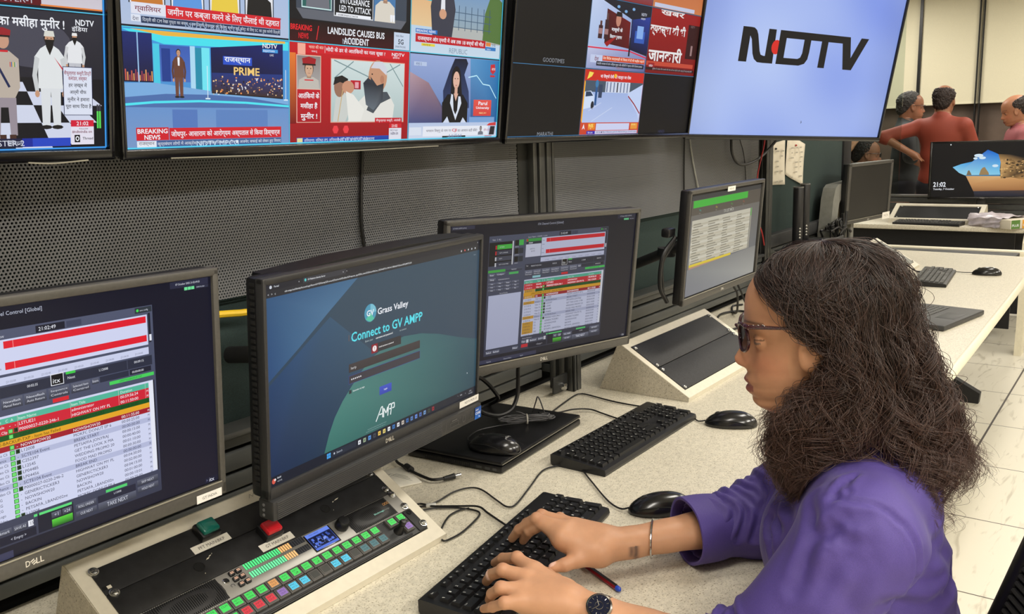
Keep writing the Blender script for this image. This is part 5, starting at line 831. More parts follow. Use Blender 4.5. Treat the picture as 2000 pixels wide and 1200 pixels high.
sticker(p1, lx(.706), .1525, lx(.771), .1665, 'PFT MAIN\\BKP'); sticker(p2, lx(.797), .1065, lx(.860), .1205, 'GT MAIN\\BKP'); sticker(p1, lx(.872), .1525, lx(.936), .1665, 'IBM MAIN\\BKP')
for x, y in ((.699, .131), (.944, .131)):
    b = MB(); b.lathe([(.0085, 0), (.0085, .0006), (.0072, .0008), (.0070, .0002)], (lx(x), y, .0020), (0, 0, 1), 20); put('cable_hole', b, hole, p2)
mk = Canvas(.00005)
for x, y, a, b in ((.718, .138, .004, .0014), (.7235, .141, .003, .001), (.728, .143, .001, .001), (.975, .139, .006, .0012), (.966, .137, .002, .0012), (.70, .117, .001, .001), (.955, .122, .001, .001)): mk.poly([(lx(x)-a, y-b), (lx(x)+a*.3, y-b*.6), (lx(x)+a, y+b), (lx(x)-a*.2, y+b*.7)], (206, 198, 176))
mk.put('paint_marks', PRINT, p2, (0, 0, .0022), label='chipped pale spots')
for x, y in ((.571, .194), (.577, .150), (1.069, .190), (1.072, .158), (1.073, .1145)): screw('screw', t, lx(x), y)
sl = MB(); sl.bb((lx(.567), .1595, .0021), (lx(.575), .1655, .0026), 1); sl.bb((lx(.573), .1590, .0022), (lx(.579), .1640, .0032), 0); put('panel_slot', sl, [FRONTM, hole], t)
g = Canvas(.00005)
for P in ([(.845, .2095), (.850, .2165), (.8525, .2105), (.858, .2165), (.861, .2105), (.866, .2150), (.872, .2110), (.876, .2165), (.884, .2080)],): g.line([(lx(a), b) for a, b in P], .0006, (60, 58, 56))
g.put('pen_scribble', PRINT, t, (0, 0, .0004))

# loudspeaker and level-meter unit
AL = lambda x: x-.566
au = thing('audio_monitor', 'grey audio monitor unit with two green and orange level meters and speaker grilles', 'audio unit', (.566, .990+.0600*math.cos(SL), .765+.0600*math.sin(SL)), (SL, 0, 0)); H1 = .0440
put('face_plate', MB().bb((0, .0004, -.002), (.517, H1, .0018), 0, .0008), FACEG, au); put('body', MB().bb((.012, .003, -.055), (.505, .042, -.002)), BLKM, au)
GR = perforated('perforated black grille', (34, 34, 35), .0032, .0011)
def grille(xa, xb, curve):
    n = 14
    def f(u, v):
        x = xa+(xb-xa)*u; e = (math.sin(math.pi*v)*.006)*curve
        if curve > 0: x = xa+(xb-xa-.006+e)*u
        else: x = xb-(xb-xa-.006-e)*(1-u)
        return (x, .001+.0425*v, .0020+.0030*math.sin(math.pi*u)**.5*math.sin(math.pi*v)**.5)
    o = put('speaker_grille', MB().grid(f, 30, n), GR, au); put('grille_backing', MB().bb((xa+.002, .003, .0016), (xb-.002, .042, .0020)), BLACK, o)
grille(AL(.590), AL(.708), 1); grille(AL(.955), AL(1.057), -1)
lit = attr_mat('lit lamp', True, .4, 1.15)
for y in (.0345, .0180):
    g = Canvas(.00005)
    for k in range(26):
        q = (90, 235, 140) if k < 15 else ((250, 190, 120) if k < 20 else None); x = AL(.7545)+k*.00445
        if y < .03: q = (120, 240, 170) if k < 15 else ((250, 196, 130) if k < 20 else None)
        g.rect(x-.0003, y-.0002, x+.0040, y+.0112, (60, 60, 60) if q is None else tuple(int(v*.35) for v in q)); g.rect(x+.0003, y, x+.0034, y+.011, q or (30, 30, 32))
    g.put('level_meter', lit, au, (0, -.0025, .0019))
put('picture_frame', MB().bb((AL(.871), .0045, .001), (AL(.9245), .0410, .0026), 0, .002), GLOSS, au); c = Canvas(.00005); lcd_ui(c); c.put('picture_screen', SCR, au, (AL(.8975), .0235, .0027))
kn = MB(); kn.lathe([(.0115, 0), (.0120, .003), (.0105, .012), (.0095, .015), (.0088, .0156), (.0001, .0150)], (AL(.943), .0275, .0018), (0, 0, 1), 28); put('volume_knob', kn, BLKP, au)
for i, (x, y) in enumerate(((.731, .0365), (.7425, .0365), (.731, .0255), (.7425, .0255), (.733, .0140), (.7445, .0140))):
    b = MB(); b.box((AL(x), y, .0035), (.0095, .0085, .005), 0, None, .0018); o = put('function_key', b, BLKP, au); g = Canvas(.00005)
    for k in range(2): g.rect(AL(x)-.003, y-.0016+k*.0022, AL(x)+.003, y-.0002+k*.0022, (220, 180, 160))
    g.put('key_legend', PRINT, o, (0, 0, .0061))
b = MB(); b.lathe([(.0050, 0), (.0050, .0012), (.0036, .0016), (.0032, 0)], (AL(.717), .0300, .0018), (0, 0, 1), 20, 0); b.lathe([(.0030, .0002), (.0001, .0003)], (AL(.717), .0300, .0018), (0, 0, 1), 16, 1); put('headphone_socket', b, [CHROME, hole], au)
g = Canvas(.00005); g.line([(AL(.7195), .0165), (AL(.7185), .0200), (AL(.7215), .0215), (AL(.7245), .0200), (AL(.7240), .0165)], .0009, (60, 60, 60)); g.put('headphone_mark', PRINT, au, (0, 0, .0020))
g = Canvas(.00005); g.text('Blackmagic', AL(1.010), .0150, AL(1.034), .0190, (150, 220, 210)); g.text('design', AL(1.0345), .0150, AL(1.046), .0190, (120, 120, 120))
for k in range(3): x = AL(1.040)+k*.0052; g.line([(x, .0260), (x+.0036, .0260), (x+.0036, .0300), (x, .0300), (x, .0260)], .0006, (206, 150, 80))
g.put('maker_mark', PRINT, au, (0, 0, .0054))
for x, y in ((1.0755, .040), (1.078, .008), (.574, .040), (.574, .006)): screw('screw', au, AL(x), y, .0018)
# router control panel with lit buttons
cp = thing('button_panel', 'dark control panel with two rows of green, cyan, red and purple lit buttons', 'control panel', (.566, .990+.0105*math.cos(SL), .765+.0105*math.sin(SL)), (SL, 0, 0))
put('face_plate', MB().bb((0, .0004, -.002), (.517, .0490, .0014), 0, .0006), GREYM, cp); put('body', MB().bb((.012, .003, -.055), (.505, .046, -.002)), BLKM, cp); put('lower_groove', MB().bb((.03, .0015, .0012), (.48, .0048, .0042), 0, .0012), BLKM, cp)
put('rack_ear', MB().bb((.497, .001, .0012), (.5165, .0485, .0034), 0, .0012), BLKM, cp); put('rack_ear', MB().bb((.0005, .001, .0012), (.020, .0485, .0034), 0, .0012), BLKM, cp)
BCOL = dict(g=(60, 214, 86), o=(216, 150, 84), c=(70, 196, 226), r=(214, 40, 58), p=(140, 104, 176), t=(64, 112, 116), k=(44, 44, 36), d=(60, 130, 70))
BLK2 = M('button surround', (78, 76, 74), .5, scale=120)
def lit_button(x, y, q, lines):
    b = MB(); b.box((x, y, .0040), (.0203, .0186, .0070), 0, None, .0014); b.box((x, y, .0078), (.0165, .0148, .0012), 0, None, .0005); o = put('push_button', b, BLK2, cp)
    g = Canvas(.00005); col = BCOL[q]; g.rect(x-.0068, y-.0058, x+.0068, y+.0058, col)
    for k, s in enumerate(lines): g.text(s, x-.0048, y+.0008-k*.0047, x+.0048, y+.0040-k*.0047, tuple(int(v*.42) for v in col))
    g.put('lit_cap', lit, o, (0, 0, .0085))
R1 = 'gggggogggggggggg'; R2 = 'ggrrrpccckkcckttt'
T1 = ('RTR', 'CLN', 'NDTV|MPCG', 'NDTV|INDIA', 'NDTV|PROFIT', 'VDO|OUT', 'VDO|OUT1', 'INPUT|2', 'DAST|ENC', 'MCR|2', 'MCR|GT', 'MCR|BKP', 'MCR|DEL', 'MCR|IN', 'MCR|UP', 'GT|LOG')
for k in range(16): lit_button(AL(.6645)+k*.0213, .0385, R1[k], T1[k].split('|'))
T2 = {'r': 'INPT|OUT', 'p': 'HOLD|OUT', 'c': 'PIC|MTCH', 't': 'VIDEO|HUB', 'g': 'DST|1'}
for k, q in enumerate('grrrpcckkcckttt'): lit_button(AL(.6885)+k*.02125, .0190, q, T2[q].split('|') if q in T2 else ())
lit_button(AL(1.0250), .0385, 'g', ('TAKE', 'TO')); lit_button(AL(1.0470), .0385, 'g', ('LOCK', 'IN')); lit_button(AL(1.0470), .0175, 'p', ('DEST', 'SEL'))
jb = MB(); jb.lathe([(.0090, 0), (.0075, .003), (.0050, .010), (.0042, .016), (.0058, .018), (.0062, .024), (.0045, .0275), (.0001, .028)], (AL(1.0265), .0195, .0014), (0, 0, 1), 24); put('joystick', jb, BLKP, cp)
for x, y in ((1.0800, .0105), (.5735, .008)): screw('screw', cp, AL(x), y, .0034)
b = MB(); b.lathe([(.0048, 0), (.0048, .0012), (.0034, .0014), (.0030, .0004)], (AL(1.0735), .0420, .0034), (0, 0, 1), 18); put('socket', b, hole, cp)

# empty rack boxes further along
def empty_box(label, x0, x1, dy, mat):
    t, W = wedge('rack_box', label, x0, x1, dy); m = .5*(.009+.198)
    a = panel(t, .023, W-.024, .0105, m-.001, mat); b_ = panel(t, .023, W-.024, m+.001, .1975, mat)
    for x in (.032, W-.034):
        for y in (.018, m-.010, m+.010, .188): screw('screw', t, x, y, .002, .0050)
    return t
PANB = M('satin black panel', (33, 33, 35), .58, scale=260, var=.4, bump=.06); PANG = M('grey blank panel', (128, 130, 124), .5, scale=60)
empty_box('sloping rack box with two plain black panels in front of the woman', 2.066, 2.618, -.014, PANB); w3 = empty_box('sloping rack box with plain grey panels beyond the open laptop', 4.12, 4.70, -.014, PANG)
# far desk rack box, turned to face the near side
t = thing('rack_box', 'low cream rack box with a dark recess on the far desk', 'rack box', (6.86, 1.32, .745), None, 'sloping rack boxes')
fr = MB(); LOC = lambda a, b, h: (a, h, b)
side = [(-.06, .0), (-.05, .03), (.17, .122), (.19, .118), (.25, 0)]
for ya, yb in ((-.30, -.27), (.27, .30)): fr.prism(side, ya, yb, LOC)
fr.prism([(.145, .111), (.17, .122), (.19, .118), (.25, 0), (.235, 0), (.145, .085)], -.27, .27, LOC); fr.prism([(-.06, 0), (-.05, .03), (-.035, .036), (-.035, 0)], -.27, .27, LOC); put('housing', fr, FRONTM, t, smooth=20)
put('recess', MB().prism([(-.035, .015), (-.035, .030), (.145, .104), (.145, .08)], -.27, .27, LOC), BLACK, t)
for y in (-.25, .25):
    for a, b in ((-.02, .037), (.13, .101)): put('screw', MB().lathe([(.007, 0), (.006, .004), (.001, .005)], (a, y, b), (-.39, 0, .92), 10), SCREW, t)

# ================================================================ keyboards and mice
KEYM = M('keycap plastic', (20, 20, 22), .45, scale=300, var=.2); KCASE = M('keyboard case', (26, 26, 28), .35, scale=150, var=.2); KEYG = M('dusty keycap plastic', (74, 74, 72), .5, scale=60, var=.2)
ROWS_K = [('Esc', 1, 0), ('', .99, -1)]
def key_layout():
    K = []; p = .0191; x0 = -.2105
    def row(y, items, h=.0165):
        x = x0
        for s, w in items:
            if s is not None: K.append((x+w*p/2, y, w*p-.0028, h, s))
            x += w*p
    F = [('Esc', 1), (None, .9)]+[('F%d' % i, 1) for i in range(1, 5)]+[(None, .45)]+[('F%d' % i, 1) for i in range(5, 9)]+[(None, .45)]+[('F%d' % i, 1) for i in range(9, 13)]+[(None, .25), ('Prt', 1), ('Scr', 1), ('Pau', 1)]
    row(.0525, F, .0115)
    row(.0290, [(k, 1) for k in '`1234567890-=']+[('Back', 2), (None, .25), ('Ins', 1), ('Hm', 1), ('PU', 1), (None, .25)]+[(k, 1) for k in ('Nm', '/', '*', '-')])
    row(.0099, [('Tab', 1.5)]+[(k, 1) for k in 'QWERTYUIOP[]']+[('\\', 1.5), (None, .25), ('Del', 1), ('End', 1), ('PD', 1), (None, .25)]+[(k, 1) for k in '789'])
    row(-.0092, [('Caps', 1.75)]+[(k, 1) for k in "ASDFGHJKL;'"]+[('Ent', 2.25), (None, 3.5)]+[(k, 1) for k in '456'])
    row(-.0283, [('Shift', 2.25)]+[(k, 1) for k in 'ZXCVBNM,./']+[('Shift', 2.75), (None, 1.25), ('^', 1), (None, 1.25)]+[(k, 1) for k in '123'])
    row(-.0474, [('Ctrl', 1.25), ('Win', 1.25), ('Alt', 1.25), ('', 6.25), ('Alt', 1.25), ('Fn', 1.25), ('Mnu', 1.25), ('Ctrl', 1.25), (None, .25), ('<', 1), ('v', 1), ('>', 1), (None, .25), ('0', 2), ('.', 1)])
    K.append((x0+21.5*p+p/2, .00035, p-.0028, p*2-.0028, '+')); K.append((x0+21.5*p+p/2, -.03785, p-.0028, p*2-.0028, 'En')); return K
KL = key_layout()
def kb_meshes():
    c = MB(); zf = lambda y: .011+(.065+y)*.085
    P = [(-.2205, -.067), (.2205, -.067), (.2205, .067), (-.2205, .067)]
    prof = [(-.067, 0), (-.069, .006), (-.067, zf(-.067)+.003), (-.0625, zf(-.0625)+.0036), (.062, zf(.062)+.0036), (.067, zf(.067)+.002), (.067, .006), (.062, 0)]
    c.prism(prof, -.2205, .2205, lambda a, b, h: (h, a, b)); rim = MB()
    k = MB(); g = Canvas(.00004); z0 = .0036
    for x, y, w, h, s in KL:
        zb = zf(y)+z0-.001; zt = zf(y)+z0+.0052; i = .0016
        vs = [(x-w/2, y-h/2, zb), (x+w/2, y-h/2, zb), (x+w/2, y+h/2, zb), (x-w/2, y+h/2, zb), (x-w/2+i, y-h/2+i, zt), (x+w/2-i, y-h/2+i, zt), (x+w/2-i, y+h/2-i, zt), (x-w/2+i, y+h/2-i, zt)]
        k.add(vs, [(0, 1, 5, 4), (1, 2, 6, 5), (2, 3, 7, 6), (3, 0, 4, 7), (4, 5, 6, 7)])
    G = Canvas(.00004); vz = []
    for x, y, w, h, s in KL:
        if not s: continue
        n0 = len(G.v); hh = .0042 if len(s) == 1 else .0026; ww = hh*.62*len(s); lx_ = x-w/2+.0032; ly = y+h/2-.0030-hh
        if h < .012: ly = y-hh/2
        G.text(s, lx_, ly, lx_+min(ww, w-.005), ly+hh, (215, 215, 210)); vz += [zf(y)+z0+.00535]*(len(G.v)-n0)
    G.v = [(a, b, z) for (a, b, _), z in zip(G.v, vz)]
    return c, k, G
KC, KK, KG = kb_meshes(); _kb = []
def keyboard(label, x, y, yaw, keymat=KEYM, group='computer keyboards', z=.745):
    t = thing('keyboard', label, 'keyboard', (x, y, z), (0, 0, yaw), group)
    if not _kb:
        _kb.append((put('case', KC, KCASE, t, smooth=30), put('keycaps', KK, keymat, t, smooth=0), KG.put('key_legends', PRINT, t)))
    else:
        for s in _kb[0]:
            o = s.copy(); C.objects.link(o); o.parent = t
            if s.name.startswith('keycaps') and keymat is not KEYM: o.data = s.data.copy(); o.data.materials[0] = keymat
    return t
keyboard('black keyboard under the hands of the woman in purple', 1.1176, .8167, .1623)
k2 = keyboard('black keyboard between the closed laptop and the front rack box, nobody typing on it', 1.7245, .9547, .0028); keyboard('dusty dark keyboard on the desk behind the open laptop', 4.345, .823, .09, KEYG); keyboard('dark keyboard lying along the front of the far desk rack box', 6.745, 1.34, -math.pi/2-.1, KEYG)
g = Canvas(.00004); logo_dell(g, -.03, .0, .012, (150, 150, 150))
def mouse_mesh():
    F = Field((-.072, -.042, -.006), (.072, .042, .05), .0016)
    F.ell((-.012, 0, .004), (.050, .0305, .033), .01).ell((.022, 0, .002), (.040, .0290, .026), .02); F.cut((0, 0, .0015), (0, 0, -1), .003); V, Q = F.mesh(); return relax(V, Q, 2), Q
MV, MQ = mouse_mesh(); MGL = M('mouse shell', (20, 20, 22), .22, coat=.3, scale=200, var=.1)
def mouse(label, x, y, az, z=.745, logo=False, cable=None):
    """front of the mouse points along az (degrees)"""
    t = thing('mouse', label, 'mouse', (x, y, z), (0, 0, math.radians(az)), 'computer mice'); mesh_obj('shell', MV, MQ, MGL, t)
    b = MB(); b.tube([(-.052, -.0315, .010), (-.03, -.0335, .0165), (.0, -.0325, .0215), (.03, -.0285, .0190), (.052, -.016, .0120)], .0008, 6); b.tube([(-.052, .0315, .010), (-.03, .0335, .0165), (.0, .0325, .0215), (.03, .0285, .0190), (.052, .016, .0120)], .0008, 6); b.tube([(.010, 0, .0348), (.035, 0, .0285), (.055, 0, .0150)], .0006, 6); put('shell_seam', b, BLACK, t)
    w = MB(); w.lathe([(.0085, -.0035), (.0100, -.0025), (.0100, .0025), (.0085, .0035)], (.030, 0, .0235), (0, 1, 0), 20); put('scroll_wheel', w, BLKM, t); f = MB(); f.bb((-.04, -.02, 0), (-.02, .02, .003)); f.bb((.02, -.018, 0), (.035, .018, .003)); put('glide_feet', f, BLKM, t)
    if logo:
        g = Canvas(.00004); g.text('logitech', -.0335, -.011, -.0285, .011, (190, 190, 190)); v, f2 = text_mesh('logitech'); lo, hi = v.min(0), v.max(0)
        P = [((-.030+ (b-lo[1])/(hi[1]-lo[1])*-.0065), .0105-(a-lo[0])/(hi[0]-lo[0])*.021) for a, b in v]
        zz = [.004+.033*math.sqrt(max(0, 1-((px+.012)/.050)**2-(py/.0305)**2))+.0016 for px, py in P]
        mesh_obj('maker_mark', [(px, py, z) for (px, py), z in zip(P, zz)], f2, PRINT, t, smooth=0, col=[lin((170, 170, 170))]*len(P))
    if cable:
        c = MB(); c.tube(cable, .0017, 8); inv = t.matrix_basis.inverted(); c.v = [tuple(inv @ Vector(p)) for p in c.v]; put('cable', c, BLKP, t)
    return t
mouse('black mouse beside the chin of the woman, right of the second keyboard', 1.945, .797, 112, cable=[(1.93, .853, .753), (1.926, .872, .749), (1.942, .890, .749), (1.966, .914, .749), (1.962, .945, .750), (1.955, .985, .752)])
mouse('black mouse beside the purple sleeve, near the typing hands', 1.413, .714, 132, cable=[(1.376, .760, .755), (1.374, .775, .750), (1.384, .800, .749), (1.41, .835, .749), (1.472, .905, .749), (1.515, .955, .749), (1.517, .985, .750), (1.50, 1.00, .749), (1.459, 1.011, .749), (1.372, .983, .749), (1.289, .957, .749), (1.270, .965, .749), (1.284, 1.0, .749), (1.31, 1.058, .749), (1.304, 1.085, .749), (1.27, 1.098, .749), (1.212, 1.095, .749), (1.16, 1.115, .749)])
mouse('black mouse alone on the bare far stretch of the control desk', 4.565, .645, 100, cable=[(4.556, .70, .754), (4.57, .74, .750), (4.575, .775, .750), (4.555, .795, .752)])
# closed laptop with a mouse lying on it
cl = thing('laptop', 'closed black smudged laptop with a mouse and tied cable lying on its lid', 'laptop', (1.572, 1.216, .745), (0, 0, .084), 'laptops')
LAPB = M('satin black laptop', (17, 17, 19), .36, scale=28, var=.45)
put('base', MB().bb((-.181, -.126, .002), (.181, .124, .017), 0, .004), LAPB, cl); put('lid', MB().bb((-.181, -.126, .0185), (.181, .126, .0275), 0, .004), LAPB, cl)
put('lid_edge_line', MB().bb((-.178, -.1266, .0205), (.1808, -.1255, .0215)), SILV, cl)
vt = MB(); vt.bb((-.1816, -.045, .0045), (-.180, .075, .0140), 1)
for k in range(24): vt.bb((-.1822, -.043+k*.005, .0045), (-.1806, -.0405+k*.005, .0140), 0)
put('vent', vt, [LAPB, BLACK], cl); pt = MB()
for y, w in ((-.068, .014), (-.090, .013), (-.108, .010)): pt.bb((-.1816, y-w/2, .006), (-.1805, y+w/2, .0115))
put('side_port', pt, GREYM, cl); ft = MB()
for x in (-.15, .15):
    for y in (-.1, .1): ft.lathe([(.008, 0), (.008, .003)], (x, y, 0), (0, 0, 1), 12)
put('rubber_foot', ft, BLKM, cl)
mouse('black mouse with white lettering lying on the closed laptop lid', 1.455, 1.133, 98, .7726, True, cable=[(1.447, 1.186, .781), (1.452, 1.204, .783), (1.49, 1.232, .777), (1.535, 1.240, .776), (1.575, 1.222, .777), (1.60, 1.196, .780)])
bd = MB(); rr = random.Random(4)
ax = np.array((1.640, 1.178)); dv = np.array((.68, -.73)); dv = dv/np.linalg.norm(dv); pv = np.array((-dv[1], dv[0]))
for k in range(9):
    L_, w_, z_ = .050+rr.random()*.018, .006+rr.random()*.014, .777+rr.random()*.014; o_ = (rr.random()-.5)*.010; P = []
    for q in range(13):
        th = 2*math.pi*q/12; pinch = .35+.65*abs(math.cos(th)); p = ax+dv*(L_*math.cos(th)+o_)+pv*(w_*math.sin(th)*pinch); P.append((p[0], p[1], z_+.004*math.sin(2*th+k)))
    bd.tube(P, .0015, 6, 0, 3)
bd.tube([(1.676, 1.186, .790), (1.650, 1.158, .826), (1.632, 1.140, .846), (1.648, 1.144, .832), (1.687, 1.160, .790)], .0016, 6); bd.tube([(1.628, 1.200, .802), (1.632, 1.190, .800), (1.640, 1.178, .793)], .0013, 6)
bt = thing('cable_bundle', 'coil of grey mouse cable tied with a wire on the laptop lid', 'cable', (1.64, 1.178, .775)); put('coil', bd, M('grey cable', (92, 92, 94), .45), bt, world=True)
tb = MB(); P = [(ax[0]+pv[0]*.012*math.cos(a), ax[1]+pv[1]*.012*math.cos(a), .784+.011*math.sin(a)) for a in [2*math.pi*i/12 for i in range(13)]]; tb.tube(P, .0018, 6, 0, 2); put('tie', tb, M('white tie', (200, 196, 186), .5), bt, world=True)

# ---------------------------------------------------------------- loose cables, pen, papers
def cable(name, label, pts, r, mat=BLKP, cat='cable'):
    b = MB(); b.tube(pts, r, 8, 0, 8); o = pts[0]; b.v = [(x-o[0], y-o[1], z-o[2]) for x, y, z in b.v]; q = put(name, b, mat); q.location = o; return tag(q, label, cat)
CAB = M('black cable', (24, 24, 25), .4, var=.1)
cable('keyboard_cable', 'thin black cable from the coil up past the desk post to the second keyboard', [(1.94, 1.02, .757), (1.958, 1.04, .750), (1.961, 1.102, .749), (1.968, 1.155, .749), (1.982, 1.216, .749), (1.981, 1.240, .749), (1.958, 1.246, .749), (1.875, 1.232, .749), (1.794, 1.215, .752), (1.70, 1.185, .782)], .0020, CAB)
cable('keyboard_cable', 'thin black cable curving from the coil straight to the second keyboard', [(1.836, 1.022, .757), (1.842, 1.046, .750), (1.861, 1.102, .749), (1.866, 1.142, .752), (1.834, 1.171, .756), (1.794, 1.195, .754), (1.731, 1.190, .772), (1.68, 1.165, .784)], .0020, CAB)
cable('keyboard_cable', 'thin black cable running from the rack box to the keyboard in use', [(1.13, 1.122, .749), (1.188, 1.118, .749), (1.196, 1.088, .749), (1.220, 1.037, .752), (1.234, 1.005, .753), (1.225, .975, .750), (1.198, .915, .752), (1.185, .890, .757)], .0020, CAB)
cable('looped_cable', 'thin black cable lying in an open loop beside the rack box', [(1.14, 1.108, .749), (1.192, 1.077, .749), (1.218, 1.035, .749), (1.224, 1.006, .749), (1.219, .991, .749), (1.200, .981, .749), (1.142, .967, .749), (1.106, .967, .749), (1.093, .972, .749), (1.104, .989, .749), (1.135, 1.011, .749), (1.179, 1.031, .749), (1.210, 1.031, .749), (1.226, 1.022, .749)], .0018, CAB)
cable('power_cable', 'thick black cable looping out behind the sign-in computer', [(1.27, 1.13, .95), (1.45, 1.225, .93), (1.549, 1.253, .90), (1.601, 1.264, .870), (1.651, 1.277, .830), (1.692, 1.303, .800), (1.703, 1.345, .775), (1.632, 1.372, .765), (1.54, 1.378, .78)], .0048, CAB)
cable('power_cable', 'thick black cable hanging from the tilted playlist monitor in a U', [(1.663, 1.18, .96), (1.666, 1.215, .906), (1.667, 1.220, .864), (1.661, 1.220, .827), (1.635, 1.220, .802), (1.588, 1.222, .800), (1.540, 1.225, .818), (1.500, 1.23, .845), (1.40, 1.24, .90), (1.28, 1.18, .95)], .0050, CAB)
cable('wall_cable', 'black cable hanging down the perforated panel below the bright mosaic television', [(1.353, 1.376, 1.50), (1.353, 1.378, 1.425), (1.347, 1.378, 1.372), (1.340, 1.378, 1.309), (1.338, 1.378, 1.265), (1.342, 1.377, 1.210), (1.35, 1.376, 1.15), (1.36, 1.405, 1.05)], .0042, CAB)
cable('wall_cable', 'thin black cable hanging at the right panel joint above the angled monitor', [(2.909, 1.376, 1.50), (2.908, 1.378, 1.40), (2.906, 1.378, 1.275), (2.912, 1.377, 1.158), (2.93, 1.37, 1.10)], .003, CAB)
cable('wall_cable', 'pale grey cable slanting down behind the angled monitor', [(2.94, 1.378, 1.48), (2.950, 1.378, 1.415), (2.981, 1.378, 1.325), (3.026, 1.377, 1.227), (3.06, 1.37, 1.13)], .0034, M('pale cable', (150, 150, 144), .5))
cable('wall_cable', 'black cable drooping in a loop below the NDTV logo television', [(3.29, 1.37, 1.48), (3.297, 1.368, 1.412), (3.304, 1.368, 1.359), (3.346, 1.368, 1.319), (3.419, 1.368, 1.302), (3.527, 1.36, 1.314), (3.62, 1.35, 1.345), (3.68, 1.322, 1.40)], .0055, CAB)
cable('wall_cable', 'very thin dark wire behind the drooping cable loop', [(3.40, 1.378, 1.46), (3.403, 1.378, 1.410), (3.448, 1.378, 1.345), (3.474, 1.378, 1.253), (3.48, 1.378, 1.1)], .002, CAB)
cable('wall_cable', 'thin red cable running down beside the end post', [(3.60, 1.345, 1.44), (3.580, 1.345, 1.371), (3.534, 1.345, 1.291), (3.514, 1.345, 1.241), (3.509, 1.345, 1.138), (3.529, 1.345, 1.074), (3.578, 1.345, 1.017), (3.62, 1.35, .96)], .003, M('red cable', (176, 46, 46), .5))
cable('wall_cable', 'yellow cable behind the gap left of the sign-in computer', [(.80, 1.37, 1.15), (.944, 1.365, 1.142), (.968, 1.365, 1.140), (1.001, 1.365, 1.136), (1.035, 1.365, 1.131), (1.15, 1.37, 1.10)], .0065, M('yellow cable', (232, 190, 24), .45, var=.06))
cable('monitor_cable', 'pair-end black cable below the angled monitor, nearer one', [(3.03, 1.20, .96), (3.050, 1.25, .894), (3.091, 1.25, .844), (3.14, 1.27, .77), (3.20, 1.31, .750), (3.323, 1.362, .750), (3.371, 1.341, .750)], .004, CAB)
cable('monitor_cable', 'black cable below the angled monitor running onto the desk', [(3.07, 1.21, .95), (3.09, 1.25, .894), (3.13, 1.25, .844), (3.19, 1.25, .78), (3.26, 1.26, .751), (3.35, 1.22, .750), (3.30, 1.16, .750)], .004, CAB)
cable('desk_cable', 'black cable curling on the desk behind the front rack box', [(2.86, 1.29, .750), (2.945, 1.26, .750), (3.035, 1.305, .750), (3.15, 1.335, .752), (3.24, 1.30, .750), (3.20, 1.22, .750), (3.05, 1.18, .750), (2.90, 1.20, .750)], .004, CAB)
cable('desk_cable', 'black cable draped over the grey rack box', [(4.50, 1.165, .895), (4.49, 1.13, .873), (4.44, 1.05, .826), (4.36, .985, .786), (4.32, .95, .768), (4.30, .93, .752), (4.27, .90, .752)], .004, CAB)
cable('desk_cable', 'black cable trailing beside the grey rack box', [(4.60, 1.16, .89), (4.58, 1.10, .852), (4.50, 1.02, .806), (4.48, .96, .773), (4.50, .93, .752), (4.54, .90, .750)], .004, CAB)
cable('floor_lead', 'black cable dropping behind the near rack box at the left', [(.40, 1.33, .752), (.45, 1.29, .752), (.50, 1.275, .755), (.53, 1.28, .762), (.545, 1.31, .752), (.52, 1.36, .750)], .0040, CAB)
cb_ = MB(); cb_.bb((-.010, -.006, 0), (.010, .006, .006), 0, .002); q = put('cable_clip', cb_, M('clear clip', (206, 206, 200), .3)); q.location = (1.199, 1.094, .7455); q.rotation_euler = (0, 0, -.9); tag(q, 'small clear clip holding cables beside the near rack box', 'clip')
ch = thing('charger_lead', 'black laptop charger lead with a silver barrel tip in front of the closed laptop', 'cable', (1.30, 1.22, .746)); b = MB(); b.tube([(1.40, 1.352, .756), (1.357, 1.338, .753), (1.331, 1.308, .752), (1.318, 1.276, .752), (1.305, 1.240, .752), (1.295, 1.200, .752), (1.293, 1.172, .752), (1.309, 1.153, .753)], .0032, 8); put('lead', b, CAB, ch, world=True)
b = MB(); b.tube([(1.318, 1.268, .753), (1.308, 1.245, .753)], .0075, 14, 0, 1); put('ferrite', b, CAB, ch, world=True); b = MB(); b.tube([(1.307, 1.154, .753), (1.330, 1.144, .753)], [.0045, .0062], 14, 0, 1); put('plug_body', b, CAB, ch, world=True); b = MB(); b.tube([(1.330, 1.144, .753), (1.343, 1.138, .753)], .0038, 14, 0, 1); put('plug_tip', b, CHROME, ch, world=True)
cd = thing('plastic_card', 'flat clear white plastic plate lying beside the near rack box', 'plate', (1.255, 1.255, .7455), (0, 0, -.45)); put('plate', MB().bb((-.050, -.05, 0), (.050, .055, .004), 0, .0015), M('milky plastic', (226, 222, 208), .3), cd)
g = Canvas(.00004)
for k in range(3): g.line([(-.035, -.035+k*.012), (.0+k*.01, .035-k*.008), (.035, -.035+k*.012)], .0015, (150, 148, 140))
g.put('printed_lines', PRINT, cd, (0, 0, .0041))
pn = thing('pen', 'red and black ballpoint pen with a blue end lying near the hands', 'pen', (1.108, .632, .7505), (0, 0, math.atan2(.067, .031)))
b = MB(); b.tube([(.003, 0, 0), (.128, 0, 0)], .0042, 6, 0, 1); put('barrel', b, M('dark red pen', (130, 22, 34), .35), pn); b = MB(); b.bb((.004, -.0024, .0026), (.125, .0024, .0040)); put('dark_stripe', b, BLKP, pn); b = MB(); b.lathe([(.0042, 0), (.0044, .002), (.0040, .006), (.002, .009), (.0002, .0095)], (.004, 0, 0), (-1, 0, 0), 14); put('end_cap', b, M('blue pen cap', (34, 74, 190), .35), pn); b = MB(); b.tube([(.128, 0, 0), (.138, 0, 0), (.142, 0, 0)], [.004, .0018, .0005], 10, 0, 1); put('tip', b, CHROME, pn)
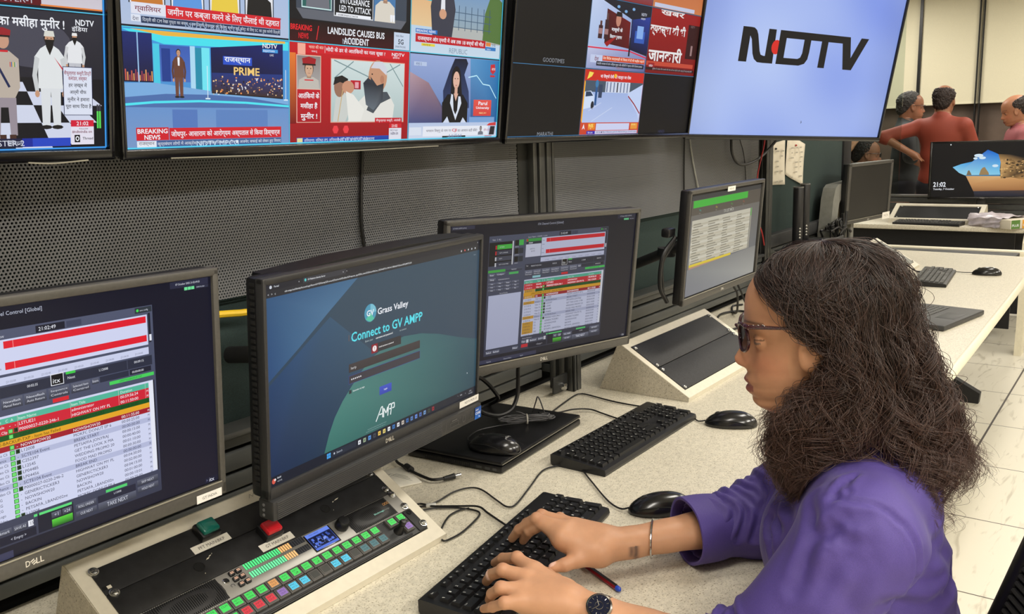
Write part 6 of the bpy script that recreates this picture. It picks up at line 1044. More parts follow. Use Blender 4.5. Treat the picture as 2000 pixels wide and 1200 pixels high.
# open laptop, back half hidden by hair
ol = thing('laptop', 'open black laptop on the desk behind the dark hair of the woman', 'laptop', (3.43, .655, .745), (0, 0, -.19), 'laptops')
put('base', MB().bb((-.180, -.118, .002), (.180, .118, .020), 0, .004), M('graphite laptop', (56, 56, 56), .5, scale=60), ol); k = MB()
for r in range(6):
    for q in range(15): k.bb((-.150+q*.0195, .083-r*.0185, .0200), (-.133+q*.0195, .098-r*.0185, .0222), 0, .0)
put('keycaps', k, KEYG, ol, smooth=0); put('touchpad', MB().bb((-.055, -.100, .0195), (.055, -.035, .0206), 0, .0004), M('graphite laptop'), ol)
lid = MB(); A = Matrix.Rotation(math.radians(-33), 3, 'X')
put('lid', lid.box((0, .118+.118*math.sin(math.radians(33)), .022+.118*math.cos(math.radians(33))), (.36, .008, .236), 0, A, .003), M('graphite laptop'), ol); s = MB(); s.box((0, .1140+.118*math.sin(math.radians(33)), .0255+.118*math.cos(math.radians(33))), (.335, .001, .20), 0, A); put('screen', s, M('dark laptop screen', (58, 56, 52), .3, scale=3), ol)
ft = MB()
for x in (-.15, .15):
    for y in (-.1, .1): ft.lathe([(.008, 0), (.008, .003)], (x, y, 0), (0, 0, 1), 12)
put('rubber_foot', ft, BLKM, ol)
# papers pinned to the green partition
PAP = M('white paper', (222, 214, 196), .8, scale=20, var=.04)
def sheet(label, corners, curl, pin):
    t = thing('pinned_sheet', label, 'paper', (corners[0][0], 1.403, corners[0][1]), None, 'papers pinned to the green partition'); x0, z0 = corners[0]
    def f(u, v):
        a = np.array(corners); p = a[0]*(1-u)*(1-v)+a[1]*u*(1-v)+a[2]*u*v+a[3]*(1-u)*v; return (p[0]-x0, -.002-curl*v*v*abs(u-.3), p[1]-z0)
    o = put('sheet', MB().grid(f, 8, 10), PAP, t); sm = o.modifiers.new('thickness', 'SOLIDIFY'); sm.thickness = .0006
    g = Canvas(.00005); rr = random.Random(len(label)); c = np.array(corners).mean(0)-np.array((x0, z0))
    for k in range(7):
        for q in range(3):
            if rr.random() < .6: g.rect(c[0]-.09+q*.06+rr.random()*.02, c[1]+.05-k*.022, c[0]-.06+q*.06+rr.random()*.02, c[1]+.056-k*.022, (170, 164, 150))
    g.put('faint_print', PRINT, t, (0, -.0075-curl*.4, 0), Matrix(((1, 0, 0), (0, 0, -1), (0, 1, 0)))); b = MB(); b.lathe([(.004, 0), (.005, .004), (.0015, .008)], (pin[0]-x0, -.004, pin[1]-z0), (0, -1, 0), 10); put('pin', b, pin[2], t)
sheet('white paper pinned flat beside the end post on the green partition', [(3.775, 1.372), (3.985, 1.388), (3.985, 1.19), (3.770, 1.20)], .006, (3.86, 1.352, BLKP)); sheet('tilted white paper with a curled corner, right one on the green partition', [(4.02, 1.415), (4.26, 1.362), (4.215, 1.175), (3.985, 1.235)], .012, (4.12, 1.36, M('red cable')))
# odds and ends near the far end of the desk
TUB = M('matte black tube', (30, 30, 33), .4, scale=60)
for lab, x, y, h in (('black upright tube with white lettering, the shorter left one of two', 3.80, 1.272, .262), ('black upright tube with white lettering, the taller right one of two', 3.925, 1.285, .268)):
    t = thing('tube', lab, 'tube', (x, y, .93), None, 'black tubes by the green partition'); b = MB(); b.lathe([(.0205, .0), (.0215, .002), (.0215, h-.003), (.0205, h), (.0001, h)], (0, 0, 0), (0, 0, 1), 28); put('body', b, TUB, t); put('rim', MB().lathe([(.0218, h-.004), (.0218, h), (.0205, h+.0012), (.0195, h)], (0, 0, 0), (0, 0, 1), 28), M('grey rim', (110, 110, 108), .5), t)
    az = math.radians(226); b = MB()
    for k in range(4): b.tube([(.0219*math.cos(az-.10), .0219*math.sin(az-.10), .045+.013*k), (.0222*math.cos(az), .0222*math.sin(az), .050+.013*k), (.0219*math.cos(az+.12), .0219*math.sin(az+.12), .045+.013*k)], .0022, 6, 0, 3)
    put('white_lettering', b, LABEL, t)
gs = thing('arched_stand', 'grey arched plastic stand with beige inset behind the small monitor', 'stand', (4.44, 1.335, .745)); AR = lambda a, b, h: (a, h, b)
o_ = [(-.115, 0), (-.085, .10), (-.03, .35), (.0, .40), (.04, .415), (.30, .42), (.33, .36), (.33, 0), (.28, 0), (.28, .34), (.10, .345), (.065, .32), (.05, .27), (.0, 0)]
put('arch', MB().prism(o_, -.03, .03, AR), M('grey plastic', (132, 132, 126), .5), gs, smooth=30); put('inset_panel', MB().prism([(.01, .005), (.055, .26), (.07, .315), (.10, .34), (.275, .335), (.275, .005)], .018, .026, AR), M('beige panel', (170, 158, 136), .6), gs)
hs = thing('cable_heap', 'tangle of black leads and a clamp at the foot of the small monitor', 'cables', (4.25, 1.22, .745)); b = MB(); rr = random.Random(8)
for k in range(14):
    c0 = np.array((4.22+rr.random()*.22, 1.24+rr.random()*.05, .80+rr.random()*.19)); P = [c0+np.array(((rr.random()-.5)*.22, (rr.random()-.5)*.05, (rr.random()-.5)*.09)) for _ in range(5)]; b.tube([P[0]*[1, 1, 0]+[0, 0, .752]]+P, .005, 6, 0, 5)
put('tangle', b, CAB, hs, world=True); b = MB(); b.tube([(4.40, 1.25, .75), (4.40, 1.25, .90), (4.385, 1.25, 1.03)], .008, 8); b.tube([(4.40, 1.25, .92), (4.43, 1.25, .97), (4.44, 1.25, 1.035)], .008, 8); put('clamp', b, BLKP, hs, world=True)
sh = thing('low_shelf', 'low black metal shelf holding the two tubes beside the end post', 'shelf', (3.95, 1.29, .745)); b = MB(); b.bb((3.70, 1.20, .925), (4.22, 1.335, .93), 0, .002); b.bb((3.70, 1.196, .915), (4.22, 1.202, .945), 0, .002)
put('top_plate', b, GREYM, sh, world=True)
for x in (3.71, 4.20): put('side_plate', MB().bb((x-.004, 1.205, .745), (x+.004, 1.33, .926), 0, .002), GREYM, sh, world=True)
# plastic wrapped packet of paper on the far desk
pk = thing('paper_packet', 'torn plastic wrapped packet of paper on the far desk', 'packet', (6.72, .86, .7455), (0, 0, -2.17)); put('paper_ream', MB().bb((-.03, -.10, .0), (.13, .105, .06), 0, .003), PAP, pk)
def wrapf(u, v):
    th = 2*math.pi*v; n = .006*math.sin(9*th+6*u)+.005*math.sin(17*u+3*th); return (-.20+.26*u, (.112+n)*max(-1, min(1, 1.25*math.cos(th))), .036+(.035+n*.9+.010*(1-u))*max(-1, min(1, 1.25*math.sin(th))))
put('wrapper', MB().grid(wrapf, 16, 36), M('crinkled wrapper', (206, 198, 206), .3, scale=30, bump=.4), pk, smooth=60); g = Canvas(.00005); g.rect(-.095, -.0, -.02, .056, (90, 130, 60)); g.rect(.0, 0, .095, .056, (226, 160, 50)); g.text('PLUS', -.088, .014, -.03, .030, WHT, .02); g.text('COPIER', .006, .014, .088, .030, WHT, .02); g.put('brand_print', PRINT, pk, (.1308, 0, .002), Matrix(((0, 0, 1), (1, 0, 0), (0, 1, 0))))
# ================================================================ people
SKIN = attr_mat('skin', False, .46, spec=.4, sss=.12); HAIRM = M('dark brown hair mass', (30, 21, 18), .6, scale=120, var=.5)
def hair_mat(name, c1, c2):
    m = bpy.data.materials.new(name); m.use_nodes = True; nt = m.node_tree; b = nt.nodes['Principled BSDF']; hi = nt.nodes.new('ShaderNodeHairInfo'); r = nt.nodes.new('ShaderNodeValToRGB')
    e = r.color_ramp.elements; e[0].color = (*lin(c1), 1); e[1].color = (*lin(c2), 1); mm = nt.nodes.new('ShaderNodeMath'); mm.operation = 'MULTIPLY_ADD'; mm.inputs[1].default_value = .45; nt.links.new(hi.outputs['Random'], mm.inputs[0]); m2 = nt.nodes.new('ShaderNodeMath'); m2.operation = 'MULTIPLY'; m2.inputs[1].default_value = .55; nt.links.new(hi.outputs['Intercept'], m2.inputs[0]); nt.links.new(m2.outputs[0], mm.inputs[2]); nt.links.new(mm.outputs[0], r.inputs['Fac']); nt.links.new(r.outputs['Color'], b.inputs['Base Color'])
    b.inputs['Roughness'].default_value = .42; b.inputs['Specular IOR Level'].default_value = .55; return m
AZ, PD = math.radians(109), math.radians(6)
_f0 = np.array([math.cos(AZ), math.sin(AZ), 0]); HR = np.array([math.sin(AZ), -math.cos(AZ), 0]); HF = math.cos(PD)*_f0-math.sin(PD)*np.array([0, 0, 1.]); HU = np.cross(HR, HF); HC = np.array([1.254, .392, 1.174])
def head_shape(prof, female=True, h=.0021):
    """face relief over a skull, in metres: axis 0 forward, 1 right, 2 up"""
    F = Field((-.135, -.092, -.205), (.125, .092, .118), h)
    g = [F.lo[i]+h*np.arange(F.n[i]) for i in range(3)]; X, Yr, U = np.meshgrid(*g, indexing='ij'); mm = 1000.
    u = g[2]*mm; fb = np.interp(u, *zip(*prof)); w = np.interp(u, [-150, -130, -118, -95, -60, -20, 20, 60, 80], [30, 40, 47, 57, 65, 69, 69, 64, 56])
    D = np.interp(u, [-150, -125, -90, 0, 60], [66, 74, 84, 92, 86])
    r = Yr*mm; f = X*mm; ar = np.abs(r)
    nb = np.interp(u, [-74, -67, -63, -58, -51, -34, -19, -8, 4], [0, 7, 17, 22, 24, 14, 6, 1, 0]); nw = np.interp(u, [-70, -60, -51, -34, -15], [17, 15.5, 12.5, 9.5, 9])
    G = lambda a, s: np.exp(-(a/s)**2)
    rel = nb[None, None, :]*G(ar, nw[None, None, :])
    rel = rel+6*G(U*mm+84, 6.5)*G(ar, 21)+6*G(U*mm+99, 6.5)*G(ar, 18)-2.2*G(U*mm+91.2, 2.2)*G(ar, 25)+3*G(U*mm+120, 10)*G(ar, 15)-7*G(U*mm+22, 12)*G(ar-32, 15)+3.5*G(U*mm+1, 7)*G(ar-30, 22)+3.5*G(U*mm+52, 18)*G(ar-45, 18)+1.5*G(U*mm+62, 6)*G(ar-13, 5)-1.5*G(U*mm+75, 8)*G(ar-28, 6)
    e = (np.maximum(f-(fb-D)[None, None, :]-rel, 0)/D[None, None, :])**2+(r/w[None, None, :])**2
    d = (np.sqrt(e)-1)*np.minimum(D, w)[None, None, :]*.85
    jaw = np.interp(g[0]*mm, [-30, 0, 47, 68, 84, 96, 110], [-118, -136, -145, -138, -131, -122, -110])
    def smax(a, b, k): hh = np.clip(.5+.5*(a-b)/k, 0, 1); return b*(1-hh)+a*hh+k*hh*(1-hh)
    d = smax(d, (jaw[:, None, None]-U*mm)*.9, 14); d = smax(d, (-34-f), 20); d = smax(d, (U*mm-78), 12)
    F.d = (d/mm).astype(np.float32)
    F.ell((-.018, 0, .022), (.104, .077, .084), .012); F.cone((-.028, 0, -.06), (-.052, 0, -.20), .054, .060, .02)
    for s in (-1, 1):
        R = np.array(((.97, 0, -.24), (0, 1, 0), (.24, 0, .97)))
        F.ell((.007, s*.0735, -.029), (.0185, .0085, .033), .004, R); F.ell((.010, s*.083, -.026), (.0095, .0065, .019), .003, R, sub=True); F.ell((.012, s*.0725, -.035), (.006, .005, .006), .004); F.ell((.0720, s*.031, -.023), (.0125, .0135, .0115), .003)
    V, Q = F.mesh(); return relax(V, Q, 2, .45), Q
def skin_cols(V, base, lips, brow=(58, 42, 36)):
    f, r, u = (V*1000).T; ar = np.abs(r); c = np.tile(np.array(lin(base)), (len(V), 1))
    def mixc(m, q): c[:] = c*(1-m[:, None])+np.array(lin(q))*m[:, None]
    mixc(.35*np.exp(-((ar-42)/20)**2-((u+55)/20)**2)*(f > 40), (196, 112, 88)); mixc(.3*np.exp(-(ar/16)**2-((u+56)/10)**2)*(f > 90), (196, 116, 92))
    m = ((f > 84) & (ar < 23+1.2*(u+91)*(u > -91)*-.6) & (u < -80.5+1.5*np.cos(r/5)) & (u > -105+ar*.25)); mixc(.85*m, lips)
    uu = u-(5+.10*(ar-14)-.0035*(ar-14)**2); mixc(.85*np.exp(-(uu/2.6)**2)*((ar > 12) & (ar < 52) & (f > 40)), brow)
    de = np.sqrt((f-72)**2+(ar-31)**2+(u+23)**2); ey = (de < 14.2) & (f > 74) & (np.abs(u+24) < 3.6-((ar-31)/9)**2*1.2); mixc(1.*ey, (128, 104, 92)); ir = ey & (np.hypot(ar-30, u+23) < 5.2); mixc(1.*ir, (40, 24, 18))
    mixc(.8*((np.abs(u+24-4.4) < 1.2) & (de < 16.5) & (f > 68) & (np.abs(ar-31) < 14)), (36, 24, 22)); return c
def to_world(V, c=HC, f=HF, r=HR, u=HU): return c+V[:, :1]*f+V[:, 1:2]*r+V[:, 2:]*u
def combine(parts):
    vs, fs, cs, o = [], [], [], 0
    for V, Q, c in parts: vs.append(V); fs.append(Q+o); cs.append(c); o += len(V)
    return np.concatenate(vs), np.concatenate(fs), np.concatenate(cs)
def wpos(q): return HC+q[0]*HF+q[1]*HR+q[2]*HU
wm = thing('person', 'seated woman in purple blouse and glasses with long wavy dark hair typing at the desk', 'person', (1.30, .16, 0))
PROF = [(-150, 40), (-146, 47), (-138, 68), (-130, 87), (-124, 94), (-120, 97), (-114, 95), (-110, 93), (-104, 97), (-98, 98), (-91, 98), (-83, 99), (-74, 98), (-67, 95), (-51, 92), (-40, 91), (-30, 91), (-19, 92), (-8, 96), (0, 97), (12, 96), (25, 94.5), (41, 91), (52, 86), (62, 79), (75, 66)]
HV, HQ = head_shape(PROF); SK = (198, 146, 112)
parts = [(to_world(HV), HQ, skin_cols(HV, SK, (150, 84, 80)))]
HANDS = dict(R=dict(wrist=(1.1475, .6608, .800), index=[(1.0928, .7241, .820), (1.1019, .7672, .826), (1.1043, .7947, .806), (1.1171, .8175, .779)], middle=[(1.1108, .727, .826), (1.1039, .7794, .832), (1.1071, .8175, .803), (1.1135, .8378, .779)], ring=[(1.1319, .7269, .824), (1.1254, .7842, .829), (1.134, .8221, .803), (1.1436, .8462, .780)], pinky=[(1.1451, .717, .816), (1.1525, .7668, .818), (1.1668, .800, .798), (1.1750, .822, .780)], thumb=[(1.1150, .6700, .797), (1.0850, .6900, .793), (1.0664, .7025, .789), (1.0545, .7155, .786)]),
             L=dict(wrist=(.9559, .6025, .800), index=[(.9833, .7023, .816), (.9937, .7392, .821), (1.0097, .7787, .803), (1.0288, .8097, .779)], middle=[(.9571, .6956, .819), (.9482, .732, .823), (.959, .7617, .803), (.9756, .7854, .778)], ring=[(.9317, .6836, .816), (.9111, .708, .819), (.9188, .7304, .800), (.9347, .7484, .778)], pinky=[(.9139, .6738, .809), (.8950, .6904, .809), (.9003, .7155, .793), (.9116, .741, .777)], thumb=[(.9909, .6522, .790), (1.0222, .6901, .784), (1.0382, .7166, .781), (1.0475, .733, .780)]))
ELB = dict(R=(1.372, .500, .800), L=(1.012, .370, .765))
def hand(key, lo, hi, h=.0017):
    q = HANDS[key]; F = Field(lo, hi, h); w = np.array(q['wrist']); e = np.array(ELB[key]); d = (e-w)/np.linalg.norm(e-w); up_ = np.array((0, 0, 1.)); sd = np.cross(d, up_); sd /= np.linalg.norm(sd); up2 = np.cross(sd, d)
    R = np.stack([d, sd, up2], 1)
    for s, wd in ((0, .0), (.05, .0015), (.11, .006), (.17, .010), (.23, .012)):          # flattened forearm swelling towards the elbow
        F.ell(w+d*s-up_*.001, (.045, .0255+wd, .0195+wd), .03, R)
    for nm, rr in (('index', (.0128, .0093, .0083, .0069)), ('middle', (.0132, .0094, .0084, .0070)), ('ring', (.0128, .0089, .0079, .0067)), ('pinky', (.0120, .0082, .0072, .0060))):
        P = [np.array(p) for p in q[nm]]; b = w*.72+P[0]*.28-up_*.002
        F.cone(b, P[0]-up_*.004, .0165, .0135, .018)
        F.cone(P[0]-up_*.002, P[1], rr[0], rr[1], .005); F.cone(P[1], P[2], rr[1], rr[2], .003); F.cone(P[2], P[3], rr[2], rr[3], .003); F.ell(P[1]+up_*.0012, (.0094*rr[1]/.0093,)*3, .004)
    P = [np.array(p) for p in q['thumb']]; F.cone(w*.85+P[0]*.15-up_*.002, P[0], .0165, .0175, .015); F.cone(P[0], P[1], .0170, .0125, .010); F.cone(P[1], P[2], .0120, .0105, .004); F.cone(P[2], P[3], .0106, .0080, .003)
    im, pm = np.array(q['index'][0]), np.array(q['pinky'][0]); F.ell((w*.45+(im+pm)*.275)-up_*.006, (.042, .034, .0155), .02, np.stack([(lambda a: a/np.linalg.norm(a))((im+pm)/2-w), (lambda a: a/np.linalg.norm(a))(np.cross((im+pm)/2-w, up_)), up_], 1)); F.cone(P[0]-up_*.002, im-up_*.006, .013, .010, .022)
    V, Q = F.mesh(); V = relax(V, Q, 2, .5); c = np.tile(np.array(lin((200, 150, 116))), (len(V), 1))
    for nm in ('index', 'middle', 'ring', 'pinky', 'thumb'):
        P = [np.array(p) for p in q[nm]]; a = P[3]-P[2]; a /= np.linalg.norm(a); sdn = np.cross(a, up_); sdn /= np.linalg.norm(sdn); nrm = np.cross(sdn, a); tip = P[3]+a*.0015+nrm*(.0072 if nm != 'thumb' else .008)
        dd = V-tip; la, ls, ln = dd@a, dd@sdn, dd@nrm; m = np.clip(1.4-((la/.0068)**2+(ls/.0048)**2), 0, 1)*(ln > -.0045); m = np.clip(m*2.6, 0, 1); c = c*(1-m[:, None])+np.array(lin((236, 194, 176)))*m[:, None]
        for j in (1, 2):                                   # knuckle creases
            dk = np.linalg.norm(V-(P[j]+up_*.007), axis=1); m = .30*np.exp(-(dk/.007)**2); c = c*(1-m[:, None])+np.array(lin((150, 92, 70)))*m[:, None]
    return V, Q, c
rv, rq, rc = hand('R', (1.02, .44, .742), (1.42, .875, .862)); 
for tp in ((1.1423, .6269), (1.1500, .6240), (1.1565, .6270), (1.1470, .6180)):
    m = (np.exp(-(((rv[:, 0]-tp[0])**2+(rv[:, 1]-tp[1])**2)/.0042**2))*(rv[:, 2] < .806)*.8)[:, None]; rc = rc*(1-m)+np.array(lin((58, 52, 56)))*m
parts += [(rv, rq, rc), hand('L', (.87, .32, .70), (1.075, .835, .86))]
NB = np.array([1.280, .315, .985]); RT = np.array([.93, .37, 0.]); FT = np.array([-.37, .93, 0.]); R3 = np.stack([RT, FT, (0, 0, 1.)], 1)
SHL, SHR = np.array([1.098, .276, .928]), np.array([1.432, .372, .948]); PEL = np.array([1.288, .225, .545]); MID = np.array([1.280, .285, .77])
def torso(F, o):
    for c_, a_, b_, z_ in (((1.276, .313, .955), .105, .072, .055), ((1.268, .313, .895), .152, .088, .085), ((1.272, .302, .80), .142, .100, .10), ((1.280, .280, .68), .138, .108, .11), ((1.286, .245, .56), .160, .128, .11)): F.ell(np.array(c_), (a_+o, b_+o, z_+o), .05, R3)
bf = Field((.85, -.10, .0), (1.70, .95, 1.08), .0075)
bf.cone(NB+(0, 0, .03), NB-(0, 0, .03), .054, .060, .03).cone(SHL, SHR, .050, .050, .05); torso(bf, -.012)
def leg_pts(s): hip = PEL+RT*.085*s; kn = np.array([1.13+s*.085, .61+s*.035, .52]); return hip, kn, kn+np.array([-.0, .05, -.44])
for s, S in ((-1, SHL), (1, SHR)):
    E_ = np.array(ELB['L' if s < 0 else 'R']); bf.cone(S, E_, .045, .037, .03); hip, kn, ft_ = leg_pts(s); bf.cone(hip, kn, .085, .062, .03).cone(kn, ft_, .058, .038, .02)
bv, bq = bf.mesh(); bv = relax(bv, bq, 2); parts.append((bv, bq, np.tile(np.array(lin(SK)), (len(bv), 1))))
V, Q, c = combine(parts); mesh_obj('body', V, Q, SKIN, wm, smooth=180, world=True, col=c)
# blouse: loose torso and sleeves, folds pressed into the cloth
BLOUSE = M('purple crepe', (80, 64, 140), .66, scale=900, var=.12, bump=.10, sheen=.12)
sf = Field((.88, .05, .50), (1.60, .78, 1.07), .0038)
torso(sf, .004); sf.cone(SHL+(.02, .01, .0), SHR-(.02, 0, 0), .062, .060, .06).ell(NB+FT*.078-(0, 0, .155), (.128, .070, .095), .05, R3).cone(NB+(0, 0, .018), NB-(0, 0, .05), .063, .085, .04)
EL, ER, WL, WR = np.array(ELB['L']), np.array(ELB['R']), np.array(HANDS['L']['wrist']), np.array(HANDS['R']['wrist'])
sf.cone(SHL, EL+(.004, 0, .006), .070, .066, .04).cone(EL, EL*.8+WL*.2, .062, .054, .02); cufR = ER*.50+WR*.50; sf.cone(SHR, ER, .068, .064, .04).cone(ER, ER*.62+WR*.38, .062, .052, .025).cone(ER*.66+WR*.34, ER*.56+WR*.44, .0500, .0470, .004)
dR = (WR-ER)/np.linalg.norm(WR-ER)
hol = Field(sf.lo, sf.lo+sf.h*(sf.n-1), sf.h); sf.cone(cufR-dR*.03, cufR+dR*.03, .043, .043, .003, sub=True)
dL = (WL-EL)/np.linalg.norm(WL-EL); cL = EL*.8+WL*.2; sf.cone(cL-dL*.02, cL+dL*.06, .040, .040, .003, sub=True)
sv_, sq_ = sf.mesh(); sv_ = relax(sv_, sq_, 3)
def folds(V, Q):
    """press creases into the cloth along lines laid on its surface"""
    n = np.zeros_like(V); a, b_, c_ = V[Q[:, 0]], V[Q[:, 1]], V[Q[:, 3]]; fn = np.cross(b_-a, c_-a)
    for k in range(4): np.add.at(n, Q[:, k], fn)
    n /= np.linalg.norm(n, axis=1)[:, None]+1e-12; d = np.zeros(len(V))
    def crease(pts, wdt, dep, ridge=.6):
        nonlocal d
        P = np.array(resample(pts, 5)); P = np.array([V[np.argmin(((V-p)**2).sum(1))] for p in P]); best = np.full(len(V), 9.); tt = np.zeros(len(V))
        for k in range(len(P)-1):
            ba = P[k+1]-P[k]; t = np.clip((V-P[k])@ba/(ba@ba+1e-12), 0, 1); ds = np.linalg.norm(V-P[k]-t[:, None]*ba, axis=1); m = ds < best; best[m] = ds[m]; tt[m] = ((k+t)/(len(P)-1))[m]
        fd = np.sin(np.pi*np.clip(tt*.9+.05, 0, 1))**.5; d += dep*fd*(-np.exp(-(best/wdt)**2)+ridge*np.exp(-((best-2*wdt)/wdt)**2))
    crease([(1.046, .315, 1.016), (1.047, .278, 1.009), (1.074, .248, .98), (1.088, .233, .938), (1.093, .23, .896), (1.09, .23, .84)], .0045, .0042, .35)
    crease([(1.093, .23, .896), (1.177, .22, .898), (1.285, .209, .895)], .010, .0060); crease([(1.093, .228, .89), (1.192, .209, .877), (1.3, .201, .876)], .009, .0055); crease([(1.05, .241, .871), (1.12, .225, .866), (1.205, .205, .852)], .010, .006); crease([(1.10, .225, .84), (1.17, .20, .82), (1.25, .19, .825)], .010, .005)
    crease([(.965, .333, .993), (.984, .295, 1.01), (1.025, .254, 1.002)], .008, .0050); crease([(.951, .333, .99), (.958, .309, .998), (.957, .274, .993)], .008, .0045); crease([(1.07, .364, 1.0), (.978, .345, .98), (.9, .336, .945)], .009, .0055)
    crease([(1.168, .479, .919), (1.16, .463, .89), (1.146, .441, .868)], .0065, .0060); crease([(1.157, .492, .914), (1.14, .469, .88), (1.138, .446, .849)], .0065, .0065); crease([(1.191, .454, .937), (1.174, .43, .9), (1.16, .409, .883)], .008, .0060); crease([(1.206, .436, .946), (1.18, .411, .921), (1.156, .392, .916)], .008, .0055)
    crease([(1.13, .295, 1.04), (1.09, .294, 1.028), (1.051, .29, 1.013)], .0040, .0036, .3); crease([(1.049, .307, 1.003), (1.095, .305, 1.028), (1.124, .301, 1.033)], .0050, .0040); crease([(1.001, .247, .989), (.958, .262, .959), (.918, .271, .925)], .012, .0040); crease([(1.233, .189, .824), (1.277, .185, .836), (1.287, .171, .782)], .010, .0050); crease([(1.02, .24, .95), (1.00, .25, .90), (1.0, .27, .84)], .011, .004)
    for E_, Wq, S in ((ER, WR, SHR), (EL, WL, SHL)):
        dd = (Wq-E_)/np.linalg.norm(Wq-E_); ud = (S-E_)/np.linalg.norm(S-E_); sdv = np.cross(dd, (0, 0, 1.)); sdv /= np.linalg.norm(sdv); o3 = np.cross(sdv, dd)
        for k in range(6): cc = E_+dd*(.002+.018*k); r_ = .056; crease([cc+sdv*r_+dd*.010, cc+(sdv*.7+o3*.7)*r_-dd*.006*(k % 2), cc+o3*r_+dd*.004, cc+(o3*.7-sdv*.7)*r_-dd*.010, cc-sdv*r_+dd*.012*(k % 3)], .0055, .0050)
        for k in range(4 if E_ is ER else 0): cc = E_+ud*(.03+.035*k); crease([cc+sdv*.065, cc+o3*.06+ud*.02, cc-sdv*.065+ud*.035], .009, .0045)
    ph = V@np.array([38., 22., 55.])+2*np.sin(V@np.array([21., -33., 14.])); d += .0013*np.sin(ph)+.0008*np.sin(V@np.array([-70., 61., 34.]))
    return V+n*d[:, None]
sv_ = folds(sv_, sq_); mesh_obj('blouse', sv_, sq_, BLOUSE, wm, smooth=180, world=True)
def strip(name, pts, rads, mat, parent=wm, n=10, sm=6):
    b = MB(); b.tube(pts, rads, n, 0, sm); return put(name, b, mat, parent, world=True, smooth=60)
cfm = MB(); u1 = np.cross(dR, (0, 0, 1.)); u1 /= np.linalg.norm(u1); u2 = np.cross(u1, dR); Wd = .030
for rr_ in (.0550, .0500):
    def cf(u, v): a = 2*math.pi*u; return cufR+dR*(-.050+.060*v)+(u1*math.cos(a)+u2*math.sin(a))*(rr_+.0016*math.sin(2*a+.6)+.0008*math.sin(5*a+3*v)-.003*(1-v)**4)
    cfm.grid(cf, 40, 6)
def cfe(u, v): a = 2*math.pi*u; return cufR+dR*(.010+.0012*math.sin(math.pi*v))+(u1*math.cos(a)+u2*math.sin(a))*(.0500+.005*v+.0016*math.sin(2*a+.6)+.0008*math.sin(5*a+3))
cfm.grid(cfe, 40, 2); put('cuff', cfm, BLOUSE, wm, world=True, smooth=60)
co = MB()
def colf(u, v):
    a = math.pi*(-.30+1.6*u); rad = .070+.020*v; e = NB+RT*rad*math.cos(a)*1.02-FT*rad*math.sin(a)*1.0; return e+np.array((0, 0, .040-.055*v*v+.006*math.sin(a)))
co.grid(colf, 30, 6); o = put('collar', co, BLOUSE, wm, world=True, smooth=60); sm_ = o.modifiers.new('thickness', 'SOLIDIFY'); sm_.thickness = .003
tr = Field((.95, -.02, .02), (1.60, .85, .66), .008)
tr.ell(PEL, (.172, .142, .12), .04, R3)
for s in (-1, 1):
    hip, kn, ft_ = leg_pts(s); tr.cone(hip, kn, .100, .078, .04).cone(kn, ft_, .075, .062, .02)
tv_, tq_ = tr.mesh(); mesh_obj('trousers', relax(tv_, tq_, 2), tq_, M('black trousers', (28, 28, 32), .8, scale=300, var=.2), wm, smooth=180, world=True)
for s in (-1, 1):
    q = Field((.95, .55, 0), (1.40, .90, .13), .005); a = np.array([1.13+s*.085, .66+s*.035, .05]); q.cone(a+(0, -.02, 0), a+(-.03, .13, -.01), .04, .034, .02).cut((0, 0, .006), (0, 0, -1)); v_, q_ = q.mesh(); mesh_obj('shoe', v_, q_, BLKP, wm, smooth=180, world=True)
# glasses
gl = MB(); GLS = M('maroon spectacle frame', (56, 18, 28), .25, coat=.4, scale=400, var=.4)
for s in (-1, 1):
    rim = []
    for k in range(25):
        a = 2*math.pi*k/24; x = 31+25*math.cos(a)*(1-.05*math.sin(a)); y = -13+20*math.sin(a)+(5*max(0, math.cos(a)) if math.sin(a) > 0 else 0); rim.append(wpos((.1045-.00008*(x-8)-.012*((x-10)/48)**2, s*x/1000, y/1000-.002)))
    gl.tube(rim, .0024, 8, 0, 1, caps=False)
    gl.tube([wpos((.093, s*.056, .006)), wpos((.086, s*.0665, .006)), wpos((.05, s*.0720, .003)), wpos((.012, s*.0765, .000)), wpos((-.004, s*.0775, -.010))], [.0036, .0034, .0024, .0022, .002], 8, 0, 5)
    orn = MB()
gl.tube([wpos((.105, -.008, -.006)), wpos((.109, 0, -.003)), wpos((.105, .008, -.006))], .0022, 8); gf = put('glasses', gl, GLS, wm, world=True)
on = MB()
for s in (-1, 1):
    P1 = [wpos((.0905-.0032*k, s*(.0655+.00045*k+.0012), .0058+.0026*math.sin(k*1.6))) for k in range(9)]; on.tube(P1, .0009, 6, 0, 3); P2 = [wpos((.0905-.0032*k, s*(.0655+.00045*k+.0012), .0058-.0026*math.sin(k*1.6))) for k in range(9)]; on.tube(P2, .0009, 6, 0, 3)
put('temple_ornament', on, CHROME, gf)
for o in gf.children:
    for v in o.data.vertices: v.co -= Vector(wm.location)
ls = MB()
for s in (-1, 1):
    n0 = []
    for k in range(24):
        a = 2*math.pi*k/24; x = 31+24*math.cos(a)*(1-.05*math.sin(a)); y = -13+19*math.sin(a)+(5*max(0, math.cos(a)) if math.sin(a) > 0 else 0); n0.append(wpos((.1045-.00008*(x-8)-.012*((x-10)/48)**2, s*x/1000, y/1000-.002)))
    ls.add(n0+[p-HF*.0016 for p in n0], [tuple(range(24)), tuple(range(24, 48))[::-1]])
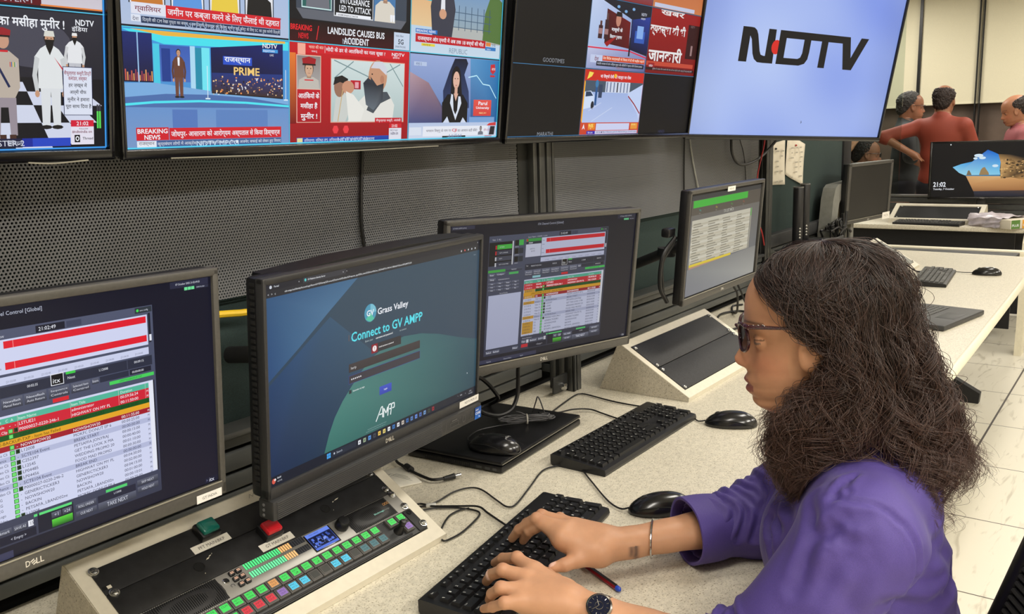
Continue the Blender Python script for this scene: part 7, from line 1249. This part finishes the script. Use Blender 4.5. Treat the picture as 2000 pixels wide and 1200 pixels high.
lm_ = bpy.data.materials.new('tinted lens'); lm_.use_nodes = True; nt = lm_.node_tree; tb_ = nt.nodes.new('ShaderNodeBsdfTransparent'); tb_.inputs[0].default_value = (.55, .55, .58, 1); gb_ = nt.nodes.new('ShaderNodeBsdfGlossy'); gb_.inputs['Roughness'].default_value = .05; mx_ = nt.nodes.new('ShaderNodeMixShader'); mx_.inputs[0].default_value = .10; nt.links.new(tb_.outputs[0], mx_.inputs[1]); nt.links.new(gb_.outputs[0], mx_.inputs[2]); nt.links.new(mx_.outputs[0], nt.nodes['Material Output'].inputs['Surface'])
lo_ = put('lens', ls, lm_, gf, smooth=0)
for v in lo_.data.vertices: v.co -= Vector(wm.location)
# bangle and watch
def ring(center, axis, tilt, ra, rb, r, mat, name, n=40):
    a = np.array(axis)/np.linalg.norm(axis); s_ = np.cross(a, (0, 0, 1.)); s_ /= np.linalg.norm(s_); u_ = np.cross(s_, a); P = [np.array(center)+s_*ra*math.cos(t)+u_*rb*math.sin(t)+a*tilt*math.cos(t) for t in np.linspace(0, 2*math.pi, n+1)]; b = MB(); b.tube(P, r, 8, 0, 1, caps=False); return put(name, b, mat, wm, world=True)
ring(WR+(ER-WR)*.24-(0, 0, .001), ER-WR, -.020, .0335, .0285, .0016, CHROME, 'bangle')
wt = MB(); a = (EL-WL)/np.linalg.norm(EL-WL); s_ = np.cross(a, (0, 0, 1.)); s_ /= np.linalg.norm(s_); u_ = np.cross(s_, a); wc = WL+a*.027-np.array((0, 0, .002))
STEEL = M('brushed watch steel', (150, 146, 138), .25, metal=1, var=.2, scale=200)
for k in range(30):
    t = 2*math.pi*k/30
    for j in (-1, 0, 1):
        p = wc+s_*.0305*math.cos(t)+u_*.0250*math.sin(t)+a*(.0058*j); X = -s_*math.sin(t)+u_*math.cos(t); X /= np.linalg.norm(X); N_ = np.cross(X, a); wt.box(p, (.0056, .0052, .0026), 0, Matrix(np.stack([X, a, N_], 1).tolist()), .0007, 1)
wo = put('watch_bracelet', wt, STEEL, wm, world=True); nd = u_*.80-s_*.60 if (u_*.80-s_*.60)@np.array((-1, -1, 0)) > (u_*.80+s_*.60)@np.array((-1, -1, 0)) else u_*.80+s_*.60
dc = wc+nd*.0275; wd_ = MB(); wd_.lathe([(.0165, -.004), (.0178, 0), (.0178, .0035), (.0155, .0052), (.0148, .0046)], dc, nd, 30, 0); put('watch_case', wd_, STEEL, wo, smooth=40); dd_ = MB(); dd_.lathe([(.0150, .0046), (.0149, .0052), (.0001, .0052)], dc, nd, 30, 0)
for k in range(12):
    e1 = np.cross(nd, a); e1 /= np.linalg.norm(e1); e2 = np.cross(nd, e1); t = 2*math.pi*k/12; dd_.tube([dc+nd*.0055+(e1*math.cos(t)+e2*math.sin(t))*.0105, dc+nd*.0055+(e1*math.cos(t)+e2*math.sin(t))*.0135], .0005, 5, 1, 1)
for t, l in ((.6, .0085), (2.4, .0115)): dd_.tube([dc+nd*.0056, dc+nd*.0056+(e1*math.cos(t)+e2*math.sin(t))*l], .0005, 5, 1, 1)
cr_ = [dc+nd*.0055+(e1*math.cos(t)+e2*math.sin(t))*.0055 for t in np.linspace(0, 6.283, 17)]; dd_.tube(cr_, .0004, 5, 1, 1); put('watch_dial', dd_, [M('navy dial', (20, 24, 44), .6, spec=.1), STEEL], wo)
for o in wo.children:
    for v in o.data.vertices: v.co -= Vector(wm.location)
# ---------------------------------------------------------------- long wavy hair
def strands(parent, name, P, rad, mat):
    """P: strands x points x 3 (world); one hair object"""
    n, k, _ = P.shape; hc = bpy.data.hair_curves.new(name); hc.add_curves([k]*n); off = np.array(parent.location)
    hc.attributes['position'].data.foreach_set('vector', (P-off).astype(np.float32).ravel()); r = hc.attributes.get('radius') or hc.attributes.new('radius', 'FLOAT', 'POINT'); r.data.foreach_set('value', np.tile(rad, n).astype(np.float32)); hc.materials.append(mat)
    o = bpy.data.objects.new(name, hc); C.objects.link(o); o.parent = parent; return o
SKC, SKR = np.array((-.018, 0, .022)), np.array((.101, .079, .086))
TB = [60, 22, -30, -60, -90, -120, -150, -180, -220, -265]                       # heights (mm) below which the locks hang
def hang(psi, rho, u):
    """where a lock of azimuth psi (0 = forward) and layer rho hangs at height u (all arrays, mm)"""
    cf = np.interp(-u, [-60, -22, 30, 60, 120, 200, 265], [-18, -18, -20, -24, -30, -40, -44]); ab = np.interp(-u, [-60, -22, 30, 60, 120, 160, 220, 265], [108, 113, 119, 125, 133, 141, 148, 130]); R = np.interp(-u, [-60, -22, 30, 60, 120, 200, 265], [90, 95, 100, 104, 112, 116, 104])
    edge = np.interp(-u, [-60, -22, 0, 20, 58, 72, 100, 150, 200, 240], [62, 42, -2, -22, -24, -8, 26, 72, 70, 44]); ap = np.abs(psi); c, s = np.cos(ap), np.sin(ap)
    t = np.clip((ap-1.08)/(1.62-1.08), 0, 1)                        # front-most locks .. locks level with the ear
    fs = np.where(ap < 1.62, edge*(1-t)+(cf-8)*t-np.where(-u < 66, 1, 0)*0, cf+c*ab*(rho*.5+.5)); fs = np.where(ap < 1.62, np.minimum(fs, edge), fs)
    w = np.clip((-u-118)/75, 0, 1); tf = np.where(ap < 1.83, np.interp(ap, [1.08, 1.83], [1., 0.])*(edge-6)+np.interp(ap, [1.08, 1.83], [0., 1.])*np.interp(-u, [118, 160, 200, 260], [-34, -18, 2, 18]), np.interp(ap, [1.83, 3.1416], [0., 1.])*(cf-ab*(rho*.4+.6))+np.interp(ap, [1.83, 3.1416], [1., 0.])*np.interp(-u, [118, 160, 200, 260], [-46, -84, -108, -126]))
    f = fs*(1-w)+tf*w; lat = np.where(ap < 1.62, .80+.20*t, s); r = np.sign(psi)*R*np.maximum(lat, 0)*(.62+.38*rho)*(1-.18*np.clip((-u-150)/100, 0, 1)*(ap < 1.83)); return f, r
def lock_paths(psi, psi0, phi0, rho, uend, K=60):
    n = len(psi); A = 24; t = np.linspace(0, 1, A)[None]; ph = phi0[:, None]+(1.62-phi0[:, None])*t; ps = psi0[:, None]+(psi-psi0)[:, None]*(t**.8)
    lf = np.clip(t*2.2, 0, 1)*(.045+.10*rho[:, None])+(.10*np.clip(1-np.abs(psi0)/1.2, 0, 1)*(phi0 > .5))[:, None]*np.sin(np.pi*np.clip(t*1.15+.12, 0, 1))*rho[:, None]; x = np.stack([np.sin(ph)*np.cos(ps)*(1+lf), np.sin(ph)*np.sin(ps)*(1+lf), np.cos(ph)*(1+lf*.9)], -1)*SKR*1000+SKC*1000
    B = 44; q = np.linspace(0, 1, B)[None]; u0 = np.minimum(x[:, -1, 2], 40); u = u0[:, None]+(uend-u0)[:, None]*q; f, r = hang(psi[:, None]+0*u, rho[:, None]+0*u, u); y = np.stack([f, r, u], -1)
    bl = np.clip(q*5, 0, 1)[..., None]; e = x[:, -1][:, None, :]; y[..., :2] = (e[..., :2]+0*y[..., :2])*(1-bl)+y[..., :2]*bl
    P = np.concatenate([x, y[:, 1:]], 1)
    for _ in range(6): P[:, 1:-1] = .25*P[:, :-2]+.5*P[:, 1:-1]+.25*P[:, 2:]
    d = np.concatenate([np.zeros((n, 1)), np.cumsum(np.linalg.norm(np.diff(P, axis=1), axis=2), 1)], 1); out = np.empty((n, K, 3))
    for i in range(n):
        g = np.linspace(0, d[i, -1], K)
        for a in range(3): out[i, :, a] = np.interp(g, d[i], P[i, :, a])
    return out/1000, d[:, -1]/1000
def keep_off(w, pad):
    for ca, cb, r0, r1 in ((SHL, SHR, .066, .064), (SHL, EL, .074, .068), (SHR, ER, .072, .068), (NB+np.array((0, 0, .05)), NB, .062, .066)):
        ba = cb-ca; t = np.clip((w-ca)@ba/(ba@ba), 0, 1); dv_ = w-ca-t[..., None]*ba; dl = np.linalg.norm(dv_, axis=-1); rr_ = r0+(r1-r0)*t+pad; m = dl < rr_; w[m] += dv_[m]/dl[m][:, None]*(rr_-dl)[m][:, None]
    for c_, a_, b_, z_ in (((1.276, .313, .955), .109, .080, .062), ((1.268, .313, .895), .158, .096, .09), ((1.272, .302, .80), .148, .108, .11)):
        q = (w-np.array(c_))@R3/np.array([a_, b_, z_]); l = np.linalg.norm(q, axis=-1); m = l < 1.04; w[m] = np.array(c_)+((q[m]/l[m][:, None]*1.04)*np.array([a_, b_, z_]))@R3.T
    return w
def h2w(P): return HC+P[..., :1]*HF+P[..., 1:2]*HR+P[..., 2:]*HU
def grow(N, seed, NG=430):
    g = np.random.default_rng(seed)
    def params(n):
        sg = np.where(g.uniform(0, 1, n) < .60, -1., 1.); psi0 = g.uniform(.0, 3.14, n); phi0 = np.where(g.uniform(0, 1, n) < .3, g.uniform(.02, .75, n), np.arccos(g.uniform(-.10, 1, n))); hlp = np.interp(psi0, [0, .45, .9, 1.2, 1.45, 1.6], [.82, .88, 1.02, 1.15, 1.30, 1.7]); hl = g.uniform(0, 1, n)
        phi0 = np.minimum(phi0, hlp*np.where(hl < .5, .985, .86+.14*hl)); psi = np.where(psi0 < 1.3, 1.14+.62*g.uniform(0, 1, n), np.clip(psi0+g.normal(0, .12, n), 1.10, 3.1)); psi = np.where(g.uniform(0, 1, n) < .13, g.uniform(1.08, 1.35, n), psi)
        rho = g.uniform(.2, 1, n)**.6; ue = np.where(psi < 1.83, -218, -238)+g.normal(0, 16, n)-np.where(psi > 2.2, 6, 0); ue = np.where(g.uniform(0, 1, n) < .22, ue+g.uniform(15, 95, n), ue); return [sg, psi0, phi0, psi, rho, ue]
    G = params(NG); G[0][:] = np.where(np.arange(NG) < NG*.6, -1, 1); k1 = g.uniform(0, 1, NG); gi = g.integers(0, NG, N); q = params(N)
    mix = [G[k][gi]+g.normal(0, s, N) for k, s in ((1, .075), (2, .085), (3, .055), (4, .09), (5, 9))]; sg = G[0][gi]
    psi0 = np.abs(mix[0]); phi0 = np.minimum(np.abs(mix[1]), np.interp(psi0, [0, .45, .9, 1.2, 1.45, 1.6], [.82, .88, 1.02, 1.15, 1.30, 1.7])); psi = np.clip(mix[2], 1.08, 3.14); rho = np.clip(mix[3], .12, 1.05); ue = mix[4]
    P, L = lock_paths(sg*psi, sg*psi0, phi0, rho, ue); PG, LG = lock_paths(G[0]*G[3], G[0]*G[1], G[2], G[4], G[5]); K = P.shape[1]
    s = np.linspace(0, 1, K)[None]*L[:, None]; cl = (.84*np.clip((s-.03)/.18, 0, 1)*(g.uniform(.45, 1, N)[:, None]))[..., None]; P = P+(PG[gi]-P)*cl; W_ = h2w(P); kk = k1[gi][:, None]
    amp = np.clip((s-.07)/.16, 0, 1)*(.0055+.0070*kk+.0018*g.uniform(0, 1, N)[:, None])*(1+.7*s/L[:, None]); fq = 58+40*kk+g.normal(0, 1.6, N)[:, None]
    T = np.gradient(W_, axis=1); T /= np.linalg.norm(T, axis=2)[..., None]+1e-9; A_ = np.cross(T, HR); A_ /= np.linalg.norm(A_, axis=2)[..., None]+1e-9; B_ = np.cross(T, A_); pa = kk*190+g.normal(0, .18, N)[:, None]
    W_ = W_+A_*(amp*np.sin(s*fq+pa))[..., None]+B_*(amp*.8*np.cos(s*fq*.93+pa*1.3))[..., None]
    fz = (g.uniform(0, 1, N)**6)[:, None]; p1, p2 = g.uniform(0, 6.28, (2, N, 1)); W_ = W_+((A_*np.sin(s*52+p1)[..., None]+B_*np.cos(s*43+p2)[..., None])*(fz*.019*np.clip(s/.14, 0, 1))[..., None])
    lk = (k1[gi] < .16)[:, None]*np.clip((s-L[:, None]+.08)/.08, 0, 1)**1.5; W_ = W_+(-HF*.034*np.where(psi > 1.83, 1, -1)[:, None, None]+HU*.020)*lk[..., None]      # flicked ends
    return keep_off(W_, .004+.010*rho[:, None]*np.ones((1, K)))
cap = Field((-.16, -.11, -.10), (.10, .11, .135), .003); cap.ell((-.018, 0, .022), (.0985, .0772, .0825), .01); cap.ell((-.070, 0, -.05), (.058, .068, .075), .03)
cap.cut((.066, 0, .058), (.80, 0, -.60), .012); cap.cut((.030, 0, -.03), (.97, 0, -.25), .012)
for s in (-1, 1): cap.ell((.018, s*.086, -.035), (.034, .034, .044), .010, sub=True); cap.ell((.075, s*.075, -.0), (.055, .045, .065), .012, sub=True)
cv, cq = cap.mesh(); cv = relax(cv, cq, 3)
ps = np.linspace(1.10, 2*math.pi-1.10, 61); ps = np.where(ps > math.pi, ps-2*math.pi, ps); ns = len(ps)
IP, _ = lock_paths(ps, ps, np.full(ns, .25), np.full(ns, .16), np.where(np.abs(ps) < 1.83, -196., -214.), 48); IP[:, :, 0] -= .004; IP[:, :, 1] *= .93; IW = keep_off(h2w(IP), .003*np.ones((ns, 48)))
mv = IW.reshape(-1, 3); mq_ = np.array([(i*48+k, (i+1)*48+k, (i+1)*48+k+1, i*48+k+1) for i in range(ns-1) for k in range(8, 47)])
Vh, Qh, ch = combine([(to_world(cv), cq, np.zeros((len(cv), 3))), (mv, mq_, np.zeros((len(mv), 3)))])
hr = mesh_obj('hair', Vh, Qh, HAIRM, wm, smooth=180, world=True)
HS = hair_mat('wavy brown hair', (15, 12, 12), (88, 61, 50)); rad_ = np.interp(np.linspace(0, 1, 60), [0, .1, .8, 1], [.00026, .00034, .00030, .00010])
so = strands(wm, 'hair_strands', grow(8500, 3), rad_, HS); so['kind'] = 'stuff'; so.parent = hr
# ---------------------------------------------------------------- the office chair and the people beyond the far desk
RIBM = M('ribbed black chair cloth', (34, 33, 34), .6, scale=300, var=.15)
oc = thing('office_chair', 'black office chair with ribbed back behind the seated woman', 'chair', (1.34, .16, 0))
cR, cF = np.array([.94, .342, 0]), np.array([-.342, .94, 0]); cO = np.array([1.335, .105, 0]); cu = np.array([0, 0, 1.])
def back_pt(a, z, off=0.): lean = .30*(z-.52)+.05*(z-.52)**2; return cO+cR*a-cF*(lean-.50*a*a-off)+cu*z
bk = MB()
for k in range(44):
    z = .56+k*.0125; P = [back_pt(a, z, .006) for a in np.linspace(-.20, .20, 9)]; bk.tube(P, .0046, 6, 0, 1)
bk.grid(lambda u, v: back_pt(-.205+.41*u, .555+.56*v, .0), 12, 12); o = put('ribbed_back', bk, RIBM, oc, world=True)
fr = MB(); loop = [back_pt(a, z) for a, z in ((-.205, .56), (-.217, .70), (-.220, .95), (-.205, 1.10), (-.12, 1.135), (.12, 1.135), (.205, 1.10), (.220, .95), (.217, .70), (.205, .56), (.10, .535), (-.10, .535), (-.205, .56))]; fr.tube(loop, .015, 10, 0, 5, caps=False); put('back_frame', fr, BLKP, oc, world=True)
st_ = Field((.95, -.20, .38), (1.75, .60, .54), .008); st_.ell(cO+cF*.20+cu*.438, (.25, .24, .048), .02, np.stack([cR, cF, cu], 1)); v_, q_ = st_.mesh(); mesh_obj('seat', v_, q_, RIBM, oc, smooth=180, world=True)
b = MB(); b.tube([cO+cF*.20+cu*.12, cO+cF*.20+cu*.40], .03, 16, 0, 1); b.tube([cO-cF*.02+cu*.56, cO+cF*.02+cu*.42, cO+cF*.16+cu*.40], .018, 10); put('column', b, BLKM, oc, world=True); b = MB(); cs = MB()
for k in range(5):
    a = 2*math.pi*k/5+.3; d = np.array([math.cos(a), math.sin(a), 0]); b.tube([cO+cF*.20+cu*.12, cO+cF*.20+d*.18+cu*.10, cO+cF*.20+d*.29+cu*.075], [.026, .020, .013], 10, 0, 3); w = cO+cF*.20+d*.29+cu*.028; n = np.array([-d[1], d[0], 0])
    ww = MB(); ww.lathe([(.012, -.011), (.028, -.010), (.028, .010), (.012, .011)], w, n, 18); ww.tube([w, w+cu*.05], .006, 8, 0, 1); put('caster', ww, BLKP, oc, world=True)
put('star_base', b, BLKM, oc, world=True)
MPROF = [(a, b-(3 if -125 < a < -100 else 0)) for a, b in PROF]; MHV, MHQ = head_shape(MPROF, False, .0042)
SPEC = M('dark spectacle frame', (30, 26, 26), .3)
def person(label, base, az, height, shirt, hands, bald=0., seated=False, glasses=False, nod=5, hairc=(28, 24, 24), skin=(150, 104, 78), pants=(34, 36, 44), sc=1.06, rolled=True):
    """hands: for left and right, elbow and wrist as (forward, right, height) offsets from the base"""
    t = thing('person', label, 'person', base, None, None); a = math.radians(az); Fd = np.array([math.cos(a), math.sin(a), 0]); Rd = np.array([math.sin(a), -math.cos(a), 0]); B = np.array(base); up_ = np.array([0, 0, 1.]); P3 = lambda f, r, z: B+Fd*f+Rd*r+up_*z; Bm = np.stack([Rd, Fd, up_], 1)
    n = math.radians(nod); hf = math.cos(n)*Fd-math.sin(n)*up_; hu = np.cross(Rd, hf); hz = height-.112*sc; hc = P3(.035+.10*math.sin(n), 0, hz)
    hv = (hc+MHV[:, :1]*sc*hf+MHV[:, 1:2]*sc*Rd+MHV[:, 2:]*sc*hu); H = lambda f, r, u: hc+(f*hf+r*Rd+u*hu)*sc
    sh = height-.315; hip = sh-.50; fld = Field(B+(-.75, -.75, 0), B+(.75, .75, height+.02), .011); fs = Field(B+(-.75, -.75, .25), B+(.75, .75, height-.10), .011); ft = Field(B+(-.55, -.55, 0), B+(.55, .55, 1.15), .011); cols = []
    fld.cone(H(-.03, 0, -.08), P3(-.01, 0, sh+.02), .056, .068, .03)
    for F_, o_ in ((fld, -.012), (fs, .006)):
        F_.ell(P3(0, 0, sh-.10), (.185+o_, .115+o_, .16), .05, Bm).ell(P3(.01, 0, sh-.30), (.165+o_, .125+o_, .20), .05, Bm).ell(P3(0, 0, hip), (.165+o_, .125+o_, .16), .05, Bm).cone(P3(0, -.175, sh-.035), P3(0, .175, sh-.035), .062+o_, .062+o_, .04)
    fs.cone(P3(-.012, 0, sh+.045), P3(0, 0, sh-.02), .068, .085, .03)
    for s, k in ((-1, 'L'), (1, 'R')):
        S = P3(0, s*.195, sh-.045); E_ = P3(*hands[k][0]); Wk = P3(*hands[k][1]); d = (Wk-E_)/np.linalg.norm(Wk-E_); fld.cone(S, E_, .050, .040, .02).cone(E_, Wk, .042, .028, .01).cone(Wk, Wk+d*.06, .030, .034, .01)
        for q in (-.026, -.009, .009, .026): pv = np.cross(d, up_); pv /= np.linalg.norm(pv)+1e-9; fld.cone(Wk+d*.07+pv*q, Wk+d*.125+pv*q*1.15-up_*.008, .0115, .0095, .004)
        fld.cone(Wk+d*.02, Wk+d*.065+np.cross(d, pv)*.04, .014, .011, .01); fs.cone(S, E_, .066, .058, .03).cone(E_, E_+(Wk-E_)*(.12 if rolled else .85), .056, .054 if rolled else .042, .01)
        hp = P3(0, s*.09, hip-.06); kn = P3(.40, s*.10, hip-.10) if seated else P3(.02, s*.10, (hip-.06)*.52); an = P3(.40, s*.10, .09) if seated else P3(0, s*.11, .09); fld.cone(hp, kn, .075, .052, .03).cone(kn, an, .05, .035, .02); ft.cone(hp, kn, .095, .070, .03).cone(kn, an, .070, .058, .02); sq = Field(B+(-.3, -.3, 0), B+(.6, .6, .14) if False else B+(.62, .62, .14), .01); f0 = an+up_*-.045; sq.cone(f0-Fd*.05, f0+Fd*.15-up_*.012, .042, .034, .02)
        vv, qq = sq.mesh()
        if len(vv): mesh_obj('shoe', vv, qq, BLKP, t, smooth=180, world=True)
    v1, q1 = fld.mesh(); v1 = relax(v1, q1, 2); cs_ = np.tile(np.array(lin(skin)), (len(v1), 1)); V, Q, c = combine([(hv, MHQ, skin_cols(MHV, skin, (118, 70, 62))), (v1, q1, cs_)]); mesh_obj('body', V, Q, SKIN, t, smooth=180, world=True, col=c)
    v2, q2 = fs.mesh(); v2 = relax(v2, q2, 2); nn = .006*np.sin(v2@np.array([17., 26., 9.])+2*np.sin(v2@np.array([8., -11., 14.]))); v2 = v2+(v2-(B+up_*sh))*nn[:, None]*.8; mesh_obj('shirt', v2, q2, shirt, t, smooth=180, world=True)
    ft.ell(P3(0, 0, hip-.05), (.172, .132, .13), .03, Bm); v3, q3 = ft.mesh(); mesh_obj('trousers', relax(v3, q3, 2), q3, M('trousers '+str(pants), pants, .8, scale=200), t, smooth=180, world=True)
    hs = Field((-.14, -.10, -.13), (.13, .10, .14), .0045); hs.ell((-.020, 0, .024), (.110, .082, .090), .01); hs.ell((-.070, 0, -.045), (.052, .062, .05), .03); hs.cut((.058, 0, .050), (.78, 0, -.62), .01); hs.cut((.005, 0, -.04), (.95, 0, -.30), .01)
    for s in (-1, 1): hs.ell((.018, s*.086, -.035), (.030, .030, .040), .008, sub=True)
    if bald: hs.ell((.02, 0, .085), (.115, .066, .050*bald+.035), .012, sub=True); hs.ell((.075, 0, .06), (.075, .09, .07), .01, sub=True)
    v4, q4 = hs.mesh(); v4 = relax(v4, q4, 2); nv = v4-np.array((-.02, 0, .0)); nv /= np.linalg.norm(nv, axis=1)[:, None]; v4 = relax(v4+nv*rng.normal(0, .0048, len(v4))[:, None], q4, 1, .45); v4 = hc+(v4[:, :1]*hf+v4[:, 1:2]*Rd+v4[:, 2:]*hu)*sc; mesh_obj('hair', v4, q4, M('short hair '+str(hairc), hairc, .7, scale=150, var=.5, bump=.5), t, smooth=180, world=True)
    cl = MB(); cl.grid(lambda u, v: P3(0, 0, sh+.045)+(Rd*math.cos(2*math.pi*u)+Fd*math.sin(2*math.pi*u))*(.069+.012*v)+up_*(.025-.045*v), 24, 4); put('collar', cl, shirt, t, world=True, smooth=60)
    if glasses:
        gb = MB()
        for s in (-1, 1): gb.tube([H(.104, s*(.031+.023*math.cos(x)), -.018+.017*math.sin(x)) for x in np.linspace(0, 6.283, 17)], .0022, 6, 0, 1); gb.tube([H(.098, s*.056, -.008), H(.05, s*.074, -.006), H(.005, s*.080, -.010)], .0022, 6, 0, 3)
        gb.tube([H(.106, -.008, -.012), H(.106, .008, -.012)], .002, 6, 0, 1); put('glasses', gb, SPEC, t, world=True)
    return t
ORANGE = M('orange red shirt', (140, 58, 40), .7, scale=400, var=.12, bump=.1); PINKM = M('dusty pink shirt', (150, 82, 86), .7, scale=400, var=.12); SLATE = M('charcoal shirt', (52, 58, 60), .75, scale=400, var=.12); TAN = M('brown shirt', (92, 72, 60), .75, scale=300)
person('man in orange shirt seen from behind with one hand on his back', (8.62, 1.65, 0), -8, 1.765, ORANGE, dict(L=((-.18, -.43, 1.33), (-.17, -.19, 1.19)), R=((.10, .26, 1.16), (.30, .16, 1.08))), bald=.5, nod=2, hairc=(44, 32, 28))
person('grey haired man in charcoal shirt and glasses facing right beside the orange shirt', (9.10, 2.05, 0), -72, 1.735, SLATE, dict(L=((.02, -.27, 1.14), (.22, -.16, 1.02)), R=((.02, .27, 1.14), (.22, .16, 1.02))), glasses=True, nod=4, hairc=(62, 60, 58))
person('bald man in dusty pink shirt at the right edge looking down', (9.25, 1.12, 0), 112, 1.665, PINKM, dict(L=((.05, -.27, 1.10), (.26, -.12, 1.06)), R=((.05, .27, 1.10), (.26, .12, 1.06))), bald=1.5, nod=16, hairc=(40, 32, 28), skin=(164, 114, 84))
person('seated dark haired man with glasses glimpsed above the small switched-off monitor', (8.30, 2.22, 0), -82, 1.325, TAN, dict(L=((.10, -.26, .78), (.30, -.14, .76)), R=((.10, .26, .78), (.30, .14, .76))), seated=True, glasses=True, nod=4, skin=(140, 98, 76))
person('mostly hidden person raising pale hands at the edge of the green partition', (8.35, 2.585, 0), -78, 1.70, TAN, dict(L=((.14, .00, 1.11), (.26, .07, 1.22)), R=((.12, .22, 1.10), (.24, .17, 1.24))), nod=6, skin=(196, 150, 120), rolled=True)
